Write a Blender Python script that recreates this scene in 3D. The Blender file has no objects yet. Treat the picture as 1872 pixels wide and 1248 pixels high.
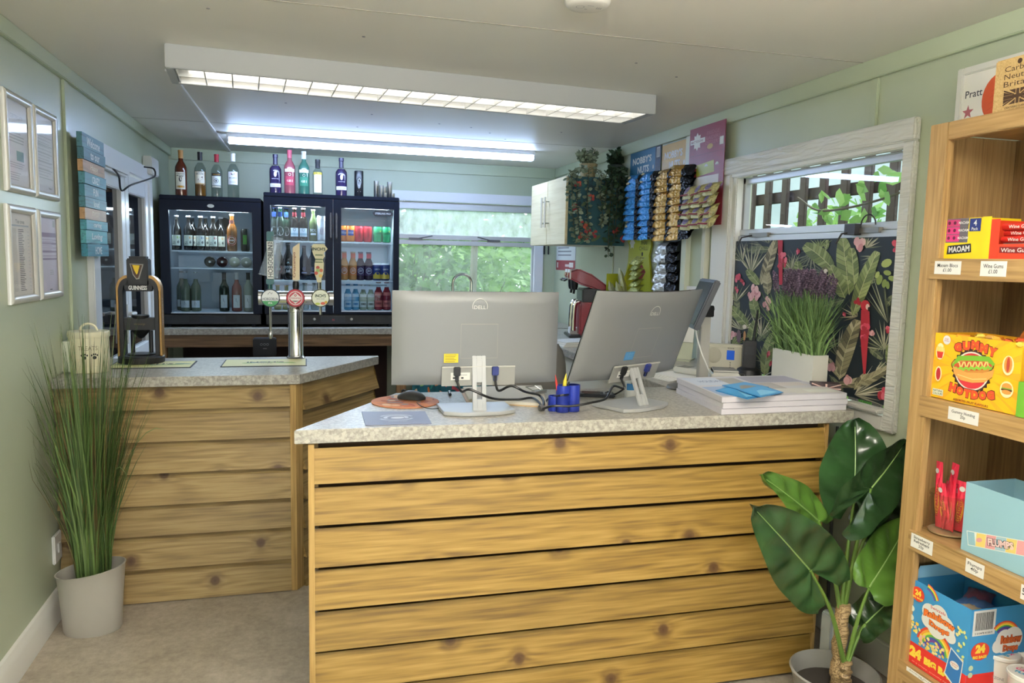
import bpy, bmesh, math, random
from mathutils import Vector, Matrix, Euler
random.seed(7)
PI = math.pi
SC = bpy.context.scene
COL = SC.collection
CAM_H = 1.5
FOC = 1390.0                       # focal length in pixels of the 1872 px wide frame
ROLL, PITCH, YAW = -0.0227, 0.1075, 0.2645

def cam_axes():
    fwd = Vector((math.sin(YAW)*math.cos(PITCH), math.cos(YAW)*math.cos(PITCH), -math.sin(PITCH)))
    right = Vector((math.cos(YAW), -math.sin(YAW), 0)); up = right.cross(fwd)
    r = right*math.cos(ROLL) - up*math.sin(ROLL)
    u = up*math.cos(ROLL) + right*math.sin(ROLL)
    return r, u, fwd
CR, CU, CF = cam_axes()
def P(x, y, ax, val):
    """world point where the sight line of photo pixel (x, y) meets the plane ax = val"""
    d = CR*((x-936)/FOC) - CU*((y-624)/FOC) + CF
    i = 'xyz'.index(ax); o = (0, 0, CAM_H)[i]
    return Vector((0, 0, CAM_H)) + d*((val-o)/d[i])

# ---------------------------------------------------------------- camera
cd = bpy.data.cameras.new('camera'); cam = bpy.data.objects.new('camera', cd); COL.objects.link(cam)
cd.sensor_fit = 'HORIZONTAL'; cd.sensor_width = 36; cd.lens = FOC/1872*36; cd.clip_start = .02
cam.matrix_world = Matrix(((CR.x, CU.x, -CF.x, 0), (CR.y, CU.y, -CF.y, 0), (CR.z, CU.z, -CF.z, CAM_H), (0, 0, 0, 1)))
SC.camera = cam
SC.view_settings.view_transform = 'Standard'
try: SC.view_settings.look = 'None'
except Exception: pass
SC.view_settings.gamma = 1; SC.view_settings.use_curve_mapping = False
SC.view_settings.exposure = 0.36

# ---------------------------------------------------------------- world and large lights
W = bpy.data.worlds.new('sky'); SC.world = W; W.use_nodes = True
bg = W.node_tree.nodes['Background']; bg.inputs[0].default_value = (.82, .91, 1.0, 1); bg.inputs[1].default_value = 2.6
def area(name, loc, rot, sx, sy, power, col):
    l = bpy.data.lights.new(name, 'AREA'); l.shape = 'RECTANGLE'; l.size = sx; l.size_y = sy; l.energy = power; l.color = col
    o = bpy.data.objects.new(name, l); COL.objects.link(o); o.location = loc; o.rotation_euler = rot; return o
area('unseen_downlight', (.42, .62, 1.985), (0, 0, 0), 1.7, .10, 7, (1, .94, .84))               # unseen lamp above the viewer, set in an added pendant
area('added_uplight', (.42, .62, 2.035), (PI, 0, 0), 1.7, .10, 150, (1, .965, .91))  # added upward lamp that brightens the ceiling
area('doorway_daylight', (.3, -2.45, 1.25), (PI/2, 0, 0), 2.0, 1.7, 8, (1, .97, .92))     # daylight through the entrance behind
area('added_low_uplight', (.3, -2.35, .30), (math.radians(160), 0, 0), 2.2, 1.2, 22, (1, .95, .88))   # added lamp aimed upwards to brighten the ceiling, standing for ground bounce
SC.cycles.diffuse_bounces = 6; SC.cycles.transparent_max_bounces = 16
SUN = bpy.data.lights.new('sun', 'SUN'); SUN.energy = 1.6; SUN.angle = .3; SUN.color = (1, .97, .9)
so = bpy.data.objects.new('sun', SUN); COL.objects.link(so); so.rotation_euler = (math.radians(-38), math.radians(28), 0)

# ---------------------------------------------------------------- materials
def C(h):
    h = h.lstrip('#'); o = []
    for i in (0, 2, 4):
        v = int(h[i:i+2], 16)/255
        o.append(v/12.92 if v <= .04045 else ((v+.055)/1.055)**2.4)
    return (o[0], o[1], o[2], 1)
_M = {}
def M(hexc, rough=.5, metal=0, spec=.5, coat=0, emit=0, name=None):
    k = (hexc, rough, metal, spec, coat, emit)
    if k in _M: return _M[k]
    m = bpy.data.materials.new(name or 'paint_'+hexc.lstrip('#')); m.use_nodes = True
    b = m.node_tree.nodes['Principled BSDF']; c = C(hexc)
    b.inputs['Base Color'].default_value = c; b.inputs['Roughness'].default_value = rough
    b.inputs['Metallic'].default_value = metal; b.inputs['Specular IOR Level'].default_value = spec
    b.inputs['Coat Weight'].default_value = coat
    if emit: b.inputs['Emission Color'].default_value = c; b.inputs['Emission Strength'].default_value = emit
    _M[k] = m; return m
class NT:
    def __init__(s, name):
        s.m = bpy.data.materials.new(name); s.m.use_nodes = True; s.t = s.m.node_tree
        s.b = s.t.nodes['Principled BSDF']; s.out = s.t.nodes['Material Output']
    def n(s, typ, **kw):
        x = s.t.nodes.new(typ)
        for k, v in kw.items():
            if k.startswith('i_'):
                kk = k[2:]; kk = int(kk) if kk.isdigit() else kk.replace('_', ' ')
                x.inputs[kk].default_value = v
            else: setattr(x, k, v)
        return x
    def l(s, a, b): s.t.links.new(a, b)
    def coords(s, scale=(1, 1, 1), kind='Object', offset=None):
        tc = s.n('ShaderNodeTexCoord'); mp = s.n('ShaderNodeMapping'); mp.inputs['Scale'].default_value = scale
        s.l(tc.outputs[kind], mp.inputs['Vector']); return mp.outputs[0]
    def ramp(s, fac, stops):
        r = s.n('ShaderNodeValToRGB'); e = r.color_ramp.elements
        e[0].position, e[0].color = stops[0]; e[1].position, e[1].color = stops[-1]
        for p, c in stops[1:-1]:
            q = e.new(p); q.color = c
        s.l(fac, r.inputs[0]); return r.outputs[0]
    def mix(s, fac, a, b, mode='MIX'):
        x = s.n('ShaderNodeMix', data_type='RGBA', blend_type=mode)
        for sock, v in ((0, fac), (6, a), (7, b)):
            if hasattr(v, 'links') or hasattr(v, 'is_linked'): s.l(v, x.inputs[sock])
            else: x.inputs[sock].default_value = v
        return x.outputs[2]
    def bump(s, h, strength=.2, dist=.01):
        b = s.n('ShaderNodeBump', i_Strength=strength, i_Distance=dist); s.l(h, b.inputs['Height']); s.l(b.outputs[0], s.b.inputs['Normal'])

def wood(name, light, mid, dark, knots=True, axis='x', rough=.55, gs=1.0, contrast=1.0, turn=0):
    t = NT(name)
    sc = {'x': (.55, 12, 12), 'z': (12, 12, .55), 'y': (12, .55, 12)}[axis]
    tc = t.n('ShaderNodeTexCoord'); geo = t.n('ShaderNodeNewGeometry')
    off = t.n('ShaderNodeVectorMath', operation='SCALE'); 
    comb = t.n('ShaderNodeCombineXYZ'); mul = t.n('ShaderNodeMath', operation='MULTIPLY', i_1=7.3)
    t.l(geo.outputs['Random Per Island'], mul.inputs[0])
    for i in range(3): t.l(mul.outputs[0], comb.inputs[i])
    add = t.n('ShaderNodeVectorMath', operation='ADD'); tn_ = t.n('ShaderNodeMapping'); tn_.inputs['Rotation'].default_value = (0, 0, -turn); t.l(tc.outputs['Object'], tn_.inputs[0]); t.l(tn_.outputs[0], add.inputs[0]); t.l(comb.outputs[0], add.inputs[1])
    mp = t.n('ShaderNodeMapping'); mp.inputs['Scale'].default_value = tuple(v*gs for v in sc); t.l(add.outputs[0], mp.inputs[0])
    n1 = t.n('ShaderNodeTexNoise', i_Scale=1.0, i_Detail=2.0, i_Distortion=.3); t.l(mp.outputs[0], n1.inputs['Vector'])
    # growth rings: sine of a stretched noise field, bent round the knots
    ms = t.n('ShaderNodeMath', operation='MULTIPLY', i_1=46.0); t.l(n1.outputs[0], ms.inputs[0]); ph = ms.outputs[0]; kd = None
    if knots:
        mp3 = t.n('ShaderNodeMapping'); mp3.inputs['Scale'].default_value = (3.0, 3.0, 3.0)
        if axis == 'x': mp3.inputs['Rotation'].default_value = (PI/2, 0, 0)
        t.l(add.outputs[0], mp3.inputs[0])
        vo = t.n('ShaderNodeTexVoronoi', i_Scale=1.0, i_Randomness=1.0, voronoi_dimensions='2D'); t.l(mp3.outputs[0], vo.inputs['Vector']); kd = vo.outputs['Distance']
        a1 = t.n('ShaderNodeMath', operation='ADD', i_1=.06); t.l(kd, a1.inputs[0]); dv = t.n('ShaderNodeMath', operation='DIVIDE', i_0=1.1); t.l(a1.outputs[0], dv.inputs[1])
        ap = t.n('ShaderNodeMath', operation='ADD'); t.l(ph, ap.inputs[0]); t.l(dv.outputs[0], ap.inputs[1]); ph = ap.outputs[0]
    sn = t.n('ShaderNodeMath', operation='SINE'); t.l(ph, sn.inputs[0])
    mp2 = t.n('ShaderNodeMapping'); mp2.inputs['Scale'].default_value = tuple(v*gs*9 for v in sc); t.l(add.outputs[0], mp2.inputs[0])
    n2 = t.n('ShaderNodeTexNoise', i_Scale=1.0, i_Detail=2.0); t.l(mp2.outputs[0], n2.inputs['Vector'])
    a = t.n('ShaderNodeMath', operation='MULTIPLY_ADD', i_1=.12*contrast, i_2=.5); t.l(sn.outputs[0], a.inputs[0])
    b = t.n('ShaderNodeMath', operation='MULTIPLY_ADD', i_1=.95, i_2=-.47); t.l(n2.outputs[0], b.inputs[0])
    s = t.n('ShaderNodeMath', operation='ADD'); t.l(a.outputs[0], s.inputs[0]); t.l(b.outputs[0], s.inputs[1])
    col = t.ramp(s.outputs[0], [(.15, C(dark)), (.5, C(mid)), (.85, C(light))])
    rv = t.n('ShaderNodeMath', operation='MULTIPLY_ADD', i_1=.35, i_2=.80); t.l(geo.outputs['Random Per Island'], rv.inputs[0])
    cb = t.n('ShaderNodeCombineColor')
    for i in range(3): t.l(rv.outputs[0], cb.inputs[i])
    col = t.mix(.55, col, cb.outputs[0], 'MULTIPLY')
    if knots:
        kn = t.ramp(kd, [(0.0, (1, 1, 1, 1)), (.045, (.85, .85, .85, 1)), (.068, (.40, .40, .40, 1)), (.14, (0, 0, 0, 1))])
        col = t.mix(kn, col, C('#452a10'))
    t.l(col, t.b.inputs['Base Color']); t.b.inputs['Roughness'].default_value = rough
    t.bump(n2.outputs[0], .12, .004)
    return t.m

def speckle(name, base, lightc, darkc, scale=60, rough=.35):
    t = NT(name); v = t.coords((1, 1, 1))
    n1 = t.n('ShaderNodeTexNoise', i_Scale=scale, i_Detail=4.0, i_Roughness=.7); t.l(v, n1.inputs['Vector'])
    vo = t.n('ShaderNodeTexVoronoi', i_Scale=scale*1.4); t.l(v, vo.inputs['Vector'])
    c1 = t.ramp(n1.outputs[0], [(.36, C(darkc)), (.5, C(base)), (.64, C(lightc))])
    f = t.ramp(vo.outputs['Color'], [(.0, (0, 0, 0, 1)), (.7, (0, 0, 0, 1)), (.85, (1, 1, 1, 1))])
    c = t.mix(f, c1, C(lightc)); t.l(c, t.b.inputs['Base Color']); t.b.inputs['Roughness'].default_value = rough
    return t.m

def paintwall(name, hexc, hex2, rough=.5, scale=1.2, bump=.05):
    t = NT(name); v = t.coords()
    n1 = t.n('ShaderNodeTexNoise', i_Scale=scale, i_Detail=5.0); t.l(v, n1.inputs['Vector'])
    c = t.ramp(n1.outputs[0], [(.35, C(hex2)), (.65, C(hexc))]); t.l(c, t.b.inputs['Base Color'])
    n2 = t.n('ShaderNodeTexNoise', i_Scale=60.0, i_Detail=3.0); t.l(v, n2.inputs['Vector'])
    t.b.inputs['Roughness'].default_value = rough; t.bump(n2.outputs[0], bump, .004)
    return t.m

def nofres(t, ior):
    fr = t.n('ShaderNodeFresnel', i_IOR=ior); ge = t.n('ShaderNodeNewGeometry'); iv = t.n('ShaderNodeMath', operation='SUBTRACT', i_0=1.0); t.l(ge.outputs['Backfacing'], iv.inputs[1])
    mu = t.n('ShaderNodeMath', operation='MULTIPLY'); t.l(fr.outputs[0], mu.inputs[0]); t.l(iv.outputs[0], mu.inputs[1]); return mu
def thinglass(name, tint='#ffffff', ior=1.45, haze=0, hazecol='#dfe9ee', rough=.02):
    """thin pane: fresnel mirror over clear transmission, optionally part-covered by a misty film"""
    t = NT(name); t.t.nodes.remove(t.b)
    fr = nofres(t, ior); tr = t.n('ShaderNodeBsdfTransparent'); tr.inputs[0].default_value = C(tint)
    gl = t.n('ShaderNodeBsdfGlossy'); gl.inputs['Roughness'].default_value = rough
    mx = t.n('ShaderNodeMixShader'); t.l(fr.outputs[0], mx.inputs[0]); t.l(tr.outputs[0], mx.inputs[1]); t.l(gl.outputs[0], mx.inputs[2])
    last = mx.outputs[0]
    if haze:
        v = t.coords((9, 9, 4.5)); n = t.n('ShaderNodeTexNoise', i_Scale=2.0, i_Detail=7.0, i_Roughness=.65); t.l(v, n.inputs['Vector'])
        f = t.ramp(n.outputs[0], [(.3, (haze*.35,)*3+(1,)), (.7, (haze,)*3+(1,))])
        tl = t.n('ShaderNodeBsdfTranslucent'); tl.inputs[0].default_value = C(hazecol)
        df = t.n('ShaderNodeBsdfDiffuse'); df.inputs[0].default_value = C(hazecol)
        ad = t.n('ShaderNodeMixShader'); ad.inputs[0].default_value = .35; t.l(tl.outputs[0], ad.inputs[1]); t.l(df.outputs[0], ad.inputs[2])
        m2 = t.n('ShaderNodeMixShader'); t.l(f, m2.inputs[0]); t.l(last, m2.inputs[1]); t.l(ad.outputs[0], m2.inputs[2]); last = m2.outputs[0]
    t.l(last, t.out.inputs[0]); return t.m

def leafmat(name, c1, c2, rough=.4, scale=9, trans=.0):
    t = NT(name); v = t.coords(); n = t.n('ShaderNodeTexNoise', i_Scale=scale, i_Detail=3.0); t.l(v, n.inputs['Vector'])
    geo = t.n('ShaderNodeNewGeometry')
    a = t.n('ShaderNodeMath', operation='MULTIPLY_ADD', i_1=.45); t.l(geo.outputs['Random Per Island'], a.inputs[0]); t.l(n.outputs[0], a.inputs[2])
    c = t.ramp(a.outputs[0], [(.35, C(c1)), (.95, C(c2))]); t.l(c, t.b.inputs['Base Color']); t.b.inputs['Roughness'].default_value = rough
    if trans:
        tl = t.n('ShaderNodeBsdfTranslucent'); t.l(c, tl.inputs[0]); mx = t.n('ShaderNodeMixShader'); mx.inputs[0].default_value = trans
        t.l(t.b.outputs[0], mx.inputs[1]); t.l(tl.outputs[0], mx.inputs[2]); t.l(mx.outputs[0], t.out.inputs[0])
    return t.m

# ---------------------------------------------------------------- mesh builder
_TX = {}
def text_data(s, bold=0.0, res=3):
    k = (s, bold, res)
    if k in _TX: return _TX[k]
    c = bpy.data.curves.new('t', 'FONT'); c.body = s; c.align_x = 'CENTER'; c.size = 1; c.resolution_u = res; c.offset = bold; c.space_line = .95
    o = bpy.data.objects.new('t', c); COL.objects.link(o)
    me = bpy.data.meshes.new_from_object(o.evaluated_get(bpy.context.evaluated_depsgraph_get()))
    vs = [(v.co.x, v.co.y) for v in me.vertices]; fs = [tuple(p.vertices) for p in me.polygons]
    bpy.data.objects.remove(o); bpy.data.curves.remove(c); bpy.data.meshes.remove(me)
    if vs:
        x0 = min(v[0] for v in vs); x1 = max(v[0] for v in vs); y0 = min(v[1] for v in vs); y1 = max(v[1] for v in vs)
        vs = [((x-(x0+x1)/2), (y-(y0+y1)/2)) for x, y in vs]; w, h = x1-x0, y1-y0
    else: w = h = 1
    _TX[k] = (vs, fs, w, h); return _TX[k]

class MB:
    def __init__(s): s.v = []; s.f = []; s.fm = []; s.mats = []; s.lay = 0
    def mi(s, m):
        if m not in s.mats: s.mats.append(m)
        return s.mats.index(m)
    def add(s, vs, fs, m, T=None):
        o = len(s.v); i = s.mi(m)
        s.v += [tuple(T @ Vector(v)) if T else tuple(v) for v in vs]
        for f in fs: s.f.append(tuple(o+k for k in f)); s.fm.append(i)
        return s
    def box(s, x0, x1, y0, y1, z0, z1, m, T=None):
        vs = [(x, y, z) for z in (z0, z1) for y in (y0, y1) for x in (x0, x1)]
        return s.add(vs, [(0, 2, 3, 1), (4, 5, 7, 6), (0, 1, 5, 4), (2, 6, 7, 3), (0, 4, 6, 2), (1, 3, 7, 5)], m, T)
    def prism(s, pts, z0, z1, m, T=None, caps=True):
        n = len(pts); vs = [(x, y, z0) for x, y in pts]+[(x, y, z1) for x, y in pts]
        fs = [(i, (i+1) % n, n+(i+1) % n, n+i) for i in range(n)]
        if caps: fs += [tuple(range(n-1, -1, -1)), tuple(range(n, 2*n))]
        return s.add(vs, fs, m, T)
    def lathe(s, prof, m, n=20, T=None, cap0=True, cap1=True, c=(0, 0)):
        vs = []; fs = []
        for r, z in prof:
            for k in range(n):
                a = 2*PI*k/n; vs.append((c[0]+r*math.cos(a), c[1]+r*math.sin(a), z))
        for j in range(len(prof)-1):
            for k in range(n):
                fs.append((j*n+k, j*n+(k+1) % n, (j+1)*n+(k+1) % n, (j+1)*n+k))
        if cap0: fs.append(tuple(range(n-1, -1, -1)))
        if cap1: fs.append(tuple((len(prof)-1)*n+k for k in range(n)))
        return s.add(vs, fs, m, T)
    def tube(s, pts, r, m, n=8, T=None, r1=None, caps=True):
        pts = [Vector(p) for p in pts]; N = len(pts); vs = []; fs = []; prev = None
        for i, p in enumerate(pts):
            d = (pts[min(i+1, N-1)]-pts[max(i-1, 0)]).normalized()
            if prev is None:
                a = d.cross(Vector((0, 0, 1)));
                if a.length < 1e-3: a = d.cross(Vector((1, 0, 0)))
            else: a = prev - d*prev.dot(d)
            a.normalize(); b = d.cross(a); prev = a
            rr = r if r1 is None else r+(r1-r)*i/(N-1)
            for k in range(n):
                t = 2*PI*k/n; vs.append(p+a*rr*math.cos(t)+b*rr*math.sin(t))
        for i in range(N-1):
            for k in range(n): fs.append((i*n+k, i*n+(k+1) % n, (i+1)*n+(k+1) % n, (i+1)*n+k))
        if caps: fs += [tuple(range(n-1, -1, -1)), tuple((N-1)*n+k for k in range(n))]
        return s.add(vs, fs, m, T)
    def sph(s, c, r, m, n=12, T=None, sc=(1, 1, 1)):
        vs = []; fs = []; h = n//2
        for j in range(h+1):
            for k in range(n):
                a = PI*j/h; b = 2*PI*k/n; vs.append((c[0]+r*sc[0]*math.sin(a)*math.cos(b), c[1]+r*sc[1]*math.sin(a)*math.sin(b), c[2]+r*sc[2]*math.cos(a)))
        for j in range(h):
            for k in range(n): fs.append((j*n+k, (j+1)*n+k, (j+1)*n+(k+1) % n, j*n+(k+1) % n))
        return s.add(vs, fs, m, T)
    def quad(s, a, b, c, d, m, T=None): return s.add([a, b, c, d], [(0, 1, 2, 3)], m, T)
    def grid(s, fn, nu, nv, m, T=None):
        vs = [fn(i/nu, j/nv) for j in range(nv+1) for i in range(nu+1)]
        fs = [(j*(nu+1)+i, j*(nu+1)+i+1, (j+1)*(nu+1)+i+1, (j+1)*(nu+1)+i) for j in range(nv) for i in range(nu)]
        return s.add(vs, fs, m, T)
    def build(s, name, parent=None, loc=None, rotz=0, bevel=0, seg=2, smooth=35, kind=None, solid=0, weld=False):
        me = bpy.data.meshes.new(name); me.from_pydata(s.v, [], s.f)
        for m in s.mats: me.materials.append(m)
        me.polygons.foreach_set('material_index', s.fm); me.update()
        if bevel or weld:
            bm = bmesh.new(); bm.from_mesh(me)
            if weld: bmesh.ops.remove_doubles(bm, verts=bm.verts, dist=1e-5)
            if bevel:
                es = [e for e in bm.edges if len(e.link_faces) == 2 and e.calc_face_angle(0) > .6]
                bmesh.ops.bevel(bm, geom=es, offset=bevel, segments=seg, affect='EDGES', clamp_overlap=True)
            bm.to_mesh(me); bm.free()
        if smooth:
            me.shade_smooth(); me.set_sharp_from_angle(angle=math.radians(smooth))
        o = bpy.data.objects.new(name, me); COL.objects.link(o)
        if parent: o.parent = parent
        if loc is not None: o.location = loc
        o.rotation_euler.z = rotz
        if kind: o['kind'] = kind
        if solid:
            md = o.modifiers.new('thickness', 'SOLIDIFY'); md.thickness = solid; md.offset = 0
        return o

class Pr:
    """flat printing on a surface: fn(u, v, h) -> point, u right, v up, h height off the sheet"""
    def __init__(s, mb, fn, step=.00003): s.mb = mb; s.fn = fn; s.h = .0003; s.step = step
    def up(s): s.h += s.step
    def poly(s, pts, m):
        s.mb.add([s.fn(u, v, s.h) for u, v in pts], [tuple(range(len(pts)))], m); s.up()
    def rect(s, u0, u1, v0, v1, m, n=1):
        if n == 1: s.poly([(u0, v0), (u1, v0), (u1, v1), (u0, v1)], m)
        else:
            h = s.h; s.mb.grid(lambda a, b: s.fn(u0+(u1-u0)*a, v0+(v1-v0)*b, h), n, 1, m); s.up()
    def ell(s, cu, cv, ru, rv, m, n=20, rot=0, a0=0, a1=2*PI):
        c, q = math.cos(rot), math.sin(rot); pts = []
        k = n if a1-a0 > 6.28 else n+1
        for i in range(k):
            a = a0+(a1-a0)*i/n; x, y = ru*math.cos(a), rv*math.sin(a); pts.append((cu+x*c-y*q, cv+x*q+y*c))
        s.poly(pts, m)
    def ring(s, cu, cv, r0, r1, m, n=28, a0=0, a1=2*PI, sv=1.0):
        vs = []; fs = []
        for i in range(n+1):
            a = a0+(a1-a0)*i/n
            for r in (r0, r1): vs.append(s.fn(cu+r*math.cos(a), cv+sv*r*math.sin(a), s.h))
        for i in range(n): fs.append((2*i, 2*i+1, 2*i+3, 2*i+2))
        s.mb.add(vs, fs, m); s.up()
    def line(s, pts, w, m):
        vs = []; fs = []; n = len(pts)
        for i, (u, v) in enumerate(pts):
            a = pts[max(i-1, 0)]; b = pts[min(i+1, n-1)]; dx, dy = b[0]-a[0], b[1]-a[1]; L = math.hypot(dx, dy) or 1
            ww = w if not callable(w) else w(i/(n-1)); vs += [s.fn(u-dy/L*ww/2, v+dx/L*ww/2, s.h), s.fn(u+dy/L*ww/2, v-dx/L*ww/2, s.h)]
        for i in range(n-1): fs.append((2*i, 2*i+1, 2*i+3, 2*i+2))
        s.mb.add(vs, fs, m); s.up()
    def text(s, t, cu, cv, m, h=None, w=None, bold=0.01, rot=0, res=2, arc=0, shear=0):
        vs, fs, tw, th = text_data(t, bold, res)
        k = h/th if h else w/tw
        ku = (w/tw) if (w and h) else k
        c, q = math.cos(rot), math.sin(rot); out = []
        for x, y in vs:
            x, y = x*ku, y*k
            y += arc*(1-(2*x/(tw*ku))**2)-arc/2 if arc else 0
            x += shear*y
            out.append(s.fn(cu+x*c-y*q, cv+x*q+y*c, s.h))
        s.mb.add(out, fs, m); s.up()
    def lines(s, u0, u1, v0, v1, n, m, w=.35, jitter=.3):
        """rows of small print"""
        for i in range(n):
            v = v1-(v1-v0)*(i+.5)/n; e = u1-(u1-u0)*random.random()*jitter; d = (v1-v0)/n*w/2
            s.rect(u0, e, v-d, v+d, m)
def flat(y=0.0):            # a sheet facing the front (-y) of a thing
    return lambda u, v, h: (u, y-h, v)
def topf(z=0.0):            # a sheet lying face up, v towards +y
    return lambda u, v, h: (u, v, z+h)
def cyl(r, cx=0, cy=0):     # wrapped round an upright cylinder, u = arc length from the front
    return lambda u, v, h: (cx+(r+h)*math.sin(u/r), cy-(r+h)*math.cos(u/r), v)
def sidef(x, sign=1):       # a sheet facing +x (sign 1) or -x
    return (lambda u, v, h: (x+h, u, v)) if sign > 0 else (lambda u, v, h: (x-h, -u, v))

def tag(o, label, cat, group=None):
    o['label'] = label; o['category'] = cat
    if group: o['group'] = group
    return o
def thing(name, label, cat, loc=(0, 0, 0), rotz=0, group=None):
    o = bpy.data.objects.new(name, None); COL.objects.link(o); o.empty_display_size = .05
    o.location = loc; o.rotation_euler = (0, 0, rotz); return tag(o, label, cat, group)
def dup(root, label, loc=None, rotz=None, group=None):
    r = root.copy(); COL.objects.link(r)
    if loc is not None: r.location = loc
    if rotz is not None: r.rotation_euler.z = rotz
    r['label'] = label
    if group: r['group'] = group
    for ch in list(root.children):
        c = ch.copy(); COL.objects.link(c); c.parent = r
        for g in list(ch.children):
            d = g.copy(); COL.objects.link(d); d.parent = c
    return r
def struct(mb, name, **kw): return mb.build(name, kind='structure', **kw)
def RT(rx=0, ry=0, rz=0, loc=(0, 0, 0)): return Matrix.Translation(loc) @ Euler((rx, ry, rz)).to_matrix().to_4x4()
def arcpts(c, r, a0, a1, n, plane='xz'):
    o = []
    for i in range(n+1):
        a = a0+(a1-a0)*i/n; x, y = r*math.cos(a), r*math.sin(a)
        o.append((c[0]+x, c[1], c[2]+y) if plane == 'xz' else ((c[0]+x, c[1]+y, c[2]) if plane == 'xy' else (c[0], c[1]+x, c[2]+y)))
    return o
def curve3(pts, n=16):
    """Catmull-Rom through points"""
    pts = [Vector(p) for p in pts]; q = [pts[0]*2-pts[1]]+pts+[pts[-1]*2-pts[-2]]; o = []
    for i in range(1, len(q)-2):
        for k in range(n):
            t = k/n; a, b, c, d = q[i-1], q[i], q[i+1], q[i+2]
            o.append(.5*((2*b)+(c-a)*t+(2*a-5*b+4*c-d)*t*t+(3*b-a-3*c+d)*t**3))
    return o+[pts[-1]]

# common materials
WHITE = M('#e4e3df', .45); BLACK = M('#101114', .4); NAVYBLACK = M('#0d131c', .3, coat=.3); CHROME = M('#d8d8d8', .12, 1); STEEL = M('#b5b5b2', .3, 1)
PAPER = M('#e9e7e2', .7); PVC = M('#dfe0e0', .35); INK = M('#24242a', .6); DARK = M('#1a1614', .8); GREYINK = M('#8a8a92', .7)
SAGE = paintwall('sage_wall_paint', '#bcc5ae', '#b3bca4', .38)
SAGE2 = paintwall('sage_trim_paint', '#bcc6ac', '#b0baa0', .35)
CEIL = paintwall('ceiling_paint', '#e6e3dc', '#dfdbd3', .45, .7)
CLAD = wood('larch_cladding', '#9f8042', '#876a2d', '#634a1d')
CLAD2 = wood('larch_cladding_weathered', '#a08958', '#8a7243', '#6b552e', knots=True)
CLAD3 = wood('larch_cladding_angled', '#a08958', '#8a7243', '#6b552e', turn=math.atan2(.56, .387))
STRIPW = wood('corner_batten_wood', '#c4a468', '#aa8a50', '#8a6c3c', knots=False, axis='z')
OAKZ = wood('oak_upright', '#b09163', '#9c7d50', '#7c6039', knots=False, axis='z', gs=1.3, rough=.4, contrast=.8)
OAKY = wood('oak_shelf', '#b09163', '#9c7d50', '#7c6039', knots=False, axis='y', gs=1.3, rough=.4, contrast=.8)
TOPM = speckle('stone_laminate', '#9b978d', '#b0aca1', '#858178', 75, .32)
GLASS = thinglass('clear_glass')
# ================================================================ ROOM
XL, XR, YB, YF, ZC = -1.0, 2.07, 6.3, -2.6, 2.275
t = NT('vinyl_floor'); v = t.coords()
n1 = t.n('ShaderNodeTexNoise', i_Scale=5.0, i_Detail=6.0, i_Roughness=.7); t.l(v, n1.inputs['Vector'])
n2 = t.n('ShaderNodeTexNoise', i_Scale=34.0, i_Detail=5.0, i_Roughness=.75); t.l(v, n2.inputs['Vector'])
ad = t.n('ShaderNodeMath', operation='MULTIPLY_ADD', i_1=.5); t.l(n1.outputs[0], ad.inputs[0])
hf = t.n('ShaderNodeMath', operation='MULTIPLY', i_1=.5); t.l(n2.outputs[0], hf.inputs[0]); t.l(hf.outputs[0], ad.inputs[2])
t.l(t.ramp(ad.outputs[0], [(.36, C('#8d8475')), (.5, C('#a49a8b')), (.64, C('#b8ae9f'))]), t.b.inputs['Base Color'])
t.b.inputs['Roughness'].default_value = .42
FLOORM = t.m
struct(MB().box(XL-.1, XR+.1, YF-.1, YB+.1, -.08, 0, FLOORM), 'floor', smooth=0)
b = MB().box(XL-.1, XR+.1, YF-.1, YB+.1, ZC, ZC+.08, CEIL); struct(b, 'ceiling', smooth=0)
DOOR_Y0, DOOR_Y1, DOOR_Z = 4.06, 5.42, 1.98
b = MB().box(XL-.1, XL, YF-.1, DOOR_Y0, 0, ZC, SAGE).box(XL-.1, XL, DOOR_Y1, YB+.1, 0, ZC, SAGE).box(XL-.1, XL, DOOR_Y0, DOOR_Y1, DOOR_Z, ZC, SAGE)
struct(b, 'wall_left', smooth=0)
BX0, BX1, BZ0, BZ1 = .70, 1.90, 1.09, 1.985
BSAGE = SAGE
b = MB().box(XL-.1, BX0, YB, YB+.1, 0, ZC, BSAGE).box(BX1, XR+.1, YB, YB+.1, 0, ZC, BSAGE).box(BX0, BX1, YB, YB+.1, 0, BZ0, BSAGE).box(BX0, BX1, YB, YB+.1, BZ1, ZC, BSAGE)
struct(b, 'wall_back', smooth=0)
RY0, RY1, RZ0, RZ1 = 2.30, 3.45, .955, 1.955
b = MB().box(XR, XR+.1, YF-.1, RY0, 0, ZC, SAGE).box(XR, XR+.1, RY1, YB+.1, 0, ZC, SAGE).box(XR, XR+.1, RY0, RY1, 0, RZ0, SAGE).box(XR, XR+.1, RY0, RY1, RZ1, ZC, SAGE)
struct(b, 'wall_right', smooth=0)
b = MB().box(XL-.1, -.75, YF-.1, YF, 0, ZC, SAGE).box(1.35, XR+.1, YF-.1, YF, 0, ZC, SAGE).box(-.75, 1.35, YF-.1, YF, 2.1, ZC, SAGE)
struct(b, 'wall_front', smooth=0)

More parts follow.
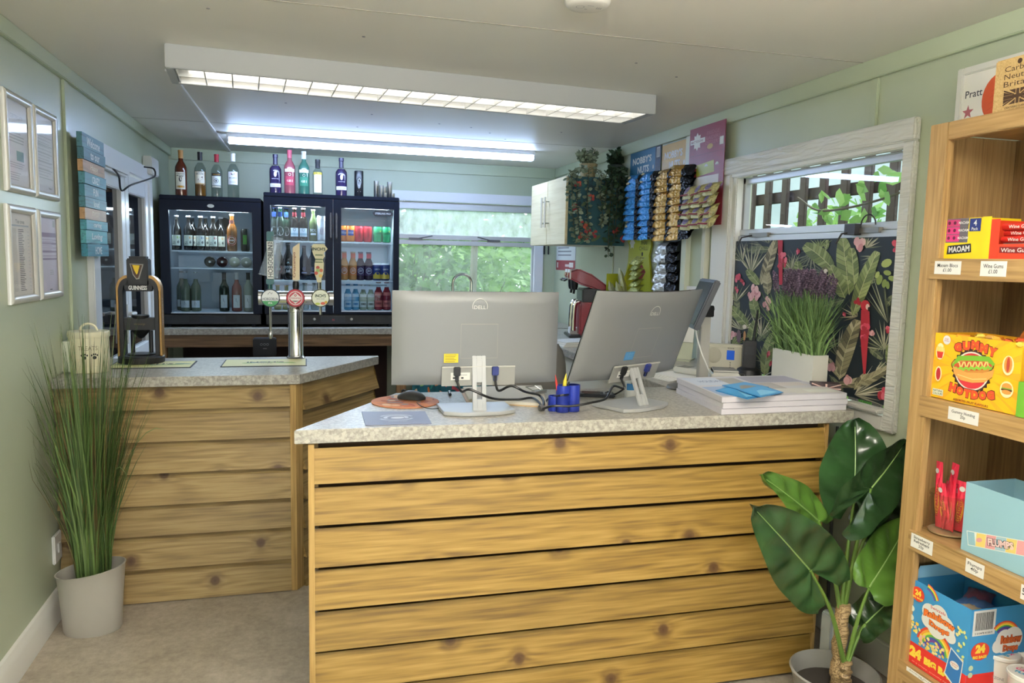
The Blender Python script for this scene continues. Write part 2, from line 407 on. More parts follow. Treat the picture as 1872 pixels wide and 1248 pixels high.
# coving boards under the ceiling, panel cover strips
b = MB().box(XL, XL+.022, YF, YB, 2.215, ZC, SAGE2); struct(b, 'trim_1', bevel=.003)
b = MB().box(XR-.022, XR, YF, YB, 2.205, ZC, SAGE2); struct(b, 'trim_2', bevel=.003)
b = MB().box(XL+.022, XR-.022, YB-.022, YB, 2.19, ZC, SAGE2); struct(b, 'trim_3', bevel=.003)
struct(MB().box(XL, XL+.012, 3.70, 3.765, .1, 2.215, SAGE2), 'trim_4', bevel=.003)
struct(MB().box(XR-.012, XR, 2.47, 2.51, 2.01, 2.205, SAGE2), 'trim_5', bevel=.003)
struct(MB().box(XR-.03, XR, 3.66, 3.70, .99, 2.20, M('#d6d4c2', .45)).box(XR-.03, XR, 3.87, 3.93, .99, 2.2, M('#cfd3bf', .45)), 'trim_6', bevel=.003)
struct(MB().box(-.58, -.555, 3.62, 6.27, ZC-.012, ZC, WHITE), 'trim_7', bevel=.002)            # slim cable trunking on the ceiling
struct(MB().box(XL, XR, 2.548, 2.552, ZC-.0015, ZC, M('#9d978d', .7)).box(XL, XR, 4.98, 4.984, ZC-.0012, ZC, M('#b2aca2', .7)), 'trim_8', smooth=0)   # board joints
b = MB()
b.prism([(0, 0), (.024, 0), (.024, .085), (.018, .105), (.010, .118), (0, .122)], YF, 3.43, WHITE, T=Matrix(((1, 0, 0, XL), (0, 0, 1, 0), (0, 1, 0, 0), (0, 0, 0, 1))))
struct(b, 'baseboard_left')
b = MB().box(XR-.02, XR, YF, 6.0, 0, .12, WHITE); struct(b, 'baseboard_right', bevel=.005)
b = MB()     # ceiling screw heads
for x, y in ((-.1, 4.2), (.35, 4.35), (.75, 4.5), (.3, 4.8), (.95, 4.55), (1.1, 4.7), (1.25, 4.9), (1.5, 4.5), (-.2, 5.7), (.1, 5.75), (.5, 5.8), (.9, 5.85), (1.3, 5.8), (-.3, 2.7), (.2, 2.85), (1.25, 2.85), (1.5, 3.0)):
    b.lathe([(.006, ZC-.0012), (.006, ZC)], GREYINK, 8, c=(x, y))
struct(b, 'trim_9')

# ---------------------------------------------------------------- back window
PVCB = M('#dcdde3', .4); ALU = M('#c3c5c8', .35, .3)
w = struct(MB().box(BX0-.05, BX1+.07, YB-.03, YB, BZ1-.03, BZ1+.05, PVCB).box(BX0-.05, BX0+.02, YB-.03, YB, BZ0-.05, BZ1-.03, PVCB).box(BX1-.02, BX1+.06, YB-.03, YB, BZ0-.05, BZ1-.03, PVCB).box(BX0-.05, BX1+.06, YB-.06, YB, BZ0-.08, BZ0, PVCB), 'window_1', bevel=.004)
RZ = 1.655
mb = MB().box(BX0, BX1, YB+.01, YB+.05, BZ1-.09, BZ1-.03, ALU).box(BX0, BX1, YB+.01, YB+.05, BZ0, BZ0+.03, ALU).box(BX0, BX0+.03, YB+.01, YB+.05, BZ0, BZ1-.03, ALU).box(BX1-.03, BX1, YB+.01, YB+.05, BZ0, BZ1-.03, ALU)
mb.box(BX0, BX1, YB, YB+.05, RZ-.05, RZ-.012, ALU).box(BX0, BX1, YB+.004, YB+.05, RZ-.006, RZ+.032, ALU)
fr = mb.build('window_frame', w, bevel=.003)
MIST = thinglass('misty_pane', haze=.62, hazecol='#e6f0f5'); DAMP = thinglass('damp_pane', haze=.20, hazecol='#dcebe6')
MB().box(BX0+.03, BX1-.03, YB+.028, YB+.032, RZ+.03, BZ1-.09, MIST).build('upper_pane', fr, smooth=0)
MB().box(BX0+.03, BX1-.03, YB+.028, YB+.032, BZ0+.03, RZ-.05, DAMP).build('lower_pane', fr, smooth=0)
for x, s in ((.86, 1), (1.52, -1)):
    mb = MB().box(x-.05, x+.06, YB-.012, YB+.002, RZ-.012, RZ+.004, M('#6b6c70', .4, .6)).tube([(x+.03*s, YB-.012, RZ), (x+.09*s, YB-.03, RZ+.012), (x+.14*s, YB-.03, RZ+.022)], .005, M('#6b6c70', .4, .6), 6)
    mb.build('window_catch', w)

# ---------------------------------------------------------------- right window (upper half glazed, lower half boarded)
t = NT('white_grained_frame'); v = t.coords((10, 1.1, 10)); n = t.n('ShaderNodeTexNoise', i_Scale=2.2, i_Detail=2.0); t.l(v, n.inputs['Vector'])
m1 = t.n('ShaderNodeMath', operation='MULTIPLY', i_1=60.0); t.l(n.outputs[0], m1.inputs[0]); m2 = t.n('ShaderNodeMath', operation='SINE'); t.l(m1.outputs[0], m2.inputs[0])
t.b.inputs['Base Color'].default_value = C('#dddcd7'); t.b.inputs['Roughness'].default_value = .35; t.bump(m2.outputs[0], .35, .004); GRAINW = t.m
mb = MB()
y0, y1, z0, z1 = 2.252, 3.505, .90, 2.025
mb.box(XR-.03, XR+.0, y0, y1+.1, 1.945, z1, GRAINW).box(XR-.026, XR, y0, y0+.055, z0, 1.945, GRAINW).box(XR-.026, XR, 3.45, 3.61, .985, 1.945, WHITE).box(XR-.026, XR, y0+.055, 2.50, z0, .955, WHITE)
mb.box(XR-.045, XR, y0+.06, 2.49, .962, .982, WHITE).box(XR-.012, XR+.03, 3.41, 3.45, .985, 1.945, WHITE).box(XR-.02, XR+.02, RY0, 3.45, 1.925, 1.95, WHITE)
w2 = struct(mb, 'window_2', bevel=.005)
mb = MB().box(XR+.03, XR+.06, RY0, RY1, 1.895, 1.925, ALU).box(XR+.03, XR+.06, RY0, RY0+.012, 1.60, 1.925, ALU).box(XR+.03, XR+.06, 3.395, RY1, 1.6, 1.925, M('#a5a7a8', .4, .3)).box(XR+.02, XR+.06, RY0, RY1, 1.643, 1.672, ALU).box(XR+.012, XR+.06, RY0, RY1, 1.606, 1.64, ALU)
fr2 = mb.build('window_frame', w2, bevel=.002)
MB().box(XR+.044, XR+.048, RY0+.01, 3.40, 1.67, 1.90, thinglass('window_pane_glass', ior=1.5)).build('window_pane', fr2, smooth=0)
GRIP = M('#3b3a3c', .45, .4)
for yy in (3.22, 2.5):
    mb = MB().box(XR-.0, XR+.02, yy-.075, yy+.075, 1.632, 1.652, M('#85817a', .4, .6)).tube([(XR-.002, yy+.05, 1.64), (XR-.03, yy+.09, 1.63), (XR-.04, yy+.11, 1.59)], .004, GRIP, 6)
    if yy < 3: mb.box(XR-.02, XR+.01, yy+.03, yy+.09, 1.625, 1.668, GRIP).tube(arcpts((XR-.01, yy-.03, 1.66), .04, 0, PI, 8, 'yz'), .003, GRIP, 5)
    mb.build('window_catch', w2)

# ---------------------------------------------------------------- double glazed doors on the left wall
DG = M('#12161c', .03, spec=.8); dw = .055
mb = MB().box(XL-.02, XL+.03, DOOR_Y0-.06, DOOR_Y0+.02, 0, DOOR_Z-.03, PVC).box(XL-.02, XL+.03, DOOR_Y1-.03, DOOR_Y1+.06, 0, DOOR_Z-.03, PVC).box(XL-.02, XL+.03, DOOR_Y0-.06, DOOR_Y1+.06, DOOR_Z-.04, DOOR_Z+.05, PVC)
dr = struct(mb, 'door_1', bevel=.006)
mid = (DOOR_Y0+DOOR_Y1)/2
for a, c in ((DOOR_Y0+.02, mid-.004), (mid+.004, DOOR_Y1-.03)):
    mb = MB().box(XL-.03, XL+.018, a, a+.09, 0.02, DOOR_Z-.05, PVC).box(XL-.03, XL+.018, c-.09, c, .02, DOOR_Z-.05, PVC).box(XL-.03, XL+.018, a+.09, c-.09, DOOR_Z-.15, DOOR_Z-.05, PVC).box(XL-.03, XL+.018, a+.09, c-.09, .02, .2, PVC).box(XL-.03, XL+.018, a+.09, c-.09, .85, .93, PVC)
    lf = mb.build('door_leaf', dr, bevel=.005)
    MB().box(XL-.01, XL-.004, a+.085, c-.085, .925, DOOR_Z-.145, DG).box(XL-.01, XL-.004, a+.085, c-.085, .19, .86, DG).build('door_pane', lf, smooth=0)
MB().box(XL+.018, XL+.03, mid-.065, mid-.035, .98, 1.2, PVC).tube([(XL+.03, mid-.05, 1.15), (XL+.065, mid-.05, 1.15), (XL+.065, mid-.17, 1.15)], .009, PVC, 8).build('door_handle', dr)
mb = MB().box(XL+.018, XL+.06, DOOR_Y0+.06, DOOR_Y0+.62, 1.90, 1.945, PVC).build('door_closer', dr, bevel=.012)

# ---------------------------------------------------------------- outside the windows
GRASSM = leafmat('outside_grass', '#4f7a3a', '#7fa65b', .8, 3)
struct(MB().box(-6, 12, YB+.3, 22, -.25, -.2, GRASSM).box(XR+.4, 12, -4, YB+.3, -.25, -.2, GRASSM), 'ground_outside', smooth=0)
LF1 = leafmat('hedge_leaf_bright', '#4f8a3c', '#a6cf78', .5, 2, .35); LF2 = leafmat('hedge_leaf_dark', '#31592f', '#6f9c5a', .5, 2, .3); LF3 = leafmat('hedge_leaf_pale', '#6f9f63', '#b9d7a0', .5, 2, .35)
TWIG = M('#5d5648', .8)
def leafcloud(mb, c, r, n, size, m, up=.3):
    for _ in range(n):
        d = Vector((random.gauss(0, 1), random.gauss(0, 1), random.gauss(0, 1))).normalized()*(random.random()**.4)
        p = Vector(c)+Vector((d.x*r[0], d.y*r[1], d.z*r[2])); s = size*random.uniform(.6, 1.3)
        a = Vector((random.gauss(0, 1), random.gauss(0, 1), random.gauss(0, .6))).normalized(); q = a.cross(Vector((random.gauss(0, 1), random.gauss(0, 1), random.gauss(0, 1)))).normalized()
        mb.add([p-a*s, p-q*s*.4, p+a*s, p+q*s*.4], [(0, 1, 2, 3)], m)
def bush(label, c, r, n, size, m, twigs=8):
    t = thing('bush', label, 'bush', (c[0], c[1], -.2), group=None)
    fo = MB(); leafcloud(fo, (0, 0, c[2]+.2), r, n, size, m); fo.build('foliage', t, smooth=0)
    tw = MB()
    for _ in range(twigs):
        a = random.uniform(0, 2*PI); e = Vector((math.cos(a)*r[0]*.8, math.sin(a)*r[1]*.8, c[2]+.2+random.uniform(-.1, .8)*r[2]))
        tw.tube(curve3([(0.05*math.cos(a), .05*math.sin(a), 0), (e.x*.4, e.y*.4, e.z*.55), e], 4), .016, TWIG, 5, r1=.004)
    tw.build('branches', t)
    return t
bush('dense mid green bush straight behind the beer tap side of the back window', (.95, 8.0, 1.0), (.75, .6, 1.15), 2600, .075, LF2, 14)
bush('bright green bush outside the middle of the back window', (2.05, 9.75, 1.2), (.9, .7, 1.35), 2600, .085, LF1, 10)
bush('pale green bush outside the right end of the back window', (3.05, 8.2, .95), (.7, .6, 1.0), 2000, .075, LF3, 12)
bush('tall pale hedge bank far behind the bushes of the back window', (2.6, 12.6, 2.2), (4.2, .9, 2.9), 5200, .17, LF3, 10)
tk = tag(MB().tube(curve3([(1.55, 7.15, -.2), (1.53, 7.15, .8), (1.56, 7.2, 1.75)], 6), .045, M('#6f6a5c', .85), 10, r1=.032).build('tree_trunk'), 'slim grey tree trunk standing in the middle of the back window view', 'tree trunk')
# right side: fence, hedge, a leafy branch, pale shed wall behind
FW = M('#4a4038', .75)
ft = thing('fence', 'dark wooden post and rail fence seen through the glazed right window', 'fence', (XR+.85, 2.6, -.2))
fz = P(1500, 352, 'x', XR+.88).z+.2
for k in range(26):
    y = -1.3+k*.185; MB().box(-.012, .012, y-.030, y+.030, 0, 2.9+.03*math.sin(k*2.1), FW).build('post', ft, bevel=.004)
MB().box(.03, .06, -1.6, 3.6, fz-.035, fz+.035, FW).build('rail', ft, bevel=.004); MB().box(.03, .06, -1.6, 3.6, .8, .9, FW).build('rail', ft, bevel=.004)
tag(MB().box(5.9, 6.0, -3, 11, -.2, 3.2, paintwall('pale_shed', '#bcc9ca', '#a9b8ba', .7)).build('shed_wall', smooth=0), 'pale blue grey shed wall beyond the fence outside right', 'wall')
for i, (y, lab) in enumerate(((2.2, 'right hand'), (3.9, 'middle'), (5.6, 'left hand'))):
    bush(lab+' stretch of green hedge growing behind the dark fence', (XR+2.3, y, .75), (.6, .76, P(1500, 352, 'x', XR+2.3).z-.75), 3200, .075, (LF1, LF3, LF1)[i], 6)
br = thing('leafy_branch', 'leafy green branch hanging between the right window and the fence', 'branch', tuple(P(1600, 366, 'x', XR+.5)-Vector((.03, 0, .03))))
mb = MB().tube(curve3([(.1, -.5, .2), (.05, -.1, .05), (.02, .35, .0), (0, .55, .08)], 6), .006, TWIG, 5); mb.build('stem', br)
mb = MB()
for _ in range(34):
    y = random.uniform(-.4, .5); p = Vector((.04+random.uniform(-.1, .1), y, .06-.1*y+random.uniform(-.1, .1))); a = Vector((random.gauss(0, .4), random.gauss(0, 1), random.gauss(0, .6))).normalized(); q = a.cross(Vector((1, .2, .3))).normalized()
    s = random.uniform(.035, .06); mb.add([p-a*s, p-a*.2*s-q*s*.5, p+a*.4*s-q*s*.38, p+a*s, p+a*.4*s+q*s*.38, p-a*.2*s+q*s*.5], [(0, 1, 2, 3, 4, 5)], LF1)
mb.build('leaves', br, smooth=0)
# ================================================================ CEILING FITTINGS
LW = M('#b6b8ba', .45); ALUM = M('#d9d9d7', .45, .5)
def louvre(label, loc, rotz, L=2.09, W=.30, tubes=None):
    t = thing('louvre_ceiling_light', label, 'ceiling light', loc, rotz)
    mb = MB().box(0, L, 0, .018, -.088, 0, LW).box(0, L, W-.018, W, -.088, 0, LW).box(0, .03, .018, W-.018, -.088, 0, LW).box(L-.03, L, .018, W-.018, -.088, 0, LW).box(.03, L-.03, .018, W-.018, -.012, 0, M('#c9c9c6', .5))
    mb.build('housing', t, bevel=.003)
    mb = MB(); n = 20
    for k in range(n+1):
        x = .035+(L-.07)*k/n; mb.prism([(x-.002, .02), (x+.002, .02), (x+.002, W-.02), (x-.002, W-.02)], -.086, -.045, ALUM)
    mb.box(.03, L-.03, W/2-.003, W/2+.003, -.086, -.05, ALUM)
    for y, s in ((.02, 1), (W-.02, -1)):
        mb.grid(lambda a, c: (.03+(L-.06)*a, y+s*.05*c*c, -.086+.06*c), 1, 6, ALUM)
    mb.build('louvre_grid', t)
    mb = MB()
    for y in (W*.3, W*.7): mb.tube([(.05, y, -.03), (L-.05, y, -.03)], .013, tubes or M('#fffaf2', .35, emit=6.5, name='tube_added_glow'), 10)  # switched-off tubes given an added glow to light the worktops
    mb.build('tube', t)
    MB().box(.036, .075, .03, W-.03, -.06, -.015, WHITE).build('lamp_holder', t)
    return t
louvre('long white louvred fluorescent light, the nearer of two on the ceiling', (-.51, 3.185, ZC), .075)
bt = thing('batten_light', 'slim lit batten light on the ceiling behind the louvred one', 'ceiling light', (-.49, 5.33, ZC))
MB().box(0, 2.07, 0, .075, -.03, 0, LW).build('body', bt, bevel=.003)
MB().prism([(.002, -.03), (.002, -.058), (.014, -.066), (.061, -.066), (.073, -.058), (.073, -.03)], .006, 2.064, M('#b8d3ff', .4, emit=36.0, name='lit_diffuser'), T=Matrix(((0, 0, 1, 0), (1, 0, 0, 0), (0, 1, 0, 0), (0, 0, 0, 1)))).build('diffuser', bt)
MB().box(-.006, .006, -.001, .076, -.062, 0, LW).box(2.064, 2.076, -.001, .076, -.062, 0, LW).build('end_cap', bt)
pl_ = thing('added_pendant', 'added white linear light above the viewer, out of view', 'ceiling light', (.42, .62, 1.99))  # invented housing for the added lamps over the viewer
MB().box(-.88, .88, -.06, .06, 0, .04, LW).build('body', pl_, bevel=.003); MB().tube([(-.7, 0, .04), (-.7, 0, ZC-1.99)], .003, STEEL, 6).tube([(.7, 0, .04), (.7, 0, ZC-1.99)], .003, STEEL, 6).build('wire', pl_)
sd = thing('smoke_alarm', 'round white smoke alarm on the ceiling at the top edge', 'smoke alarm', tuple(P(1074, -6, 'z', ZC)))
mb = MB().lathe([(.062, 0), (.068, -.004), (.069, -.014), (.066, -.022), (.06, -.028), (.045, -.031)], M('#d9d7d2', .45), 32, cap0=False); mb.build('body', sd)
mb = MB(); pr = Pr(mb, lambda u, v, h: (u, v, -.031-h)); pr.ring(-.022, .0, .011, .0125, GREYINK)
for k in range(3): pr.rect(.028+k*.006, .030+k*.006, -.012, .004, GREYINK)
pr.rect(-.005, .015, -.02, -.018, GREYINK); pr.rect(-.004, .004, .012, .015, GREYINK); mb.build('vents', sd, smooth=0)

# ================================================================ BAR COUNTER (left) AND RECEPTION COUNTER
def clad_face(mb, a, b, z0, z1, n, m, t0=.008, t1=.026, first=None, gap=0.0):
    """feather-edge boards lapping downwards on the vertical face a->b (room side is to the right of a->b)"""
    a = Vector((a[0], a[1], 0)); b = Vector((b[0], b[1], 0)); d = (b-a).normalized(); nrm = Vector((d.y, -d.x, 0))
    h = (z1-z0)/n
    zs = [z1-h*k for k in range(n+1)]
    if isinstance(first, list): zs = first; n = len(zs)-1
    elif first: zs = [z1, z1-first]+[z1-first-(z1-first-z0)*k/(n-1) for k in range(1, n)]
    for k in range(n):
        zt, zb = zs[k], zs[k+1]
        vs = []
        for p in (a, b):
            vs += [p+nrm*0+Vector((0, 0, zb)), p+nrm*t1+Vector((0, 0, zb)), p+nrm*(t0)+Vector((0, 0, zt-gap)), p+Vector((0, 0, zt-gap))]
        mb.add(vs, [(0, 1, 2, 3)[::-1], (4, 5, 6, 7), (0, 4, 5, 1)[::-1], (1, 5, 6, 2)[::-1], (2, 6, 7, 3)[::-1], (3, 7, 4, 0)[::-1]], m)
A0, A1, A2 = (-.996, 3.44), (-.052, 3.44), (.335, 4.0)
bar = thing('bar_counter', 'wooden clad bar counter by the left wall carrying the beer tap', 'counter', (-.5, 3.7, 0))
mb = MB(); TB = Matrix.Translation((.5, -3.7, 0))
clad_face(mb, A0, (-.075, 3.44), 0.0, .935, 7, CLAD2, t0=-.010, t1=.034, first=[.935, .841, .704, .568, .43, .297, .151, .004]); clad_face(mb, (-.035, 3.465), A2, 0.0, .935, 7, CLAD3, t0=-.010, t1=.034, first=.12)
mb.v = [tuple(TB @ Vector(v)) for v in mb.v]; mb.build('cladding', bar, smooth=0)
MB().box(-.075, -.05, 3.412, 3.44, 0, .935, STRIPW, TB).prism([(-.05, 3.412), (-.022, 3.455), (-.04, 3.47), (-.05, 3.44)], 0, .935, STRIPW, TB).build('corner_strip', bar, smooth=0)
MB().prism([(-.99, 3.462), (-.06, 3.462), (.29, 4.0), (-.99, 4.0)], .02, .934, M('#5a4630', .8), TB).build('carcass', bar, smooth=0)
BARZ = .98
wt = MB().prism([(-.998, 3.405), (-.033, 3.405), (.36, 3.995), (.36, 4.02), (-.998, 4.02)], BARZ-.042, BARZ, TOPM)
tag(wt.build('bar_worktop', bevel=.002), 'speckled grey worktop with an angled end on the bar counter', 'worktop')

rec = thing('reception_counter', 'wide golden larch clad reception counter in the middle of the room', 'counter', (.9, 2.5, 0))
TR = Matrix.Translation((-.9, -2.5, 0)); mb = MB()
clad_face(mb, (.018, 2.318), (1.80, 2.318), .0, .94, 8, CLAD, t0=.006, t1=.030, first=[.94, .818, .69, .558, .423, .29, .157, .012], gap=.018)
clad_face(mb, (.345, 2.80), (.04, 2.35), .0, .94, 8, CLAD, t0=.004, t1=.024)
mb.v = [tuple(TR @ Vector(v)) for v in mb.v]; mb.build('cladding', rec, smooth=0)
MB().box(.0, .018, 2.292, 2.335, 0, .94, STRIPW, TR).build('corner_strip', rec, bevel=.002)
MB().box(1.80, 1.815, 2.30, 2.86, 0, .94, STRIPW, TR).build('end_panel', rec, bevel=.002)
MB().prism([(.03, 2.345), (1.80, 2.345), (1.80, 2.85), (.35, 2.85)], .01, .943, M('#4b3620', .8), TR).build('carcass', rec, smooth=0)
RZT = .985
tag(MB().prism([(-.04, 2.285), (1.905, 2.285), (1.905, 2.87), (.325, 2.87)], RZT-.042, RZT, TOPM).build('reception_worktop', bevel=.002), 'long speckled grey worktop on the reception counter under the monitors', 'worktop')
sdk = thing('side_desk', 'pale worktop running along the right wall behind the monitors', 'counter', (1.75, 4.2, 0))
MB().box(1.46-1.75, XR-1.752, 2.875-4.2, 5.495-4.2, RZT-.046, RZT-.004, TOPM).build('worktop', sdk, bevel=.002)
MB().box(1.50-1.75, XR-1.76, 2.9-4.2, 5.48-4.2, .0, .935, M('#c9c3b2', .6)).build('carcass', sdk, smooth=0)

# ================================================================ BACK COUNTER
BKZ = .985; BKY = 5.5
bk = thing('back_counter', 'rough timber framed back counter under the drinks fridges', 'counter', (-.15, 5.9, 0))
TK = Matrix.Translation((.15, -5.9, 0))
BW = wood('rough_beam', '#8d6c48', '#75583a', '#553f29', knots=False); BWZ = wood('rough_post', '#a9824f', '#8d6a40', '#6b4f2f', knots=False, axis='z')
MB().box(-.97, .70, BKY+.03, BKY+.075, .855, .94, BW, TK).build('rail', bk, bevel=.003)
MB().box(.63, .70, BKY+.03, BKY+.09, 0, .855, BWZ, TK).build('post', bk, bevel=.003)
MB().box(-.97, -.92, BKY+.03, BKY+.09, 0, .855, BWZ, TK).build('post', bk, bevel=.003)
MB().box(-.92, .63, 6.24, 6.27, .05, .9, M('#3b2a24', .9), TK).box(-.92, .63, BKY+.12, 6.24, .0, .03, M('#3b2a24', .9), TK).build('back_board', bk, smooth=0)
tag(MB().box(-.995, 2.04, BKY, 6.29, BKZ-.042, BKZ, TOPM).build('back_worktop', bevel=.002), 'grey speckled worktop carrying the drinks fridges along the back wall', 'worktop')
co = thing('beer_cooler', 'small black box hanging under the back worktop', 'cooler', tuple(P(484, 650, 'y', 5.42)))
MB().box(-.075, .075, -.02, .08, 0, .12, M('#14171f', .5)).build('body', co, bevel=.006)
mb = MB(); pr = Pr(mb, flat(-.02)); 
for k in range(3): pr.ring(-.02+.02*k, .08, .006, .008, GREYINK)
pr.rect(-.01, .015, .05, .053, GREYINK); mb.build('front_print', co, smooth=0)
# curtain with tropical print hanging under the sink part of the back worktop
CT = M('#1f5f6d', .85); cu = thing('curtain', 'teal tropical print curtain hanging below the back worktop', 'curtain', (.74, BKY+.02, .07))
mb = MB()
def cf(a, c, h=0):
    x = .69*a; z = .865*c; return (x, -.02+.022*math.sin(a*30)+.008*math.sin(a*19+2)*(1-c)-h, z)
mb.grid(lambda a, c: cf(a, c), 120, 8, CT)
cols = [M('#c9713c', .85), M('#2f8f86', .85), M('#3a4f9a', .85), M('#b24a55', .85), M('#7fae6a', .85), M('#e0b99a', .85)]
for k in range(90):
    u, vv = random.random(), random.random(); s = random.uniform(.018, .05); m = random.choice(cols); ang = random.uniform(0, PI); h = .001+k*.00003
    pts = []
    for q in range(10):
        tt = 2*PI*q/10; x = s*math.cos(tt)*1.3; y = s*.35*math.sin(tt); X = x*math.cos(ang)-y*math.sin(ang); Y = x*math.sin(ang)+y*math.cos(ang)
        pts.append(cf(min(max(u+X/.69, 0), 1), min(max(vv+Y/.865, 0), 1), h))
    mb.add(pts, [tuple(range(10))], m)
mb.build('cloth', cu)
mb = MB().tube([(.0, -.02, .872), (.69, -.02, .872)], .005, STEEL, 6); mb.build('wire', cu)
# sink tap
tp = thing('sink_tap', 'chrome arched swan neck tap in front of the back window', 'tap', (1.17, 6.05, BKZ))
x0 = P(828, 530, 'y', 6.05); x1 = P(862, 530, 'y', 6.05); c = P(845, 508, 'y', 6.05); r = (x1.x-x0.x)/2
zc = c.z-.045-BKZ+.0; dx = (x0.x+x1.x)/2-1.17
MB().tube([(dx+r, 0, 0), (dx+r, 0, zc)]+arcpts((dx, 0, zc), r, 0, PI, 16)+[(dx-r, 0, zc-.06)], .012, CHROME, 10).build('spout', tp)
MB().lathe([(.03, 0), (.03, .02), (.02, .03), (.02, .07)], CHROME, 16, c=(dx+r, 0)).build('base', tp)
MB().tube([(dx+r+.02, 0, .06), (dx+r+.08, -.02, .09)], .006, CHROME, 8).build('lever', tp)

# ================================================================ BOTTLES AND CANS
def glassm(name, tint, gloss=.05):
    t = NT(name); t.t.nodes.remove(t.b)
    tr = t.n('ShaderNodeBsdfTransparent'); tr.inputs[0].default_value = C(tint); gl = t.n('ShaderNodeBsdfGlossy'); gl.inputs['Roughness'].default_value = gloss
    fr = nofres(t, 1.5); mx = t.n('ShaderNodeMixShader'); t.l(fr.outputs[0], mx.inputs[0]); t.l(tr.outputs[0], mx.inputs[1]); t.l(gl.outputs[0], mx.inputs[2]); t.l(mx.outputs[0], t.out.inputs[0]); return t.m
CLEARB = glassm('clear_bottle_glass', '#dde3e4'); 
def profile(kind):
    return {
     'spirit': [(.030, 0), (.0375, .006), (.038, .17), (.036, .19), (.026, .212), (.016, .228), (.0145, .245), (.0145, .285), (.0155, .288), (.0155, .298)],
     'gin': [(.032, 0), (.041, .006), (.042, .15), (.040, .175), (.026, .195), (.016, .203), (.0145, .22), (.0145, .25), (.017, .252), (.017, .275)],
     'squat': [(.028, 0), (.036, .006), (.037, .155), (.034, .175), (.02, .195), (.0165, .2), (.0165, .235), (.018, .238), (.018, .262)],
     'beer': [(.026, 0), (.0305, .005), (.0305, .125), (.028, .145), (.016, .178), (.0125, .2), (.0125, .222), (.0145, .224), (.0145, .232)],
     'cider': [(.03, 0), (.0345, .006), (.0345, .14), (.031, .165), (.018, .19), (.0135, .215), (.0135, .245), (.0155, .247), (.0155, .258)],
     'wine': [(.03, 0), (.0375, .006), (.0375, .17), (.034, .195), (.018, .225), (.0145, .25), (.0142, .295), (.0155, .297), (.0155, .305)],
     'small': [(.02, 0), (.0265, .005), (.0265, .095), (.024, .11), (.015, .13), (.013, .142), (.013, .165), (.015, .166), (.015, .175)],
     'can': [(.024, 0), (.032, .008), (.033, .012), (.033, .105), (.028, .114), (.027, .117), (.028, .119), (.025, .119), (.024, .116)],
     'tallcan': [(.022, 0), (.028, .008), (.029, .012), (.029, .135), (.025, .146), (.024, .149), (.0255, .151), (.023, .151), (.022, .148)],
    }[kind]
def bottle(label, loc, kind, body, cap=None, capz=None, lab=None, liquid=None, cat='bottle', group=None, sc=1.0, name=None, rotz=0, capname='cap'):
    """lab: function(Pr) painting the wrapped label; loc = base centre"""
    pf = [(r*sc, z*sc) for r, z in profile(kind)]
    t = thing(name or 'bottle', label, cat, loc, rotz, group)
    cz = (capz if capz is not None else pf[-3][1]/sc)*sc
    low = [p for p in pf if p[1] <= cz+1e-6]
    if cap is None: low = pf
    MB().lathe(low, body, 20, cap1=True).build('body', t, smooth=50)
    if liquid:
        top = liquid[1]*sc; lp = [(max(r-.003, .002), z+.003) for r, z in pf if z < top]; lp.append((max(lp[-1][0]-.001, .002), top)); MB().lathe(lp, liquid[0], 16).build('liquid', t, smooth=50)
    if cap:
        hi = [p for p in pf if p[1] >= cz-1e-6]; MB().lathe([(r+.0008, z) for r, z in hi], cap, 16).build(capname, t, smooth=50)
    if lab:
        R = max(r for r, z in pf)+.0004; mb = MB(); pr = Pr(mb, cyl(R)); lab(pr, sc); mb.build('label', t, smooth=0)
    return t
def L_plain(bgm, z0, z1, ink=None, words=(), half=.032, extra=None, n=8):
    def f(pr, s):
        pr.rect(-half*s, half*s, z0*s, z1*s, bgm, n)
        for (tx, v, h, m) in words: pr.text(tx, 0, v*s, m, h=h*s, w=min(half*1.7*s, h*s*.8*len(tx)))
        if extra: extra(pr, s)
    return f
AMBER = M('#5a2412', .08, coat=.4); WHISKY = M('#8a5518', .1, coat=.3); DGLASS = M('#16120e', .06, spec=.7); GRNGL = M('#1c3326', .07, spec=.7); PURPG = M('#2a2145', .08, spec=.7); PINKG = M('#8e4a54', .1, spec=.7); TEALG = M('#376657', .1, spec=.7)
GOLD = M('#b78d3f', .3, .7); REDC = M('#a51f33', .35); CREAM = M('#e9e2cf', .6); DPURP = M('#241d42', .35)
FZS = P(380, 366, 'y', 5.72).z                       # top of the single fridge
FS_Z, FD_Z = BKZ+.895, BKZ+.94
def ontop(px, y, z): p = P(px, 362, 'y', y); return (p.x, y, z)
SPG = 'spirit bottles standing on the fridges'
def ex_morgan(pr, s):
    pr.rect(-.026*s, .026*s, .055*s, .068*s, GOLD, 6); pr.ell(0, .11*s, .009*s, .017*s, INK); pr.ell(.004*s, .125*s, .012*s, .004*s, INK)
bottle('amber rum bottle with cream figure label, leftmost on the single fridge', ontop(332, 5.74, FS_Z), 'spirit', AMBER, M('#c08a4a', .4), .245, L_plain(CREAM, .045, .155, words=(('Captain', .143, .010, INK), ('Morgan', .131, .010, INK)), extra=ex_morgan), group=SPG, sc=1.05)
def ex_grouse(pr, s): pr.ell(.004*s, .118*s, .016*s, .009*s, M('#5a3a28', .7), rot=.5); pr.ell(.016*s, .131*s, .004*s, .004*s, M('#5a3a28', .7)); pr.line([(0, .11*s), (.002*s, .10*s)], .002, INK); pr.rect(-.034*s, .034*s, .085*s, .09*s, GOLD, 8)
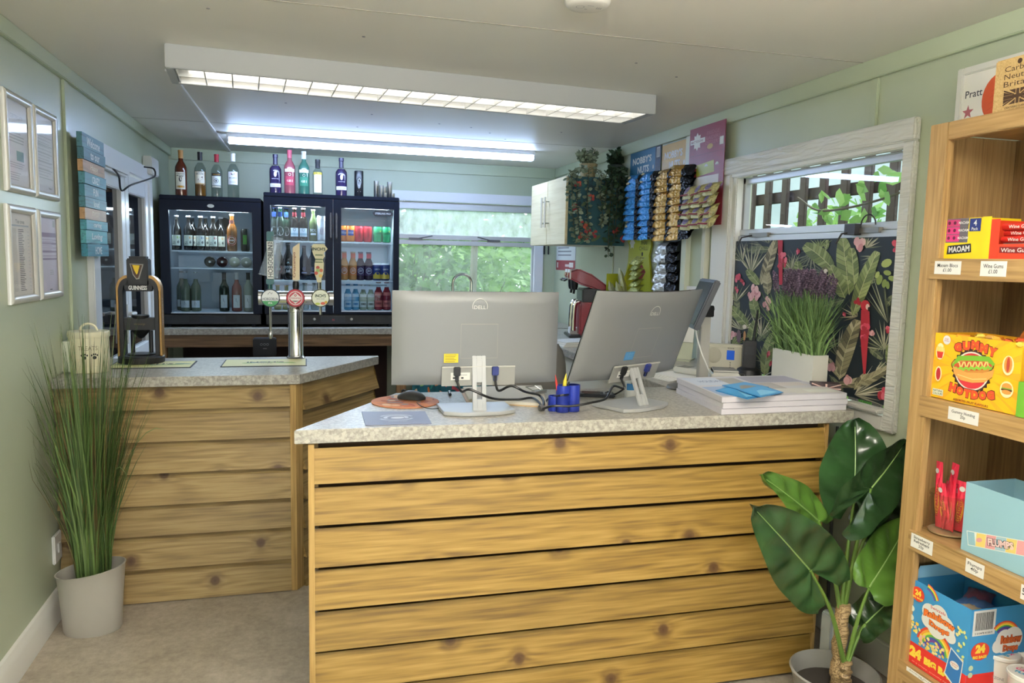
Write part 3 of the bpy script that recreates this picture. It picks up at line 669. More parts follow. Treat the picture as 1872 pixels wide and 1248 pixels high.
bottle('whisky bottle with cream bird label and black cap on the single fridge', ontop(367, 5.74, FS_Z), 'spirit', CLEARB, M('#1b1c22', .4), .242, L_plain(CREAM, .084, .168, words=(('GROUSE', .152, .010, INK), ('FAMOUS', .163, .006, INK)), extra=ex_grouse, half=.034), liquid=(WHISKY, .17), group=SPG, sc=1.03)
def ex_smir(pr, s): pr.rect(-.034*s, .034*s, .148*s, .166*s, INK, 8); pr.text('SMIRNOFF', 0, .157*s, GOLD, h=.009*s, w=.05*s); pr.ring(0, .115*s, .012*s, .015*s, INK); pr.ell(0, .115*s, .005*s, .008*s, INK); pr.rect(-.03*s, .03*s, .07*s, .078*s, CREAM, 6)
bottle('clear vodka bottle with dark red cap on the single fridge', ontop(397, 5.74, FS_Z), 'spirit', CLEARB, REDC, .242, L_plain(M('#d5d8d6', .5), .083, .147, extra=ex_smir, half=.032), group=SPG)
def ex_bac(pr, s): pr.ell(0, .158*s, .014*s, .014*s, M('#b0283a', .5)); pr.ell(0, .158*s, .009*s, .006*s, INK); pr.text('BACARDI', 0, .134*s, INK, h=.010*s, w=.052*s); pr.text('CARTA BLANCA', 0, .107*s, INK, h=.005*s, w=.04*s)
bottle('clear white rum bottle with white cap, rightmost on the single fridge', ontop(427, 5.74, FS_Z), 'spirit', CLEARB, M('#e8e8e8', .4), .242, L_plain(M('#e6e6e6', .5), .09, .175, extra=ex_bac, half=.034), group=SPG, sc=1.04)
def ex_wn(pr, s): pr.ell(0, .135*s, .010*s, .020*s, M('#cfc6da', .5)); pr.ell(.006*s, .15*s, .008*s, .006*s, M('#cfc6da', .5)); pr.text('WHITLEY NEILL', 0, .103*s, M('#d6cfe2', .5), h=.006*s, w=.05*s); pr.rect(-.042*s, .042*s, .045*s, .07*s, M('#dfe0e8', .5), 8); pr.text('RHUBARB & GINGER', 0, .057*s, DPURP, h=.006*s, w=.06*s)
def purple(label, px): return bottle(label, ontop(px, 5.74, FD_Z), 'gin', PURPG, DPURP, .20, lambda pr, s: ex_wn(pr, s), group=SPG)
purple('dark purple gin bottle at the left end of the double fridge top', 504); purple('dark purple gin bottle on the double fridge beside the black tin', 624)
def ex_gor(m):
    def f(pr, s): pr.rect(-.036*s, .036*s, .150*s, .170*s, CREAM, 8); pr.text("GORDON'S", 0, .161*s, INK, h=.009*s, w=.05*s); pr.rect(-.03*s, .03*s, .06*s, .12*s, m, 8); pr.text('GIN', 0, .09*s, CREAM, h=.016*s); pr.ring(0, .132*s, .007*s, .009*s, CREAM)
    return f
bottle('pink gin bottle with pink cap on the double fridge', ontop(530, 5.74, FD_Z), 'spirit', PINKG, M('#c8536a', .4), .245, ex_gor(M('#b0394f', .5)), group=SPG, sc=1.04)
bottle('green gin bottle with white cap on the double fridge', ontop(556, 5.74, FD_Z), 'spirit', TEALG, M('#d5d9d6', .4), .245, ex_gor(M('#2c7a5f', .5)), group=SPG, sc=1.03)
def ex_yel(pr, s): pr.rect(-.03*s, .03*s, .02*s, .15*s, M('#e6e4c9', .5), 8); pr.rect(-.034*s, .034*s, .15*s, .168*s, M('#c9b23c', .5), 8); pr.ring(0, .125*s, .010*s, .013*s, M('#a99131', .5)); pr.ell(0, .125*s, .007*s, .007*s, M('#c9b23c', .5)); pr.text('LIMONE', 0, .16*s, INK, h=.008*s); pr.rect(-.022*s, .022*s, .03*s, .095*s, M('#d9d6ae', .5), 6)
bottle('squat clear bottle with pale yellow label and dark cap on the double fridge', ontop(581, 5.74, FD_Z), 'squat', CLEARB, M('#25252b', .4), .2, lambda pr, s: ex_yel(pr, s), group=SPG, sc=.97)
# black stout tin and steel spirit measures
tn = thing('drinks_tin', 'tall black tin with silver harp on the double fridge', 'tin', ontop(656, 5.74, FD_Z))
MB().lathe([(.031, 0), (.033, .003), (.033, .185), (.031, .189)], M('#15161a', .3), 24).build('body', tn)
mb = MB(); pr = Pr(mb, cyl(.0334)); SILV = M('#c9ccd0', .4)
pr.line([(-.008, .125), (-.012, .10), (-.006, .07), (.0, .062)], .0028, SILV); pr.line([(-.008, .125), (.002, .132), (.010, .122), (.013, .105), (.004, .066)], .0028, SILV)
for k in range(5): pr.line([(-.006+.0035*k, .122-.004*k), (-.003+.0015*k, .075)], .0009, SILV)
pr.rect(-.012, .012, .038, .041, SILV); mb.build('print', tn, smooth=0)
for i, (px, h, r, lab) in enumerate(((688, .125, .019, 'tall steel measure at the left of the bar measures'), (697, .092, .016, 'mid height steel measure second from left in the cluster'), (703, .088, .015, 'steel measure in the middle of the cluster on the double fridge'), (712, .122, .019, 'tall steel measure at the right of the bar measures'), (704, .035, .014, 'tiny steel measure in front of the cluster'), (718, .035, .016, 'tiny steel measure at the right edge of the double fridge'))):
    p = ontop(px, (5.76, 5.72, 5.77, 5.76, 5.68, 5.69)[i], FD_Z); tag(MB().lathe([(r*.93, 0), (r, .002), (r, h), (r*.9, h), (r*.88, h*.3)], STEEL, 18, cap1=True).build('spirit_measure', loc=p), lab, 'measure', 'steel spirit measures on the double fridge')

# ================================================================ FRIDGES
FBODY = M('#0a1322', .4, spec=.15); FIN = M('#c9d3dc', .5); LEDM = M('#eef6ff', .4, emit=2.5, name='fridge_led')
FGL = thinglass('fridge_glass', tint='#e6eef2', ior=1.35)
SHELFW = M('#cfd5da', .3, .5)
def led(loc, w, e):
    l = bpy.data.lights.new('fridge_lamp', 'AREA'); l.shape = 'RECTANGLE'; l.size = w; l.size_y = .03; l.energy = e; l.color = (.82, .92, 1)
    o = bpy.data.objects.new('fridge_lamp', l); COL.objects.link(o); o.location = loc; o.rotation_euler = (math.radians(-25), 0, 0); return o
def fridge(label, x0, x1, y0, y1, h, bays, shelves, floorz, ledp):
    """bays: list of (glass x0, x1, z0, z1) in world; shelves: per-bay list of world z"""
    t = thing('drinks_fridge', label, 'fridge', ((x0+x1)/2, y0, BKZ)); T = Matrix.Translation((-(x0+x1)/2, -y0, -BKZ))
    z0, z1 = BKZ, BKZ+h
    mb = MB().box(x0, x0+.025, y0+.035, y1, z0+.02, z1, FBODY, T).box(x1-.025, x1, y0+.035, y1, z0+.02, z1, FBODY, T).box(x0, x1, y0+.01, y1, z1-.028, z1, FBODY, T).box(x0+.025, x1-.025, y1-.03, y1, z0+.02, z1-.028, FBODY, T).box(x0, x1, y0+.035, y1, z0+.02, z0+.10, FBODY, T)
    for fx in (x0+.04, x1-.06):
        for fy in (y0+.06, y1-.06): mb.lathe([(.018, z0), (.018, z0+.02)], FBODY, 10, T, c=(fx, fy))
    mb.build('cabinet', t, bevel=.004)
    MB().box(x0+.026, x1-.026, y1-.036, y1-.031, z0+.10, z1-.03, FIN, T).box(x0+.026, x0+.03, y0+.04, y1-.036, z0+.1, z1-.03, FIN, T).box(x1-.03, x1-.026, y0+.04, y1-.036, z0+.1, z1-.03, FIN, T).box(x0+.03, x1-.03, y0+.04, y1-.036, z1-.034, z1-.03, FIN, T).box(x0+.03, x1-.03, y0+.04, y1-.036, z0+.1, z0+.104, FIN, T).build('liner', t, smooth=0)
    gr = MB().box(x0+.01, x1-.01, y0+.012, y0+.04, z0+.022, z0+.088, M('#0b0f16', .4), T)
    for k in range(16):
        for s in (0, 1):
            xx = (x0+.03+k*.009) if s == 0 else (x1-.03-k*.009); gr.box(xx-.002, xx+.002, y0+.009, y0+.013, z0+.035, z0+.075, M('#1d2530', .5), T)
    gr.box((x0+x1)/2-.085, (x0+x1)/2+.085, y0+.008, y0+.013, z0+.034, z0+.078, M('#171e29', .3), T); gr.build('grille', t, smooth=0)
    nb = len(bays)
    for i, (gx0, gx1, gz0, gz1) in enumerate(bays):
        dx0 = x0 if i == 0 else (bays[i-1][1]+gx0)/2+.002; dx1 = x1 if i == nb-1 else (gx1+bays[i+1][0])/2-.002
        dz0, dz1 = z0+.095, z1-.03
        mb = MB().box(dx0, gx0, y0, y0+.034, dz0, dz1, FBODY, T).box(gx1, dx1, y0, y0+.034, dz0, dz1, FBODY, T).box(gx0, gx1, y0, y0+.034, dz0, gz0, FBODY, T).box(gx0, gx1, y0, y0+.034, gz1, dz1, FBODY, T)
        d = mb.build('door', t, bevel=.002); MB().box(gx0, gx1, y0+.012, y0+.016, gz0, gz1, FGL, T).build('door_glass', d, smooth=0)
        mb = MB().box(gx0, gx1, y0+.004, y0+.012, gz0-.001, gz0+.006, SHELFW, T); mb.build('door_seal', d, smooth=0)
        for z in shelves[i]:
            sh = MB()
            n = int((gx1-gx0)/.022)
            for k in range(n+1): sh.box(gx0+(gx1-gx0)*k/n-.0015, gx0+(gx1-gx0)*k/n+.0015, y0+.06, y1-.06, z-.006, z-.003, SHELFW, T)
            sh.box(gx0-.01, gx1+.01, y0+.055, y0+.06, z-.010, z, SHELFW, T).box(gx0-.01, gx1+.01, y1-.08, y1-.075, z-.008, z-.002, SHELFW, T); sh.build('shelf', t, smooth=0)
        MB().box(gx0+.02, gx1-.02, y0+.05, y0+.065, gz1+.004, gz1+.012, LEDM, T).build('led_strip', t, smooth=0)
        led(((gx0+gx1)/2, y0+.08, gz1-.004), gx1-gx0-.06, ledp)
    return t, T
FY = 5.6
SX0, SX1 = -.955, -.305
f1, T1 = fridge('single door black drinks fridge at the left end of the back worktop', SX0, SX1, FY, 6.2, .895, [(-.897, -.364, 1.082, 1.78)], [[1.512, 1.395]], 0, 5.0)
mb = MB(); mb.lathe([(.0, 0), (.022, 0), (.022, .003)], M('#aab0b2', .3, .6), 20, T=T1 @ RT(PI/2, 0, 0, (-.63, FY, 1.815)) @ Matrix.Diagonal((1, .55, 1, 1))); mb.build('badge', f1)
MB().box(-.69, -.52, 6.09, 6.15, 1.13, 1.36, M('#d9dee2', .5), T1).build('cooler_cover', f1, bevel=.01)
mb = MB(); mb.lathe([(.0, 0), (.055, 0), (.062, .006), (.062, .02)], M('#1b2027', .5), 24, T=T1 @ RT(PI/2, 0, 0, (-.60, 6.16, 1.70))); mb.build('fan', f1)
MB().box(-.86, -.4, 6.10, 6.16, 1.28, 1.39, M('#b9c4cd', .5), T1).build('vent_panel', f1, bevel=.004)
f2, T2 = fridge('double door black drinks fridge in the middle of the back worktop', -.288, .650, FY, 6.2, .94, [(-.243, .127, 1.097, 1.838), (.238, .610, 1.097, 1.836)], [[1.597, 1.319], [1.600, 1.323]], 0, 5.5)
mb = MB(); pr = Pr(mb, lambda u, v, h: tuple(T2 @ Vector((u, FY-h, v)))); pr.poly([(.46+.0, 1.812), (.475, 1.825), (.59, 1.825), (.603, 1.812), (.603, 1.80), (.59, 1.788), (.475, 1.788), (.46, 1.80)], M('#1c2028', .4)); pr.text('STERLING PRO', .532, 1.806, M('#c9ced4', .4), h=.013, w=.11); mb.build('badge', f2, smooth=0)
for x in (.05, .31): MB().lathe([(.010, 0), (.010, .006), (.007, .008)], STEEL, 14, T=T2 @ RT(PI/2, 0, 0, (x, FY+.012, 1.043))).build('lock', f2)
for x in (.165, .205): MB().box(x-.006, x+.006, FY-.012, FY, 1.62, 1.80, M('#2a313d', .25, .3), T2).build('handle', f2, bevel=.004)
mb = MB(); pr = Pr(mb, lambda u, v, h: tuple(T2 @ Vector((u, FY+.007-h, v)))); pr.text('N', .182, 1.038, M('#c23a4a', .5), h=.014); mb.build('display', f2, smooth=0)

# contents -------------------------------------------------------
def sx(px, y): return P(px, 480, 'y', y).x
def onshelf(px, y, z): return (sx(px, y), y, z)
FYI = FY+.10
def kiwi(mc):
    def ex(pr, s): pr.ell(-.006*s, .098*s, .017*s, .012*s, mc, n=12); pr.ell(.016*s, .094*s, .01*s, .01*s, mc, n=10); pr.ell(.016*s, .06*s, .007*s, .010*s, INK, n=10); pr.line([(.016*s, .068*s), (.021*s, .076*s)], .002*s, INK); pr.line([(.015*s, .052*s), (.014*s, .045*s)], .0015*s, INK); pr.text('OLD\nMOUT', -.012*s, .055*s, INK, h=.022*s, w=.024*s)
    return L_plain(M('#d9dccb', .6), .034, .112, extra=ex, half=.034)
mid = [('lime fruit', '#9dbb4e', 324), ('orange fruit', '#d99a4a', 346), ('blue berry', '#6a6f9a', 368), ('red berry', '#a83a48', 391)]
for nme, hx, px in mid:
    bottle('dark cider bottle with %s label on the top shelf of the single fridge' % nme, onshelf(px, FYI, 1.512), 'cider', DGLASS, M('#c9ccd0', .4), .246, kiwi(M(hx, .6)), group='cider bottles in the single fridge', sc=.92)
back0 = bottle('dark cider bottle in the second row behind the front ciders', onshelf(353, FYI+.1, 1.512), 'cider', DGLASS, M('#c9ccd0', .4), .246, kiwi(M('#d99a4a', .6)), group='second row of cider bottles', sc=.92)
for px in (377, 405): dup(back0, 'dark cider bottle in the second row behind the front ciders', onshelf(px, FYI+.1, 1.512))
bottle('cider bottle with round pink grapefruit label on the top shelf of the single fridge', onshelf(425, FYI, 1.512), 'cider', M('#7a4a1e', .08, spec=.6), M('#e3d9c4', .4), .246, lambda pr, s: (pr.ell(0, .075*s, .034*s, .034*s, M('#e07a78', .5), n=24), pr.ring(0, .075*s, .02*s, .023*s, M('#f0cfc4', .5)), pr.text('PINK', 0, .075*s, M('#f3e3d8', .5), h=.012*s), pr.rect(-.015*s, .015*s, .19*s, .215*s, M('#d98a80', .5), 6)), group='cider bottles in the single fridge', sc=1.0)
bottle('dark energy drink can with green claw mark in the single fridge', onshelf(449, FYI, 1.512), 'tallcan', M('#0f1412', .3, .3), None, None, lambda pr, s: [pr.line([(-.010+.009*k, .115), (-.008+.008*k, .08), (-.010+.009*k, .05)], .004, M('#58b83a', .4)) for k in range(3)], cat='can', sc=1.05, name='drink_can')
wb = [('#141a16', 388), ('#3a1c1c', 410), ('#8d9486', 432), ('#767c74', 453)]
for i, (hx, px) in enumerate(wb):
    p = onshelf(px, FYI+.28, 1.397+.0375); m = M(hx, .1, spec=.6)
    t = thing('wine_bottle', ('black capped', 'dark red', 'pale green', 'grey green')[i]+' wine bottle lying on the middle shelf of the single fridge', 'bottle', p, 0, 'wine bottles lying on the middle shelf')
    MB().lathe(profile('wine'), m, 18, T=RT(-PI/2, 0, 0, (0, -.15, 0))).build('body', t, smooth=50); MB().lathe([(.008, 0), (.008, .002)], STEEL, 10, T=RT(PI/2, 0, 0, (0, -.1505, 0))).build('punt', t)
def star(pr, s):
    pr.rect(-.033*s, .033*s, .03*s, .085*s, M('#dfe0dd', .6), 8); pts = []
    for k in range(10):
        a = PI/2+k*PI/5; r = (.024 if k % 2 == 0 else .008)*s; pts.append((r*math.cos(a+.2), .057*s+r*math.sin(a+.2)))
    pr.poly(pts, M('#77777a', .7))
for i, px in enumerate((338, 357)):
    bottle(('left', 'right')[i]+'hand pale green wine bottle with grey starfish label in the single fridge', onshelf(px, FYI, 1.09), 'wine', M('#59604a', .1, spec=.6), M('#a9aaa0', .4), .255, star, group='starfish label wine bottles', sc=.9)
bottle('wine bottle standing behind the starfish label pair in the single fridge', onshelf(331, FYI+.1, 1.09), 'wine', M('#59604a', .1, spec=.6), M('#a9aaa0', .4), .255, star, sc=.9)
def sketch(pr, s):
    pr.rect(-.026*s, .026*s, .03*s, .13*s, M('#e4e4de', .6), 8); pr.line([(-.008*s, .105*s), (.0, .08*s), (.012*s, .05*s)], .010*s, M('#7b7b78', .7)); pr.line([(-.014*s, .115*s), (.012*s, .112*s)], .003*s, INK); pr.rect(-.016*s, .016*s, .122*s, .125*s, GREYINK)
for i, (hx, px, lab) in enumerate((('#1f2a1c', 409, 'dark green'), ('#7a3b33', 432, 'rose'), ('#8b9384', 453, 'clear'))):
    bottle('%s wine bottle with white sketch label in the single fridge' % lab, onshelf(px, FYI, 1.09), 'wine', M(hx, .1, spec=.6), M('#26282a' if i != 1 else '#c9c9c6', .4), .25, sketch, group='sketch label wine bottles', sc=.9)
# double fridge, left bay
WL = M('#e2e4e4', .6)
def oval(mc): return lambda pr, s: (pr.ell(0, .065*s, .024*s, .032*s, WL, n=20), pr.ring(0, .065*s, .020*s, .022*s, mc, sv=1.35), pr.rect(-.015*s, .015*s, .058*s, .070*s, mc, 4), pr.rect(-.0145*s, .0145*s, .165*s, .2*s, M('#27458f', .5), 6))
for i, px in enumerate((502, 513, 524)):
    bottle(('left', 'middle', 'right')[i]+' dark green lager bottle with white oval label in the double fridge', onshelf(px, FYI+(.0 if i == 1 else .035), 1.597), 'beer', GRNGL, M('#39518f', .4), .224, oval(M('#3a4a3e', .6)), group='oval label lager bottles')
def pale(pr, s): pr.rect(-.030*s, .030*s, .03*s, .09*s, M('#d7dfe2', .6), 8); pr.rect(-.03*s, .03*s, .04*s, .055*s, M('#9fb9c4', .6), 8); pr.ring(0, .078*s, .008*s, .010*s, INK); pr.rect(-.014*s, .014*s, .17*s, .2*s, M('#c5505a', .5), 6)
for i, px in enumerate((539, 555)):
    bottle(('left', 'right')[i]+' dark beer bottle with pale blue label and pink neck in the double fridge', onshelf(px, FYI, 1.597), 'beer', DGLASS, M('#d9a0a0', .4), .224, pale, group='pale blue label beer bottles')
bottle('olive green beer bottle with printed white lettering in the double fridge', onshelf(573, FYI, 1.597), 'beer', M('#5e6a42', .1, spec=.6), M('#b5b08a', .4), .224, lambda pr, s: (pr.text('SOL', 0, .08*s, WL, h=.02*s), pr.rect(-.02*s, .02*s, .045*s, .06*s, WL, 6)), sc=.97)
bottle('tall white can on the top shelf of the double fridge', onshelf(588, FYI, 1.597), 'tallcan', M('#d4d8dd', .35, .2), None, None, lambda pr, s: (pr.rect(-.02, .02, .05, .10, M('#c4b9bd', .5), 6), pr.ring(0, .08, .01, .012, M('#9a8f98', .5))), cat='can', sc=1.22, name='drink_can')
def doom(pr, s): pr.text('DOOM\nBAR', 0, .075*s, WL, h=.045*s, w=.05*s); pr.poly([(-.01*s, .115*s), (0, .128*s), (.01*s, .115*s)], WL)
bottle('dark ale bottle with large white lettering on the middle shelf of the double fridge', onshelf(527, FYI, 1.319), 'cider', DGLASS, M('#2a2a2c', .4), .246, doom, sc=1.02)
bottle('dark ale bottle with round red label beside the white lettered ale', onshelf(509, FYI+.03, 1.319), 'cider', DGLASS, M('#2a2a2c', .4), .246, lambda pr, s: (pr.ell(0, .075*s, .028*s, .028*s, M('#8f2b36', .5)), pr.text('ALE', 0, .075*s, WL, h=.014*s)))
for i, px in enumerate((556, 572)):
    bottle(('left', 'right')[i]+' dark blue stout bottle on the middle shelf of the double fridge', onshelf(px, FYI, 1.319), 'cider', M('#151b2b', .08, spec=.7), M('#2a2f45', .4), .246, lambda pr, s: (pr.rect(-.02*s, .02*s, .05*s, .06*s, M('#6d7796', .5), 6), pr.ell(0, .085*s, .012*s, .016*s, M('#39456b', .5))), group='dark blue stout bottles', sc=.95)
bottle('dark ale bottle at the right end of the middle shelf behind the cider handle', onshelf(588, FYI+.02, 1.319), 'cider', DGLASS, M('#555', .4) if False else M('#3a3a3c', .4), .246, None, sc=.95)
for i, (px, hx) in enumerate(((507, '#b08a3a'), (523, '#a5803a'))):
    bottle(('left', 'right')[i]+' small yellow labelled bottle low in the double fridge behind the tap', onshelf(px, FYI, 1.105), 'small', M('#8d8a4e', .1), M(hx, .4), .166, L_plain(M('#d6c070', .6), .025, .07), group='small yellow labelled bottles')
for i, px in enumerate((557, 575)):
    bottle(('left', 'right')[i]+' small clear tonic bottle low in the double fridge behind the tap', onshelf(px, FYI, 1.105), 'small', M('#a7b3b0', .1), M('#6b7276', .4), .166, L_plain(M('#c9cfd0', .6), .03, .07), group='small tonic bottles', sc=1.1)
# right bay
def fanta(pr, s): pr.rect(-.022, .022, .045, .085, M('#27418c', .4), 8); pr.text('FANTA', 0, .066, WL, h=.018, w=.04)
def coke(pr, s): pr.text('Coca-Cola', 0, .062, M('#5f1018', .5), h=.022, w=.075, rot=PI/2)
def sprite(pr, s): pr.text('Sprite', 0, .066, M('#0e3a28', .5), h=.026, w=.055); pr.ell(.02, .082, .006, .006, M('#d9c83a', .5))
CG = 'soft drink cans on the top shelf'
for i, (px, hx, fn, lab) in enumerate(((628, '#e8822a', None, 'orange can cut off by the door edge'), (641, '#e8822a', fanta, 'orange can with blue and white badge'), (656, '#c92f38', coke, 'left hand red cola can'), (672, '#c92f38', coke, 'right hand red cola can'), (690, '#2f9a63', sprite, 'left hand green lemonade can'), (706, '#2f9a63', sprite, 'right hand green lemonade can'))):
    bottle(lab+' on the top shelf of the double fridge', onshelf(px, FYI+(.02 if i == 0 else 0), 1.600), 'can', M(hx, .3, .15), None, None, fn or fanta, cat='can', group=CG, name='drink_can', sc=.98)
def j2o(bgm, m2):
    def f(pr, s): pr.rect(-.0265*s, .0265*s, .03*s, .085*s, bgm, 8); pr.ring(0, .058*s, .016*s, .0185*s, WL); pr.text('J2O', 0, .058*s, WL, h=.018*s, w=.022*s); pr.rect(-.015*s, .015*s, .135*s, .165*s, m2, 6)
    return f
for i, (px, b_, l_, lab) in enumerate(((629, '#c98a4e', '#d9824a', 'leftmost orange'), (645, '#c98a4e', '#d9824a', 'second orange'), (659, '#3d2b38', '#4b2f52', 'left purple'), (674, '#3d2b38', '#4b2f52', 'right purple'))):
    bottle(lab+' fruit juice bottle on the middle shelf of the double fridge', onshelf(px, FYI, 1.323), 'small', M(b_, .12), M('#b5a08a' if i < 2 else '#7d6a78', .4), .166, j2o(M(l_, .5), M('#d96a4a' if i < 2 else '#c8454e', .5)), group='fruit juice bottles in the double fridge', sc=1.18)
for i, px in enumerate((689, 704)):
    bottle(('left', 'right')[i]+' blue and yellow lemonade bottle with white lid in the double fridge', onshelf(px, FYI, 1.323), 'can', M('#2e3f7a', .35), M('#e4e4e0', .4), .105, lambda pr, s: (pr.rect(-.03*s, .03*s, .012*s, .04*s, M('#d8b23a', .5), 8), pr.ell(0, .042*s, .018*s, .014*s, M('#e0be4a', .5)), pr.text('LEMON', 0, .075*s, WL, h=.010*s, w=.035*s)), group='blue and yellow lemonade bottles', sc=1.1)
def low(c1, c2): return lambda pr, s: (pr.rect(-.0265*s, .0265*s, .02*s, .06*s, M(c1, .5), 8), pr.rect(-.018*s, .018*s, .035*s, .048*s, M(c2, .5), 6), pr.rect(-.0265*s, .0265*s, .09*s, .11*s, M(c1, .5), 8))
for i, (px, b_, c1, c2, cp, lab, sc_) in enumerate(((636, '#5f9cb8', '#b9d4df', '#3a7fae', '#3f86b5', 'left blue water', 1.08), (650, '#5f9cb8', '#b9d4df', '#3a7fae', '#3f86b5', 'right blue water', 1.08), (664, '#a3aa8e', '#dfe0d2', '#6a6c5a', '#d5d7d2', 'left pale tonic', 1.06), (678, '#a3aa8e', '#dfe0d2', '#6a6c5a', '#d5d7d2', 'right pale tonic', 1.06), (692, '#8e2d35', '#cf6a62', '#8e2d35', '#c9a0a0', 'left red juice', 1.2), (707, '#8e2d35', '#cf6a62', '#8e2d35', '#c9a0a0', 'right red juice', 1.2))):
    bottle(lab+' bottle on the bottom shelf of the double fridge', onshelf(px, FYI, 1.105), 'small', M(b_, .12), M(cp, .4), .15, low(c1, c2), group='small bottles on the bottom shelf', sc=sc_)
# ================================================================ LEFT WALL: frames, plank sign, sockets
WALLROT = PI/2                                  # things on the left wall: local x runs away from the viewer, front faces the room
SNAP = M('#d4d3ce', .3, .15)
def poster(label, y0, y1, z0, z1, paint, sheet='#e4e2e2'):
    t = thing('poster_frame', label, 'picture frame', (XL, (y0+y1)/2, z0), WALLROT, 'snap poster frames on the left wall'); w, h, f = (y1-y0)/2, z1-z0, .028
    mb = MB(); pf = [(0, 0), (0, -.010), (.006, -.017), (.018, -.017), (.026, -.011), (f, -.006)]
    for a, b_ in (((-w, 0), (w, 0)), ((w, 0), (w, h)), ((w, h), (-w, h)), ((-w, h), (-w, 0))):
        d = Vector((b_[0]-a[0], b_[1]-a[1])).normalized(); n = Vector((-d.y, d.x)); vs = []
        for (o, y) in pf: vs.append((a[0]+n.x*o+d.x*o, y, a[1]+n.y*o+d.y*o))
        for (o, y) in pf: vs.append((b_[0]+n.x*o-d.x*o, y, b_[1]+n.y*o-d.y*o))
        k = len(pf); mb.add(vs, [(i, i+1, k+i+1, k+i) for i in range(k-1)], SNAP)
    mb.build('frame', t, smooth=50)
    mb = MB().box(-w+.01, w-.01, -.003, -.0005, .01, h-.01, PAPER); pr = Pr(mb, flat(-.003)); pr.rect(-w+f, w-f, f, h-f, M(sheet, .6)); paint(pr, w-f, f, h-f); mb.build('sheet', t, smooth=0)
    MB().box(-w+f-.004, w-f+.004, -.0075, -.0065, f-.004, h-f+.004, thinglass('poster_cover', ior=1.3, rough=.05)).build('cover', t, smooth=0)
LG = M('#b9bcc2', .7); LIL = M('#a99bb5', .7); TEALP = M('#8aa8a5', .7); INK2 = M('#4d4c50', .7)
def pA(pr, w, z0, z1):
    H = z1-z0; pr.rect(-.1*w, .55*w, z0+.30*H, z0+.42*H, TEALP); pr.lines(-.8*w, .8*w, z0+.20*H, z0+.28*H, 3, LG); pr.lines(-.8*w, .3*w, z0+.05*H, z0+.16*H, 4, LG); pr.lines(-.8*w, .8*w, z0+.5*H, z0+.72*H, 6, LG); pr.text('CERTIFICATE', 0, z0+.82*H, LG, w=1.1*w, bold=0)
def pB(pr, w, z0, z1):
    H = z1-z0
    for k in range(6): pr.rect(-.85*w, .85*w, z0+(.18+.11*k)*H, z0+(.19+.11*k)*H, LG)
    pr.lines(-.8*w, .8*w, z0+.2*H, z0+.8*H, 14, M('#c9c7cf', .7), .25); pr.text('Notice', .5*w, z0+.06*H, INK2, w=.3*w, bold=0)
def pC(pr, w, z0, z1):
    H = z1-z0; pr.text('Tide times', 0, z0+.90*H, INK2, w=.75*w, bold=0); pr.rect(-.75*w, .75*w, z0+.84*H, z0+.86*H, LG)
    pr.rect(-.8*w, -.35*w, z0+.05*H, z0+.82*H, M('#d9d3cc', .7))
    for k in range(34):
        v = z0+(.80-.0225*k)*H; pr.rect(-.2*w, (.1+.2*random.random())*w, v, v+.007*H, INK2)
        if k % 2: pr.rect(.62*w, .74*w, v, v+.006*H, LG)
        if k > 18: pr.rect(-.6*w, -.5*w, v, v+.006*H, LG)
def pD(pr, w, z0, z1):
    H = z1-z0; pr.rect(.6*w, .88*w, z0+.88*H, z0+.97*H, LG); pr.rect(-.95*w, .95*w, z0+.74*H, z0+.80*H, LIL)
    for k, vv in enumerate((.70, .64, .59, .53, .48, .43)): pr.rect(-.95*w, .95*w, z0+vv*H, z0+(vv+(.025 if k % 2 else .008))*H, LIL)
    pr.lines(-.85*w, .8*w, z0+.55*H, z0+.72*H, 6, M('#cbbfd3', .7), .4); pr.lines(.1*w, .6*w, z0+.22*H, z0+.3*H, 3, LG); pr.rect(.0, .3*w, z0+.02*H, z0+.03*H, INK2)
poster('upper row wall poster frame nearest the viewer, pale sheet with teal block', 3.005, 3.280, 1.695, 2.043, pA, '#e2e2e8')
poster('upper row wall poster frame beside the panel strip, faint lined sheet', 3.297, 3.572, 1.695, 2.041, pB, '#e0dfe6')
poster('lower row wall poster frame nearest the viewer, tall printed timetable', 2.992, 3.275, 1.303, 1.652, pC, '#e6dfd8')
poster('lower row wall poster frame beside the panel strip, lilac banded sheet', 3.300, 3.568, 1.303, 1.650, pD, '#ddd6e6')

sg = thing('plank_sign', 'hanging plank sign of ten blue and tan boards beside the doors', 'sign', (XL+.0, 3.935, 1.475), WALLROT)
words = ['Welcome', 'to our', 'Happy', 'CRAZY', 'FUN', 'loud', 'messy', 'caring', 'Loving', 'HOME']
pc = ['#4e7f8b', '#41707d', '#b58f66', '#4f8b9a', '#417f8f', '#457a88', '#b58f66', '#4a93a3', '#53a0a8', '#357f93']
hts = [.064, .052, .052, .052, .055, .047, .052, .045, .060, .058]; z = .535
for i, wd in enumerate(words):
    h = hts[i]; o = (.0, .004, .0, .006, .012, .002, .004, .008, .010, .012)[i]; w_ = .185
    m = wood('painted_plank_%d' % i, pc[i], pc[i], '#2f4a52' if pc[i] != '#b58f66' else '#8a6844', knots=False, contrast=.6)
    mb = MB().box(-w_+o, w_+o, -.060-(.004 if i % 2 else 0), -.038, z-h+.002, z, m); pr = Pr(mb, flat(-.060-(.004 if i % 2 else 0)))
    pr.text(wd, o, z-h/2, M('#dfe6e6', .6) if pc[i] != '#b58f66' else M('#dcc9a8', .6), h=h*.62, w=min(.30, h*.5*len(wd)), bold=.02, shear=.25 if i in (0, 2, 8) else 0); mb.build('plank', sg, smooth=0); z -= h+.0005
MB().box(-.16, -.13, -.038, -.033, 0, .53, M('#3d4b4e', .8)).box(.0, .03, -.038, -.001, 0, .53, M('#3d4b4e', .8)).build('backing_strip', sg)
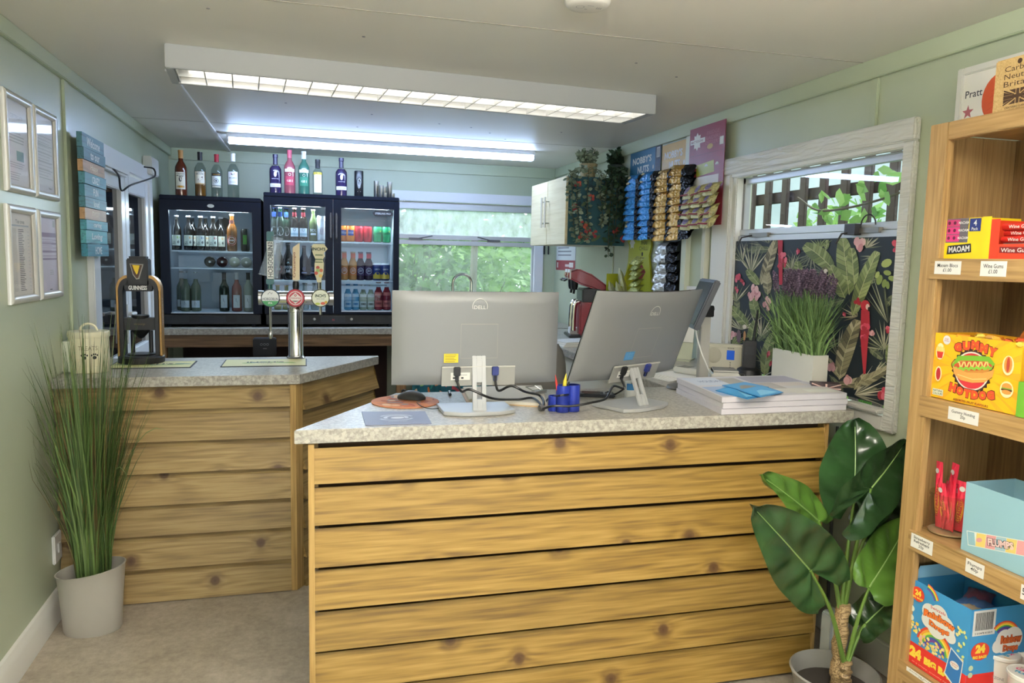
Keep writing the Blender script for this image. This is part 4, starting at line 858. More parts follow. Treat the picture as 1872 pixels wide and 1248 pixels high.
sk = thing('alarm_box', 'white alarm box high on the left wall past the doors', 'alarm', tuple(P(266, 305, 'x', XL+.002)), WALLROT)
MB().box(-.10, .14, -.055, 0, -.05, .06, M('#d8d8d4', .45)).build('body', sk, bevel=.006); MB().tube(arcpts((.17, -.03, -.01), .028, -PI/2, PI/2, 8), .008, M('#d8d8d4', .45), 8).build('hook', sk)
cb = [P(205, 306, 'x', XL+.05), P(217, 322, 'x', XL+.05), P(222, 348, 'x', XL+.05), P(240, 338, 'x', XL+.08), P(278, 325, 'x', XL+.12), P(284, 318, 'x', XL+.12), P(280, 308, 'x', XL+.10), P(264, 305, 'x', XL+.07)]
tag(MB().tube(curve3(cb, 6), .005, BLACK, 6).build('alarm_cable'), 'thin black cable looping from the door top to the alarm box', 'cable')
ls = thing('light_switch', 'white wall switch low behind the grass plant', 'switch', tuple(P(101, 1000, 'x', XL+.001)), WALLROT)
MB().box(-.045, .045, -.012, 0, -.06, .06, WHITE).build('plate', ls, bevel=.004); MB().box(-.012, .012, -.018, -.011, -.02, .02, M('#cfcfcb', .4)).build('rocker', ls, bevel=.002)
MB_ = MB().box(-.03, .045, -.045, 0, -.055, .075, M('#cfd2c2', .5)); bx = tag(MB_.build('junction_box', loc=tuple(P(116, 655, 'x', XL+.001)), rotz=WALLROT, bevel=.004), 'pale cream box on the wall just above the bar worktop', 'box')

# ================================================================ ON THE BAR
tn = thing('treat_tin', 'cream round treat tin with handle at the wall end of the bar', 'tin', (P(165, 688, 'y', 3.60).x, 3.60, BARZ))
CRM = M('#e3ddc0', .35); R_ = .078
MB().lathe([(R_-.004, 0), (R_, .004), (R_, .150), (R_-.003, .152)], CRM, 40).build('body', tn)
MB().lathe([(R_+.003, .151), (R_+.004, .156), (R_+.004, .170), (R_+.001, .175), (R_-.02, .177), (.0, .178)], CRM, 40, cap1=False).build('lid', tn)
MB().tube(arcpts((0, 0, .172), .034, .05, PI-.05, 14), .005, CRM, 8).build('handle', tn)
mb = MB(); pr = Pr(mb, cyl(R_+.0003)); BR = M('#8b8068', .7); pr.text('TREATS', .014, .108, BR, h=.018, w=.074, bold=0)
for cx in (.0, .038):
    pr.ell(cx, .068, .008, .007, INK)
    for k in range(4): pr.ell(cx-.011+.0073*k, .078+(.004 if k in (1, 2) else 0), .003, .0045, INK, n=10)
for k in range(6): pr.rect(-.03, .06, .03+.006*k, .0312+.006*k, M('#d2caaa', .5), 8)
mb.build('print', tn, smooth=0)

# stout dispenser
gp = P(258, 648, 'z', BARZ); BLK = M('#17171a', .45); BRASS = M('#a9834e', .35, .5)
gu = thing('stout_dispenser', 'black and bronze stout dispenser standing on the bar', 'dispenser', (P(259, 648, 'y', 3.86).x, 3.86, BARZ)); gu.scale = (.78, .78, 1)
mb = MB().lathe([(.125, 0), (.128, .008), (.128, .030), (.120, .038), (.0, .040)], BLK, 40, cap1=False); mb.build('base', gu)
for s in (-1, 1):
    x = .098*s
    pts = [(x, 0, .035), (x, 0, .34)]+[(x-s*.04+s*.04*math.cos(a), 0, .34+.045*math.sin(a)) for a in [PI/2*k/8 for k in range(1, 9)]]+[(.03*s, 0, .385)]
    mb = MB(); vs = []; fs = []
    def band(o, hw, m):
        vs = []; 
        for i, p in enumerate(pts):
            a = Vector(pts[max(i-1, 0)]); b_ = Vector(pts[min(i+1, len(pts)-1)]); d = (b_-a).normalized(); n = Vector((d.z, 0, -d.x))*s
            c0 = Vector(p)+n*o[0]; c1 = Vector(p)+n*o[1]
            vs.extend([(c0.x, -hw, c0.z), (c1.x, -hw, c1.z), (c1.x, hw, c1.z), (c0.x, hw, c0.z)])
        fs = []
        for i in range(len(pts)-1):
            for k in range(4): fs.append((4*i+k, 4*i+(k+1) % 4, 4*i+4+(k+1) % 4, 4*i+4+k))
        fs += [(0, 1, 2, 3), tuple(4*(len(pts)-1)+k for k in (3, 2, 1, 0))]; mb.add(vs, fs, m)
    band((-.014, .010), .045, BLK); mb.build('side_frame', gu, bevel=.002)
    mb = MB(); band((.010, .024), .042, BRASS); mb.build('bronze_trim', gu, bevel=.003)
MB().box(-.075, .075, -.05, .045, .335, .395, BLK).build('bridge', gu, bevel=.008)
MB().box(-.058, .058, -.055, .05, .36, .485, BLK).box(-.050, .050, -.05, .045, .485, .495, BLK).build('head', gu, bevel=.008)
mb = MB(); pr = Pr(mb, flat(-.0555)); YEL = M('#e6c11e', .4)
pr.poly([(-.040, .462), (.035, .460), (.030, .445), (.024, .43), (.010, .392), (-.006, .390), (-.024, .41), (-.033, .44)], M('#8d8a84', .4, .3)); pr.poly([(-.034, .458), (.028, .456), (.018, .43), (.004, .396), (-.006, .396), (-.022, .416), (-.028, .44)], M('#4b2f1c', .5)); pr.poly([(-.026, .456), (.014, .454), (.002, .418), (-.004, .412), (-.016, .432)], YEL)
pr.h += .003; pr.fn = flat(-.0520); pr.text('GUINNESS', 0, .352, M('#e9e9e9', .4), h=.02, w=.10, bold=.03); mb.build('logo', gu, smooth=0)
mb = MB().box(-.09, .09, -.03, .04, .155, .212, BLK).lathe([(.045, .208), (.05, .22), (.05, .224)], BLK, 24).lathe([(.012, .115), (.03, .13), (.055, .155)], BLK, 24); mb.build('cradle', gu, bevel=.003)
mb = MB(); pr = Pr(mb, flat(-.031)); pr.text('nitrosurge', 0, .182, M('#6b5a3a', .5), h=.012, w=.06, bold=0); mb.build('cradle_print', gu, smooth=0)
for x in (-.05, .05): MB().tube([(x, .02, .04), (x, .02, .15)], .012, BLK, 10).build('support', gu)
MB().lathe([(.075, .038), (.078, .044), (.06, .046), (.0, .046)], M('#2b2b2e', .35, .4), 30, cap1=False).build('drip_tray', gu)
mb = MB(); pr = Pr(mb, lambda u, v, h: (.1225+h, -.0+v, u)); pr.text('GUINNESS', .24, 0, M('#dfdfdf', .4), h=.02, w=.13, bold=.02); mb.build('side_print', gu, smooth=0)

# beer tap tower
tx = P(541, 653, 'z', BARZ); ty = 3.955; tx = P(541, 653, 'y', ty).x
tw = thing('beer_tap', 'polished chrome three handle beer tap tower on the bar', 'beer tap', (tx, ty, BARZ))
zb = P(541, 545, 'y', ty-.02).z-BARZ; x0 = P(473, 545, 'y', ty-.02).x-tx; x1 = P(609, 545, 'y', ty-.02).x-tx; br = .034
MB().lathe([(.044, 0), (.046, .006), (.040, .012), (.036, .018), (.036, zb-.07), (.039, zb-.068), (.039, zb-.055), (.04, zb-.045), (.055, zb-.01)], CHROME, 36).build('column', tw)
MB().tube([(x0, 0, zb), (x1, 0, zb)], br, CHROME, 28).tube([(x0-.002, 0, zb), (x0+.022, 0, zb)], br+.0025, STEEL, 28).tube([(x1-.022, 0, zb), (x1+.002, 0, zb)], br+.0025, STEEL, 28).build('crossbar', tw)
for k, px in enumerate((494, 540, 586)):
    lx = P(px, 545, 'y', ty-.06).x-tx; lz = P(px, 545, 'y', ty-.06).z-BARZ
    mb = MB().lathe([(.045, 0), (.045, .012), (.041, .016), (.0, .016)], M(('#3f4f5a', '#8d2531', '#5a5d4a')[k], .35), 32, T=RT(PI/2, 0, 0, (lx, -.035, lz)), cap1=False)
    mb.tube([(lx, 0, lz), (lx, -.036, lz)], .02, CHROME, 14)
    pr = Pr(mb, flat(-.0512), .0003)
    ro = lambda u, v: (lx+u, lz+v)
    if k == 0:
        pr.ell(lx, lz, .040, .040, M('#e4e8e8', .4), 32); pr.ell(lx, lz, .040, .040, M('#3f9a5c', .45), 20, a0=PI+.35, a1=2*PI-.35); pr.text('HOBGOBLIN', lx, lz-.004, M('#1f2f4f', .5), h=.013, w=.072); pr.line([(lx-.012, lz+.018), (lx-.002, lz+.03), (lx+.006, lz+.02), (lx+.01, lz+.028)], .003, GREYINK); pr.text('IPA', lx, lz-.024, M('#e4e8e8', .4), h=.010)
    elif k == 1:
        pr.ell(lx, lz, .040, .040, M('#b8303f', .4), 32); pr.ring(lx, lz, .030, .034, M('#e9d9d6', .5)); pr.poly([(lx-.032, lz), (lx, lz+.028), (lx+.032, lz), (lx, lz-.028)], M('#e9e2de', .5)); pr.text('Cruzcampo', lx, lz, M('#b02838', .5), h=.013, w=.058); pr.ring(lx, lz+.014, .003, .006, M('#b02838', .5)); pr.rect(lx-.008, lx+.008, lz-.016, lz-.012, M('#b02838', .5))
    else:
        pr.ell(lx, lz, .040, .040, M('#e6ead6', .4), 32); pr.text("INCH'S", lx, lz+.012, M('#2b4a2f', .5), h=.016, w=.052, bold=.03); pr.text('APPLE CIDER', lx, lz-.004, GREYINK, h=.005, w=.04); pr.ell(lx+.012, lz-.026, .012, .007, M('#d9634a', .5)); pr.ell(lx-.014, lz-.028, .012, .006, M('#b9c95a', .5)); pr.ell(lx+.026, lz-.02, .007, .007, M('#e0b84a', .5))
    mb.build('lens', tw, smooth=40)
# spouts
for px, dz in ((494, .14), (586, .05)):
    lx = P(px, 560, 'y', ty-.03).x-tx; mb = MB().tube([(lx, -.03, zb-.03), (lx, -.03, zb-.03-dz)], .007, CHROME, 10)
    if dz > .1: mb.lathe([(.006, 0), (.011, .01), (.011, .03), (.007, .036)], STEEL, 12, c=(lx, -.03), T=Matrix.Translation((0, 0, zb-.06-dz)))
    mb.build('spout', tw)
# handles
def at(px, py): q = P(px, py, 'y', ty-.03); return q.x-tx, q.z-BARZ
hx, hz = at(494, 530); tx0, tz0 = at(497, 440); GRN = M('#1f5f63', .4)
hd = MB().box(hx-.018, hx+.018, -.045, -.012, hz+.028, hz+.055, GRN).box(hx-.016, hx+.020, -.042, -.015, hz+.05, tz0+.0, M('#dfe2dc', .45)).box(hx-.014, hx+.02, -.043, -.014, tz0-.0, tz0+.045, GRN).tube([(hx, -.03, hz-.03), (hx, -.03, hz+.03)], .012, CHROME, 10).build('tap_handle', tw, bevel=.003)
mb = MB(); pr = Pr(mb, flat(-.0425)); pr.text('HOBGOBLIN', hx+.003, (hz+.05+tz0)/2-.004, M('#22303a', .5), h=.024, w=.155, rot=PI/2, bold=.03); pr.text('IPA', hx+.003, tz0-.012, M('#22303a', .5), h=.013, bold=.02); mb.build('lettering', hd, smooth=0)
# upturned plastic cup hung over the first handle
c0 = at(514, 440); c1 = at(487, 496)
PLAST = thinglass('clear_plastic', haze=.32, hazecol='#e4eaea', rough=.1)
pc_ = thing('plastic_cup', 'clear plastic cup upturned over the left tap handle', 'cup', (tx+(c0[0]+c1[0])/2-.004, ty-.03, BARZ+(c0[1]+c1[1])/2), 0)
MB().lathe([(.047, -.10), (.046, -.097), (.030, .095), (.0, .095)], PLAST, 28, T=RT(0, math.radians(13), 0), cap0=False, cap1=False).build('cup_body', pc_, smooth=50)
MB().lathe([(.0465, -.102), (.049, -.099), (.0465, -.096)], PLAST, 28, T=RT(0, math.radians(13), 0), cap0=False, cap1=False).build('rim', pc_)
hx, hz = at(541, 530); a_, b_ = at(541, 512), at(541, 448)
wd = M('#dbcaa6', .5); mb = MB().prism([(hx-.016, a_[1]), (hx+.018, a_[1]), (hx+.019, b_[1]+.012), (hx-.014, b_[1]-.012)], .015, .040, wd, T=Matrix(((1, 0, 0, 0), (0, 0, -1, 0), (0, 1, 0, 0), (0, 0, 0, 1))))
mb.lathe([(.012, 0), (.016, .02), (.016, .04), (.012, .05)], BLACK, 14, T=Matrix.Translation((hx, -.03, hz-.004))); hd = mb.build('tap_handle', tw, bevel=.002)
mb = MB(); pr = Pr(mb, flat(-.0405)); pr.text('Cruzcampo', hx-.006, (a_[1]+b_[1])/2-.01, M('#7a2a30', .6), h=.016, w=.125, rot=PI/2, bold=.01); mb.build('lettering', hd, smooth=0)
hx, hz = at(584, 530); g = lambda px, py: at(px, py)
pts = [(570, 449), (573, 446), (592, 446), (599, 455), (592, 462), (594, 468), (590, 474), (592, 482), (591, 500), (588, 508), (587, 516), (580, 516), (578, 508), (575, 500), (575, 482), (577, 474), (573, 466), (571, 460)]
CD = M('#c9c4a0', .5); mb = MB().prism([g(*p) for p in pts][::-1], .012, .036, CD, T=Matrix(((1, 0, 0, 0), (0, 0, -1, 0), (0, 1, 0, 0), (0, 0, 0, 1)))); mb.tube([(hx, -.025, hz-.02), (hx, -.025, hz+.05)], .010, CHROME, 10); hd = mb.build('tap_handle', tw, smooth=20)
mb = MB(); pr = Pr(mb, flat(-.0363)); c = g(583, 455); DG_ = M('#22392c', .5); pr.text("INCH'S", c[0], c[1], DG_, h=.016, w=.064, bold=.04); 
for vv, h_ in ((466, .007), (474, .008), (479, .006)): c = g(583, vv); pr.rect(c[0]-.018, c[0]+.018, c[1]-h_/2, c[1]+h_/2, M('#6d7a58', .5))
for (px, py, hx_) in ((581, 489, '#a8463a'), (587, 494, '#c06a4a'), (578, 499, '#b8503c'), (586, 504, '#d3b25a'), (581, 494, '#8fa85a')):
    c = g(px, py); pr.ell(c[0], c[1], .009, .009, M(hx_, .5), 12)
mb.build('lettering', hd, smooth=0)
# bar mats
GRM = M('#a9bb74', .6); CRE = M('#d6d296', .6)
def barmat(label, x0, x1, y, yw=.19):
    t = thing('bar_runner', label, 'bar mat', ((x0+x1)/2, y, BARZ)); w = (x1-x0)/2
    MB().box(-w, w, -yw/2, yw/2, 0, .003, INK).build('base', t); mb = MB(); pr = Pr(mb, topf(.003)); pr.rect(-w+.006, w-.006, -yw/2+.006, yw/2-.006, CRE)
    for k in range(10): pr.ell(random.uniform(-w+.04, w-.04), random.uniform(-.02, .02), random.uniform(.02, .05), .013, M(random.choice(['#6f9440', '#8fae56', '#b0b864', '#6a8c78']), .6), rot=random.uniform(-.3, .3))
    pr.text("INCH'S", 0, .012, M('#3a3a2a', .6), h=.036, w=.17, bold=.03); pr.text('CIDER', 0, -.028, M('#3a3a2a', .6), h=.014, w=.07); mb.build('print', t, smooth=0); return t
a = P(408, 664, 'z', BARZ); c = P(561, 663, 'z', BARZ); b_ = P(484, 657.5, 'z', BARZ).y-P(484, 670, 'z', BARZ).y; barmat('pale green bar mat lying in front of the chrome beer tap', a.x, c.x, (a.y+c.y)/2, b_)
a = P(205, 667, 'z', BARZ); c = P(355, 666, 'z', BARZ); barmat('pale green bar mat lying in front of the stout dispenser', a.x, c.x, (a.y+c.y)/2-.01, b_*.9)

# ================================================================ GRASS PLANT BY THE LEFT WALL
gx, gy = P(166, 1120, 'z', 0).x, 3.17
gp_ = thing('grass_plant', 'tall artificial grass in a pale oval pot by the left wall', 'plant', (-.83, 3.21, 0)); gp_.scale = (.92, .92, .98)
POTM = M('#a19d94', .4); n = 40
def ov(a, z, r): return (r*1.18*math.cos(a), r*.86*math.sin(a), z+ (.022*math.cos(a-.15) if z > .2 else 0)*min(1, (z-.2)/.08 if z > .2 else 0))
prof = [(.092, 0), (.097, .01), (.102, .10), (.108, .19), (.114, .255), (.117, .260), (.112, .261), (.106, .23), (.102, .20)]
mb = MB(); vs = []; fs = []
for r, z in prof:
    for k in range(n): vs.append(ov(2*PI*k/n, z, r))
for j in range(len(prof)-1):
    for k in range(n): fs.append((j*n+k, j*n+(k+1) % n, (j+1)*n+(k+1) % n, (j+1)*n+k))
fs.append(tuple(range(n-1, -1, -1))); mb.add(vs, fs, POTM); mb.build('pot', gp_, smooth=50)
MB().add([ov(2*PI*k/n, .19, .1035) for k in range(n)], [tuple(range(n))], M('#3a3023', .9)).build('soil', gp_, smooth=0)
GB = [leafmat('grass_blade_%d' % i, a, b, .5, 6) for i, (a, b) in enumerate((('#2b3d1c', '#4a6430'), ('#364a24', '#5f763d'), ('#463c22', '#6e6038')))]
mb = MB(); random.seed(11)
for k in range(430):
    a = random.uniform(0, 2*PI); r0 = random.random()**.5*.055; b0 = Vector((.01+r0*math.cos(a)*1.2, r0*math.sin(a), .21)); H = random.uniform(.45, .98) if random.random() < .8 else random.uniform(.98, 1.10)
    sp = random.uniform(.02, .21); a2 = a+random.gauss(0, .5); out = Vector((math.cos(a2)*1.15, math.sin(a2)*.7, 0)); N = 6; droop = max(0, random.gauss(.0, .12)); w0 = random.uniform(.0022, .0042)
    px = Vector((-math.sin(a2+.6), math.cos(a2+.6), 0)); vs = []
    for i in range(N+1):
        t_ = i/N; p = b0+out*sp*(t_**1.6)+Vector((0, 0, H*t_-droop*t_**4)); 
        p.x = max(p.x, -.185); w = w0*(1-t_**2*.9); vs += [p-px*w, p+px*w]
    mb.add(vs, [(2*i, 2*i+1, 2*i+3, 2*i+2) for i in range(N)], GB[0 if random.random() < .5 else (1 if random.random() < .8 else 2)])
for sx_, dz, dr in ((.30, .82, .10), (.16, .72, .16), (.20, .88, .02)):
    vs = []
    for i in range(11):
        t_ = i/10; p = Vector((.02+sx_*t_**1.3, -.02-.05*t_, .21+dz*t_*(1.25-.25*t_)-dr*2*t_**4)); w = .003*(1-t_**3*.9); vs += [p-Vector((0, w, w)), p+Vector((0, w, w))]
    mb.add(vs, [(2*i, 2*i+1, 2*i+3, 2*i+2) for i in range(10)], GB[1])
mb.build('grass_blades', gp_, smooth=60)
# ================================================================ ON THE RECEPTION COUNTER
SILVER = M('#76787a', .48, .2); LSIL = M('#b2b3b3', .35, .3); SCR = M('#0c0d10', .25)
def monitor(label, bx, by, th, tilt, zbot, W=.555, H=.325, sticker='yellow', curve=.02, dyt=.03, sy=-.018, sx=0):
    """back of the screen faces -y before turning by th; tilt leans the top towards the back side"""
    t = thing('monitor', label, 'monitor', (bx, by, RZT), th)
    # base
    MB().prism([(-.122, -.07), (-.06, -.098), (.06, -.098), (.122, -.07), (.122, .08), (-.122, .08)], .002, .014, LSIL).prism([(-.118, -.067), (-.058, -.094), (.058, -.094), (.118, -.067), (.118, .076), (-.118, .076)], 0, .003, BLACK).build('base', t, bevel=.002)
    nz = zbot+.10; ny = -.045
    T0 = RT(-.0, 0, 0, (0, 0, 0))
    mb = MB(); y0, y1 = -.068, -.056
    
    def nk(x0, x1, z0, z1):
        f = lambda z: dyt*(z/nz)
        mb.add([(x0, y0+f(z0), z0), (x1, y0+f(z0), z0), (x1, y1+f(z0), z0), (x0, y1+f(z0), z0), (x0, y0+f(z1), z1), (x1, y0+f(z1), z1), (x1, y1+f(z1), z1), (x0, y1+f(z1), z1)], [(3, 2, 1, 0), (4, 5, 6, 7), (0, 1, 5, 4), (1, 2, 6, 5), (2, 3, 7, 6), (3, 0, 4, 7)], LSIL)
    nk(-.023, -.009, .012, nz); nk(.009, .023, .012, nz); nk(-.009, .009, .012, .05); nk(-.009, .009, .105, nz)
    mb.build('stand', t, bevel=.0015)
    # panel: local frame with origin at bottom centre of the screen
    TP = RT(tilt, 0, 0, (sx, sy, zbot))
    def back(a, c):
        x = (a-.5)*W; z = H*c; ex = abs(2*a-1); ez = abs(2*c-1); e = max(0, 1-ex**6)*max(0, 1-ez**8)
        return (x, curve*(2*a-1)**2-.016*e**.5, z)
    def front(a, c): x = (a-.5)*W; return (x, curve*(2*a-1)**2+.008, H*c)
    mb = MB(); mb.grid(back, 26, 16, SILVER, TP)
    # cable recess along the bottom
    for (c0, c1) in (((0, 0), (1, 0)), ((1, 0), (1, 1)), ((1, 1), (0, 1)), ((0, 1), (0, 0))):
        mb.grid(lambda a, s: tuple(Vector(back(c0[0]+(c1[0]-c0[0])*a, c0[1]+(c1[1]-c0[1])*a)).lerp(Vector(front(c0[0]+(c1[0]-c0[0])*a, c0[1]+(c1[1]-c0[1])*a)), s*.5)), 26 if c0[1] == c1[1] else 16, 1, SILVER, TP)
    bk_ = mb.build('back_cover', t, smooth=40, weld=True)
    mb = MB(); mb.grid(lambda a, c: front(1-a, c), 20, 2, SCR, TP)
    for (c0, c1) in (((0, 0), (1, 0)), ((1, 0), (1, 1)), ((1, 1), (0, 1)), ((0, 1), (0, 0))):
        mb.grid(lambda a, s: tuple(Vector(back(c0[0]+(c1[0]-c0[0])*a, c0[1]+(c1[1]-c0[1])*a)).lerp(Vector(front(c0[0]+(c1[0]-c0[0])*a, c0[1]+(c1[1]-c0[1])*a)), .5+s*.5)), 26 if c0[1] == c1[1] else 16, 1, SCR, TP)
    mb.build('screen', t, smooth=40, weld=True)
    # recessed connector bay, raised housing, printing
    yb = -.0165; bay = MB()
    bay.box(-.125, .125, yb-.004, yb-.001, .0, .062, M('#8c8c88', .5, .2), TP); 
    bay.box(-.125, .125, yb-.0075, yb-.003, .062, .066, M('#bdbbb4', .42, .25), TP).build('connector_bay', t)
    mb = MB(); pr = Pr(mb, lambda u, v, h: tuple(TP @ Vector((u, yb-.0055-h, v)))); pr.rect(-.095, -.03, .02, .045, M('#d2d1cc', .6)); pr.rect(-.088, -.078, .024, .030, INK); pr.rect(-.06, -.052, .024, .030, INK); pr.rect(-.085, -.04, .036, .038, GREYINK); mb.build('rating_label', t, smooth=0)
    if sticker == 'yellow':
        mb = MB(); pr = Pr(mb, lambda u, v, h: tuple(TP @ Vector((u, yb-.0006-h, v))), .0002); pr.rect(-.118, -.07, .078, .108, M('#d9c22c', .6)); pr.lines(-.114, -.074, .08, .106, 5, M('#7d7330', .6)); mb.build('sticker', t, smooth=0)
    else:
        mb = MB(); pr = Pr(mb, lambda u, v, h: tuple(TP @ Vector((u, yb-.0006-h, v))), .0002); pr.rect(-.085, -.035, .085, .118, M('#3f7cab', .5)); pr.lines(-.08, -.04, .09, .113, 4, M('#5b93bd', .5)); mb.build('sticker', t, smooth=0)
    mb = MB(); pr = Pr(mb, lambda u, v, h: tuple(TP @ Vector((u, yb-.0006-h, v))), .0002); LOG = M('#c4c3bd', .3, .4); LN = M('#8d8b84', .5)
    pr.ring(0, .265, .024, .0262, LOG, a0=-.35, a1=PI+.35); pr.text('DELL', 0, .262, LOG, h=.012, w=.040)
    pr.rect(-.062, .062, .2055, .207, LN); pr.rect(-.062, .062, .092, .0930, LN); pr.rect(-.0628, -.062, .092, .207, LN); pr.rect(.062, .0628, .092, .207, LN)
    mb.build('back_markings', t, smooth=0)
    # vent slots along the top edge
    mb = MB()
    for k in range(64):
        a = .15+.7*k/63; q = Vector(back(a, 1)); mb.box(q.x-.0016, q.x+.0016, q.y+.001, q.y+.006, H, H+.0006, M('#3d3a34', .7), TP)
    mb.build('vents', t, smooth=0)
    # plugs
    for x, m in ((-.075, BLACK), (.055, M('#24306e', .45))):
        MB().box(x-.011, x+.011, yb-.018, yb-.005, .035, .065, m, TP).box(x-.006, x+.006, yb-.016, yb-.007, .015, .036, BLACK, TP).build('cable_plug', t, bevel=.002)
    return t, TP
c0 = P(881, 761, 'z', RZT)
zb1 = P(885, 702, 'y', c0.y+.08).z-RZT; zt1 = P(885, 533, 'y', c0.y+.08).z-RZT; wx = P(1034, 620, 'y', c0.y+.1).x-P(734, 620, 'y', c0.y+.1).x
m1, TP1 = monitor('left hand grey curved monitor seen from behind on the counter, yellow sticker', c0.x, c0.y+.098, 0, math.radians(1.5), zb1, W=wx, H=zt1-zb1)
c1 = P(1158, 751, 'z', RZT); th2 = math.radians(26)
m2, TP2 = monitor('right hand grey monitor seen from behind, leaning back, blue sticker', 1.122, 2.485, th2, math.radians(21), .10, W=.575, H=.335, sticker='blue', dyt=.085, sy=.03, sx=.012)

PAD = thing('mouse_mat', 'round autumn leaf mouse mat under the mouse', 'mouse mat', (P(741, 735, 'z', RZT).x, P(741, 735, 'z', RZT).y, RZT))
MB().lathe([(.118, 0), (.12, .001), (.12, .004)], M('#c9825a', .7), 40).build('base', PAD)
mb = MB(); pr = Pr(mb, topf(.004)); random.seed(5)
for k in range(40):
    a, r = random.uniform(0, 2*PI), .1*random.random()**.5; pr.ell(r*math.cos(a), r*math.sin(a), random.uniform(.012, .032), random.uniform(.008, .016), M(random.choice(['#d98a4e', '#a9532c', '#e0b58a', '#8d8379', '#c2b3a8', '#b8663a']), .7), 12, rot=random.uniform(0, PI))
mb.build('print', PAD, smooth=0)
mq = P(752, 731, 'z', RZT); ms = thing('computer_mouse', 'black computer mouse sitting on the round mat', 'mouse', (mq.x, mq.y, RZT+.0047), math.radians(150))
mb = MB()
def mfn(a, c):
    x = -.055+.11*a; w = .031*(1-(2*a-1)**4*.45)*math.sqrt(max(0, 1-abs(2*a-1)**5)); th = PI*c; h = .030*math.sin(PI*min(max(a*.92+.05, 0), 1))**.7
    return (x, w*math.cos(th), max(0, h*math.sin(th)**.7)+.001)
mb.grid(mfn, 18, 12, M('#3b3b3e', .45)); mb.build('body', ms, smooth=60)
MB().tube(arcpts((.03, 0, .024), .006, 0, 2*PI, 12), .004, BLACK, 6).build('scroll_wheel', ms)
mp = tuple(P(x, y, 'z', RZT+.006) for x, y in ((762, 736), (772, 743), (790, 747), (815, 744), (829, 743)))
tag(MB().tube(curve3(mp, 5), .0016, BLACK, 5).build('mouse_cable'), 'thin black mouse cable trailing off the round mat', 'cable')
# counter mat with logo
cs = [P(x, y, 'z', RZT) for x, y in ((661, 753.5), (777, 753), (789, 775), (668, 778.5))]
cm = thing('counter_mat', 'grey blue rectangular counter mat with pale ring logo at the corner', 'mat', tuple((cs[0]+cs[1]+cs[2]+cs[3])/4))
L = [(c-cm.location) for c in cs]; MATM = M('#6a6e82', .45)
MB().prism([(c.x, c.y) for c in L][::-1], 0, .003, MATM).build('base', cm)
mb = MB(); pr = Pr(mb, lambda u, v, h: (u, v*1.0, .003+h)); MG = M('#b9bcc8', .5); ca = .0
pr.ring(.0, 0, .050, .058, MG, a0=.3, a1=2.6, sv=.8); pr.ring(0, 0, .050, .058, MG, a0=3.5, a1=5.9, sv=.8); pr.ring(0, 0, .028, .040, MG, a0=-.6, a1=3.6, sv=.8); pr.ell(.004, -.006, .022, .014, M('#cfd1da', .5)); pr.text('SOUTH WEST', 0, -.058, MG, h=.007); mb.build('logo', cm, smooth=0)
# usb stick / pen
q = P(823, 724, 'z', RZT); us = thing('pen', 'short dark pen standing on end near the mouse mat', 'pen', (q.x, q.y, RZT)); 
MB().tube([(0, 0, .006), (.006, .05, .006)], .006, M('#2b2f3a', .4), 8).build('barrel', us); MB().tube([(.006, .05, .006), (.0075, .065, .006)], .0055, M('#b9bcc0', .3, .6), 8).build('cap', us)
# open notepad behind the left monitor stand
nb = [P(x, y, 'z', RZT) for x, y in ((858, 735), (1000, 744), (990, 709), (846, 712))]; ctr = (nb[0]+nb[1]+nb[2]+nb[3])/4
nt = thing('notepad', 'open cream paper pad lying behind the left monitor stand', 'notepad', tuple(ctr)); L = [(c.x-ctr.x, c.y-ctr.y) for c in nb]
MB().prism(L, 0, .012, M('#ddd8cc', .7)).build('pages', nt, bevel=.002)
MB().prism([(x*1.05-.004, y*1.06) for x, y in L], 0, .0022, M('#c2a27a', .6)).build('board', nt)
q = P(1003, 728, 'z', RZT); bc = thing('bulldog_clip', 'chrome bulldog clip resting on the paper pad', 'clip', (q.x-.02, q.y+.03, RZT+.0125), .5)
mb = MB().prism([(-.03, 0), (.03, 0), (.022, .03), (-.022, .03)], 0, .012, CHROME).tube([(-.02, .02, .01), (-.024, .06, .02), (.024, .06, .02), (.02, .02, .01)], .0025, CHROME, 6); mb.build('clip_body', bc)
# blue pen pot: three joined tubes
BLUE = M('#1d2f8c', .35); q = P(1034, 754, 'z', RZT)
pp = thing('pen_pot', 'blue pen pot of joined tubes between the two monitors', 'pen pot', (q.x, q.y+.03, RZT))
for i, (x, y, r, h) in enumerate(((-.027, .012, .022, .052), (-.006, -.012, .0235, .092), (.034, -.004, .024, .092))):
    MB().lathe([(r-.001, 0), (r, .002), (r, h), (r-.003, h), (r-.003, .006), (0, .006)], BLUE, 24, c=(x, y), cap1=False).build('tube', pp)
for i, (dx, hx, ln, lean, lab) in enumerate(((-.016, '#c23a35', .12, -.03, 'red pen standing in the blue pen pot'), (-.004, '#d8c83a', .125, .02, 'yellow highlighter standing in the blue pen pot'), (.002, '#23252b', .15, .05, 'black pen standing in the blue pen pot'))):
    o = thing('pen', lab, 'pen', (q.x-.006+dx*.6, q.y+.018, RZT+.008)); r = .004 if i != 1 else .007
    MB().tube([(0, 0, 0), (lean*.5, .0, ln*.8)], r, M(hx, .4), 8).build('barrel', o); MB().tube([(lean*.5, 0, ln*.8), (lean*.63, 0, ln)], r*.9, M(hx, .4), 8, r1=.001).build('tip', o)
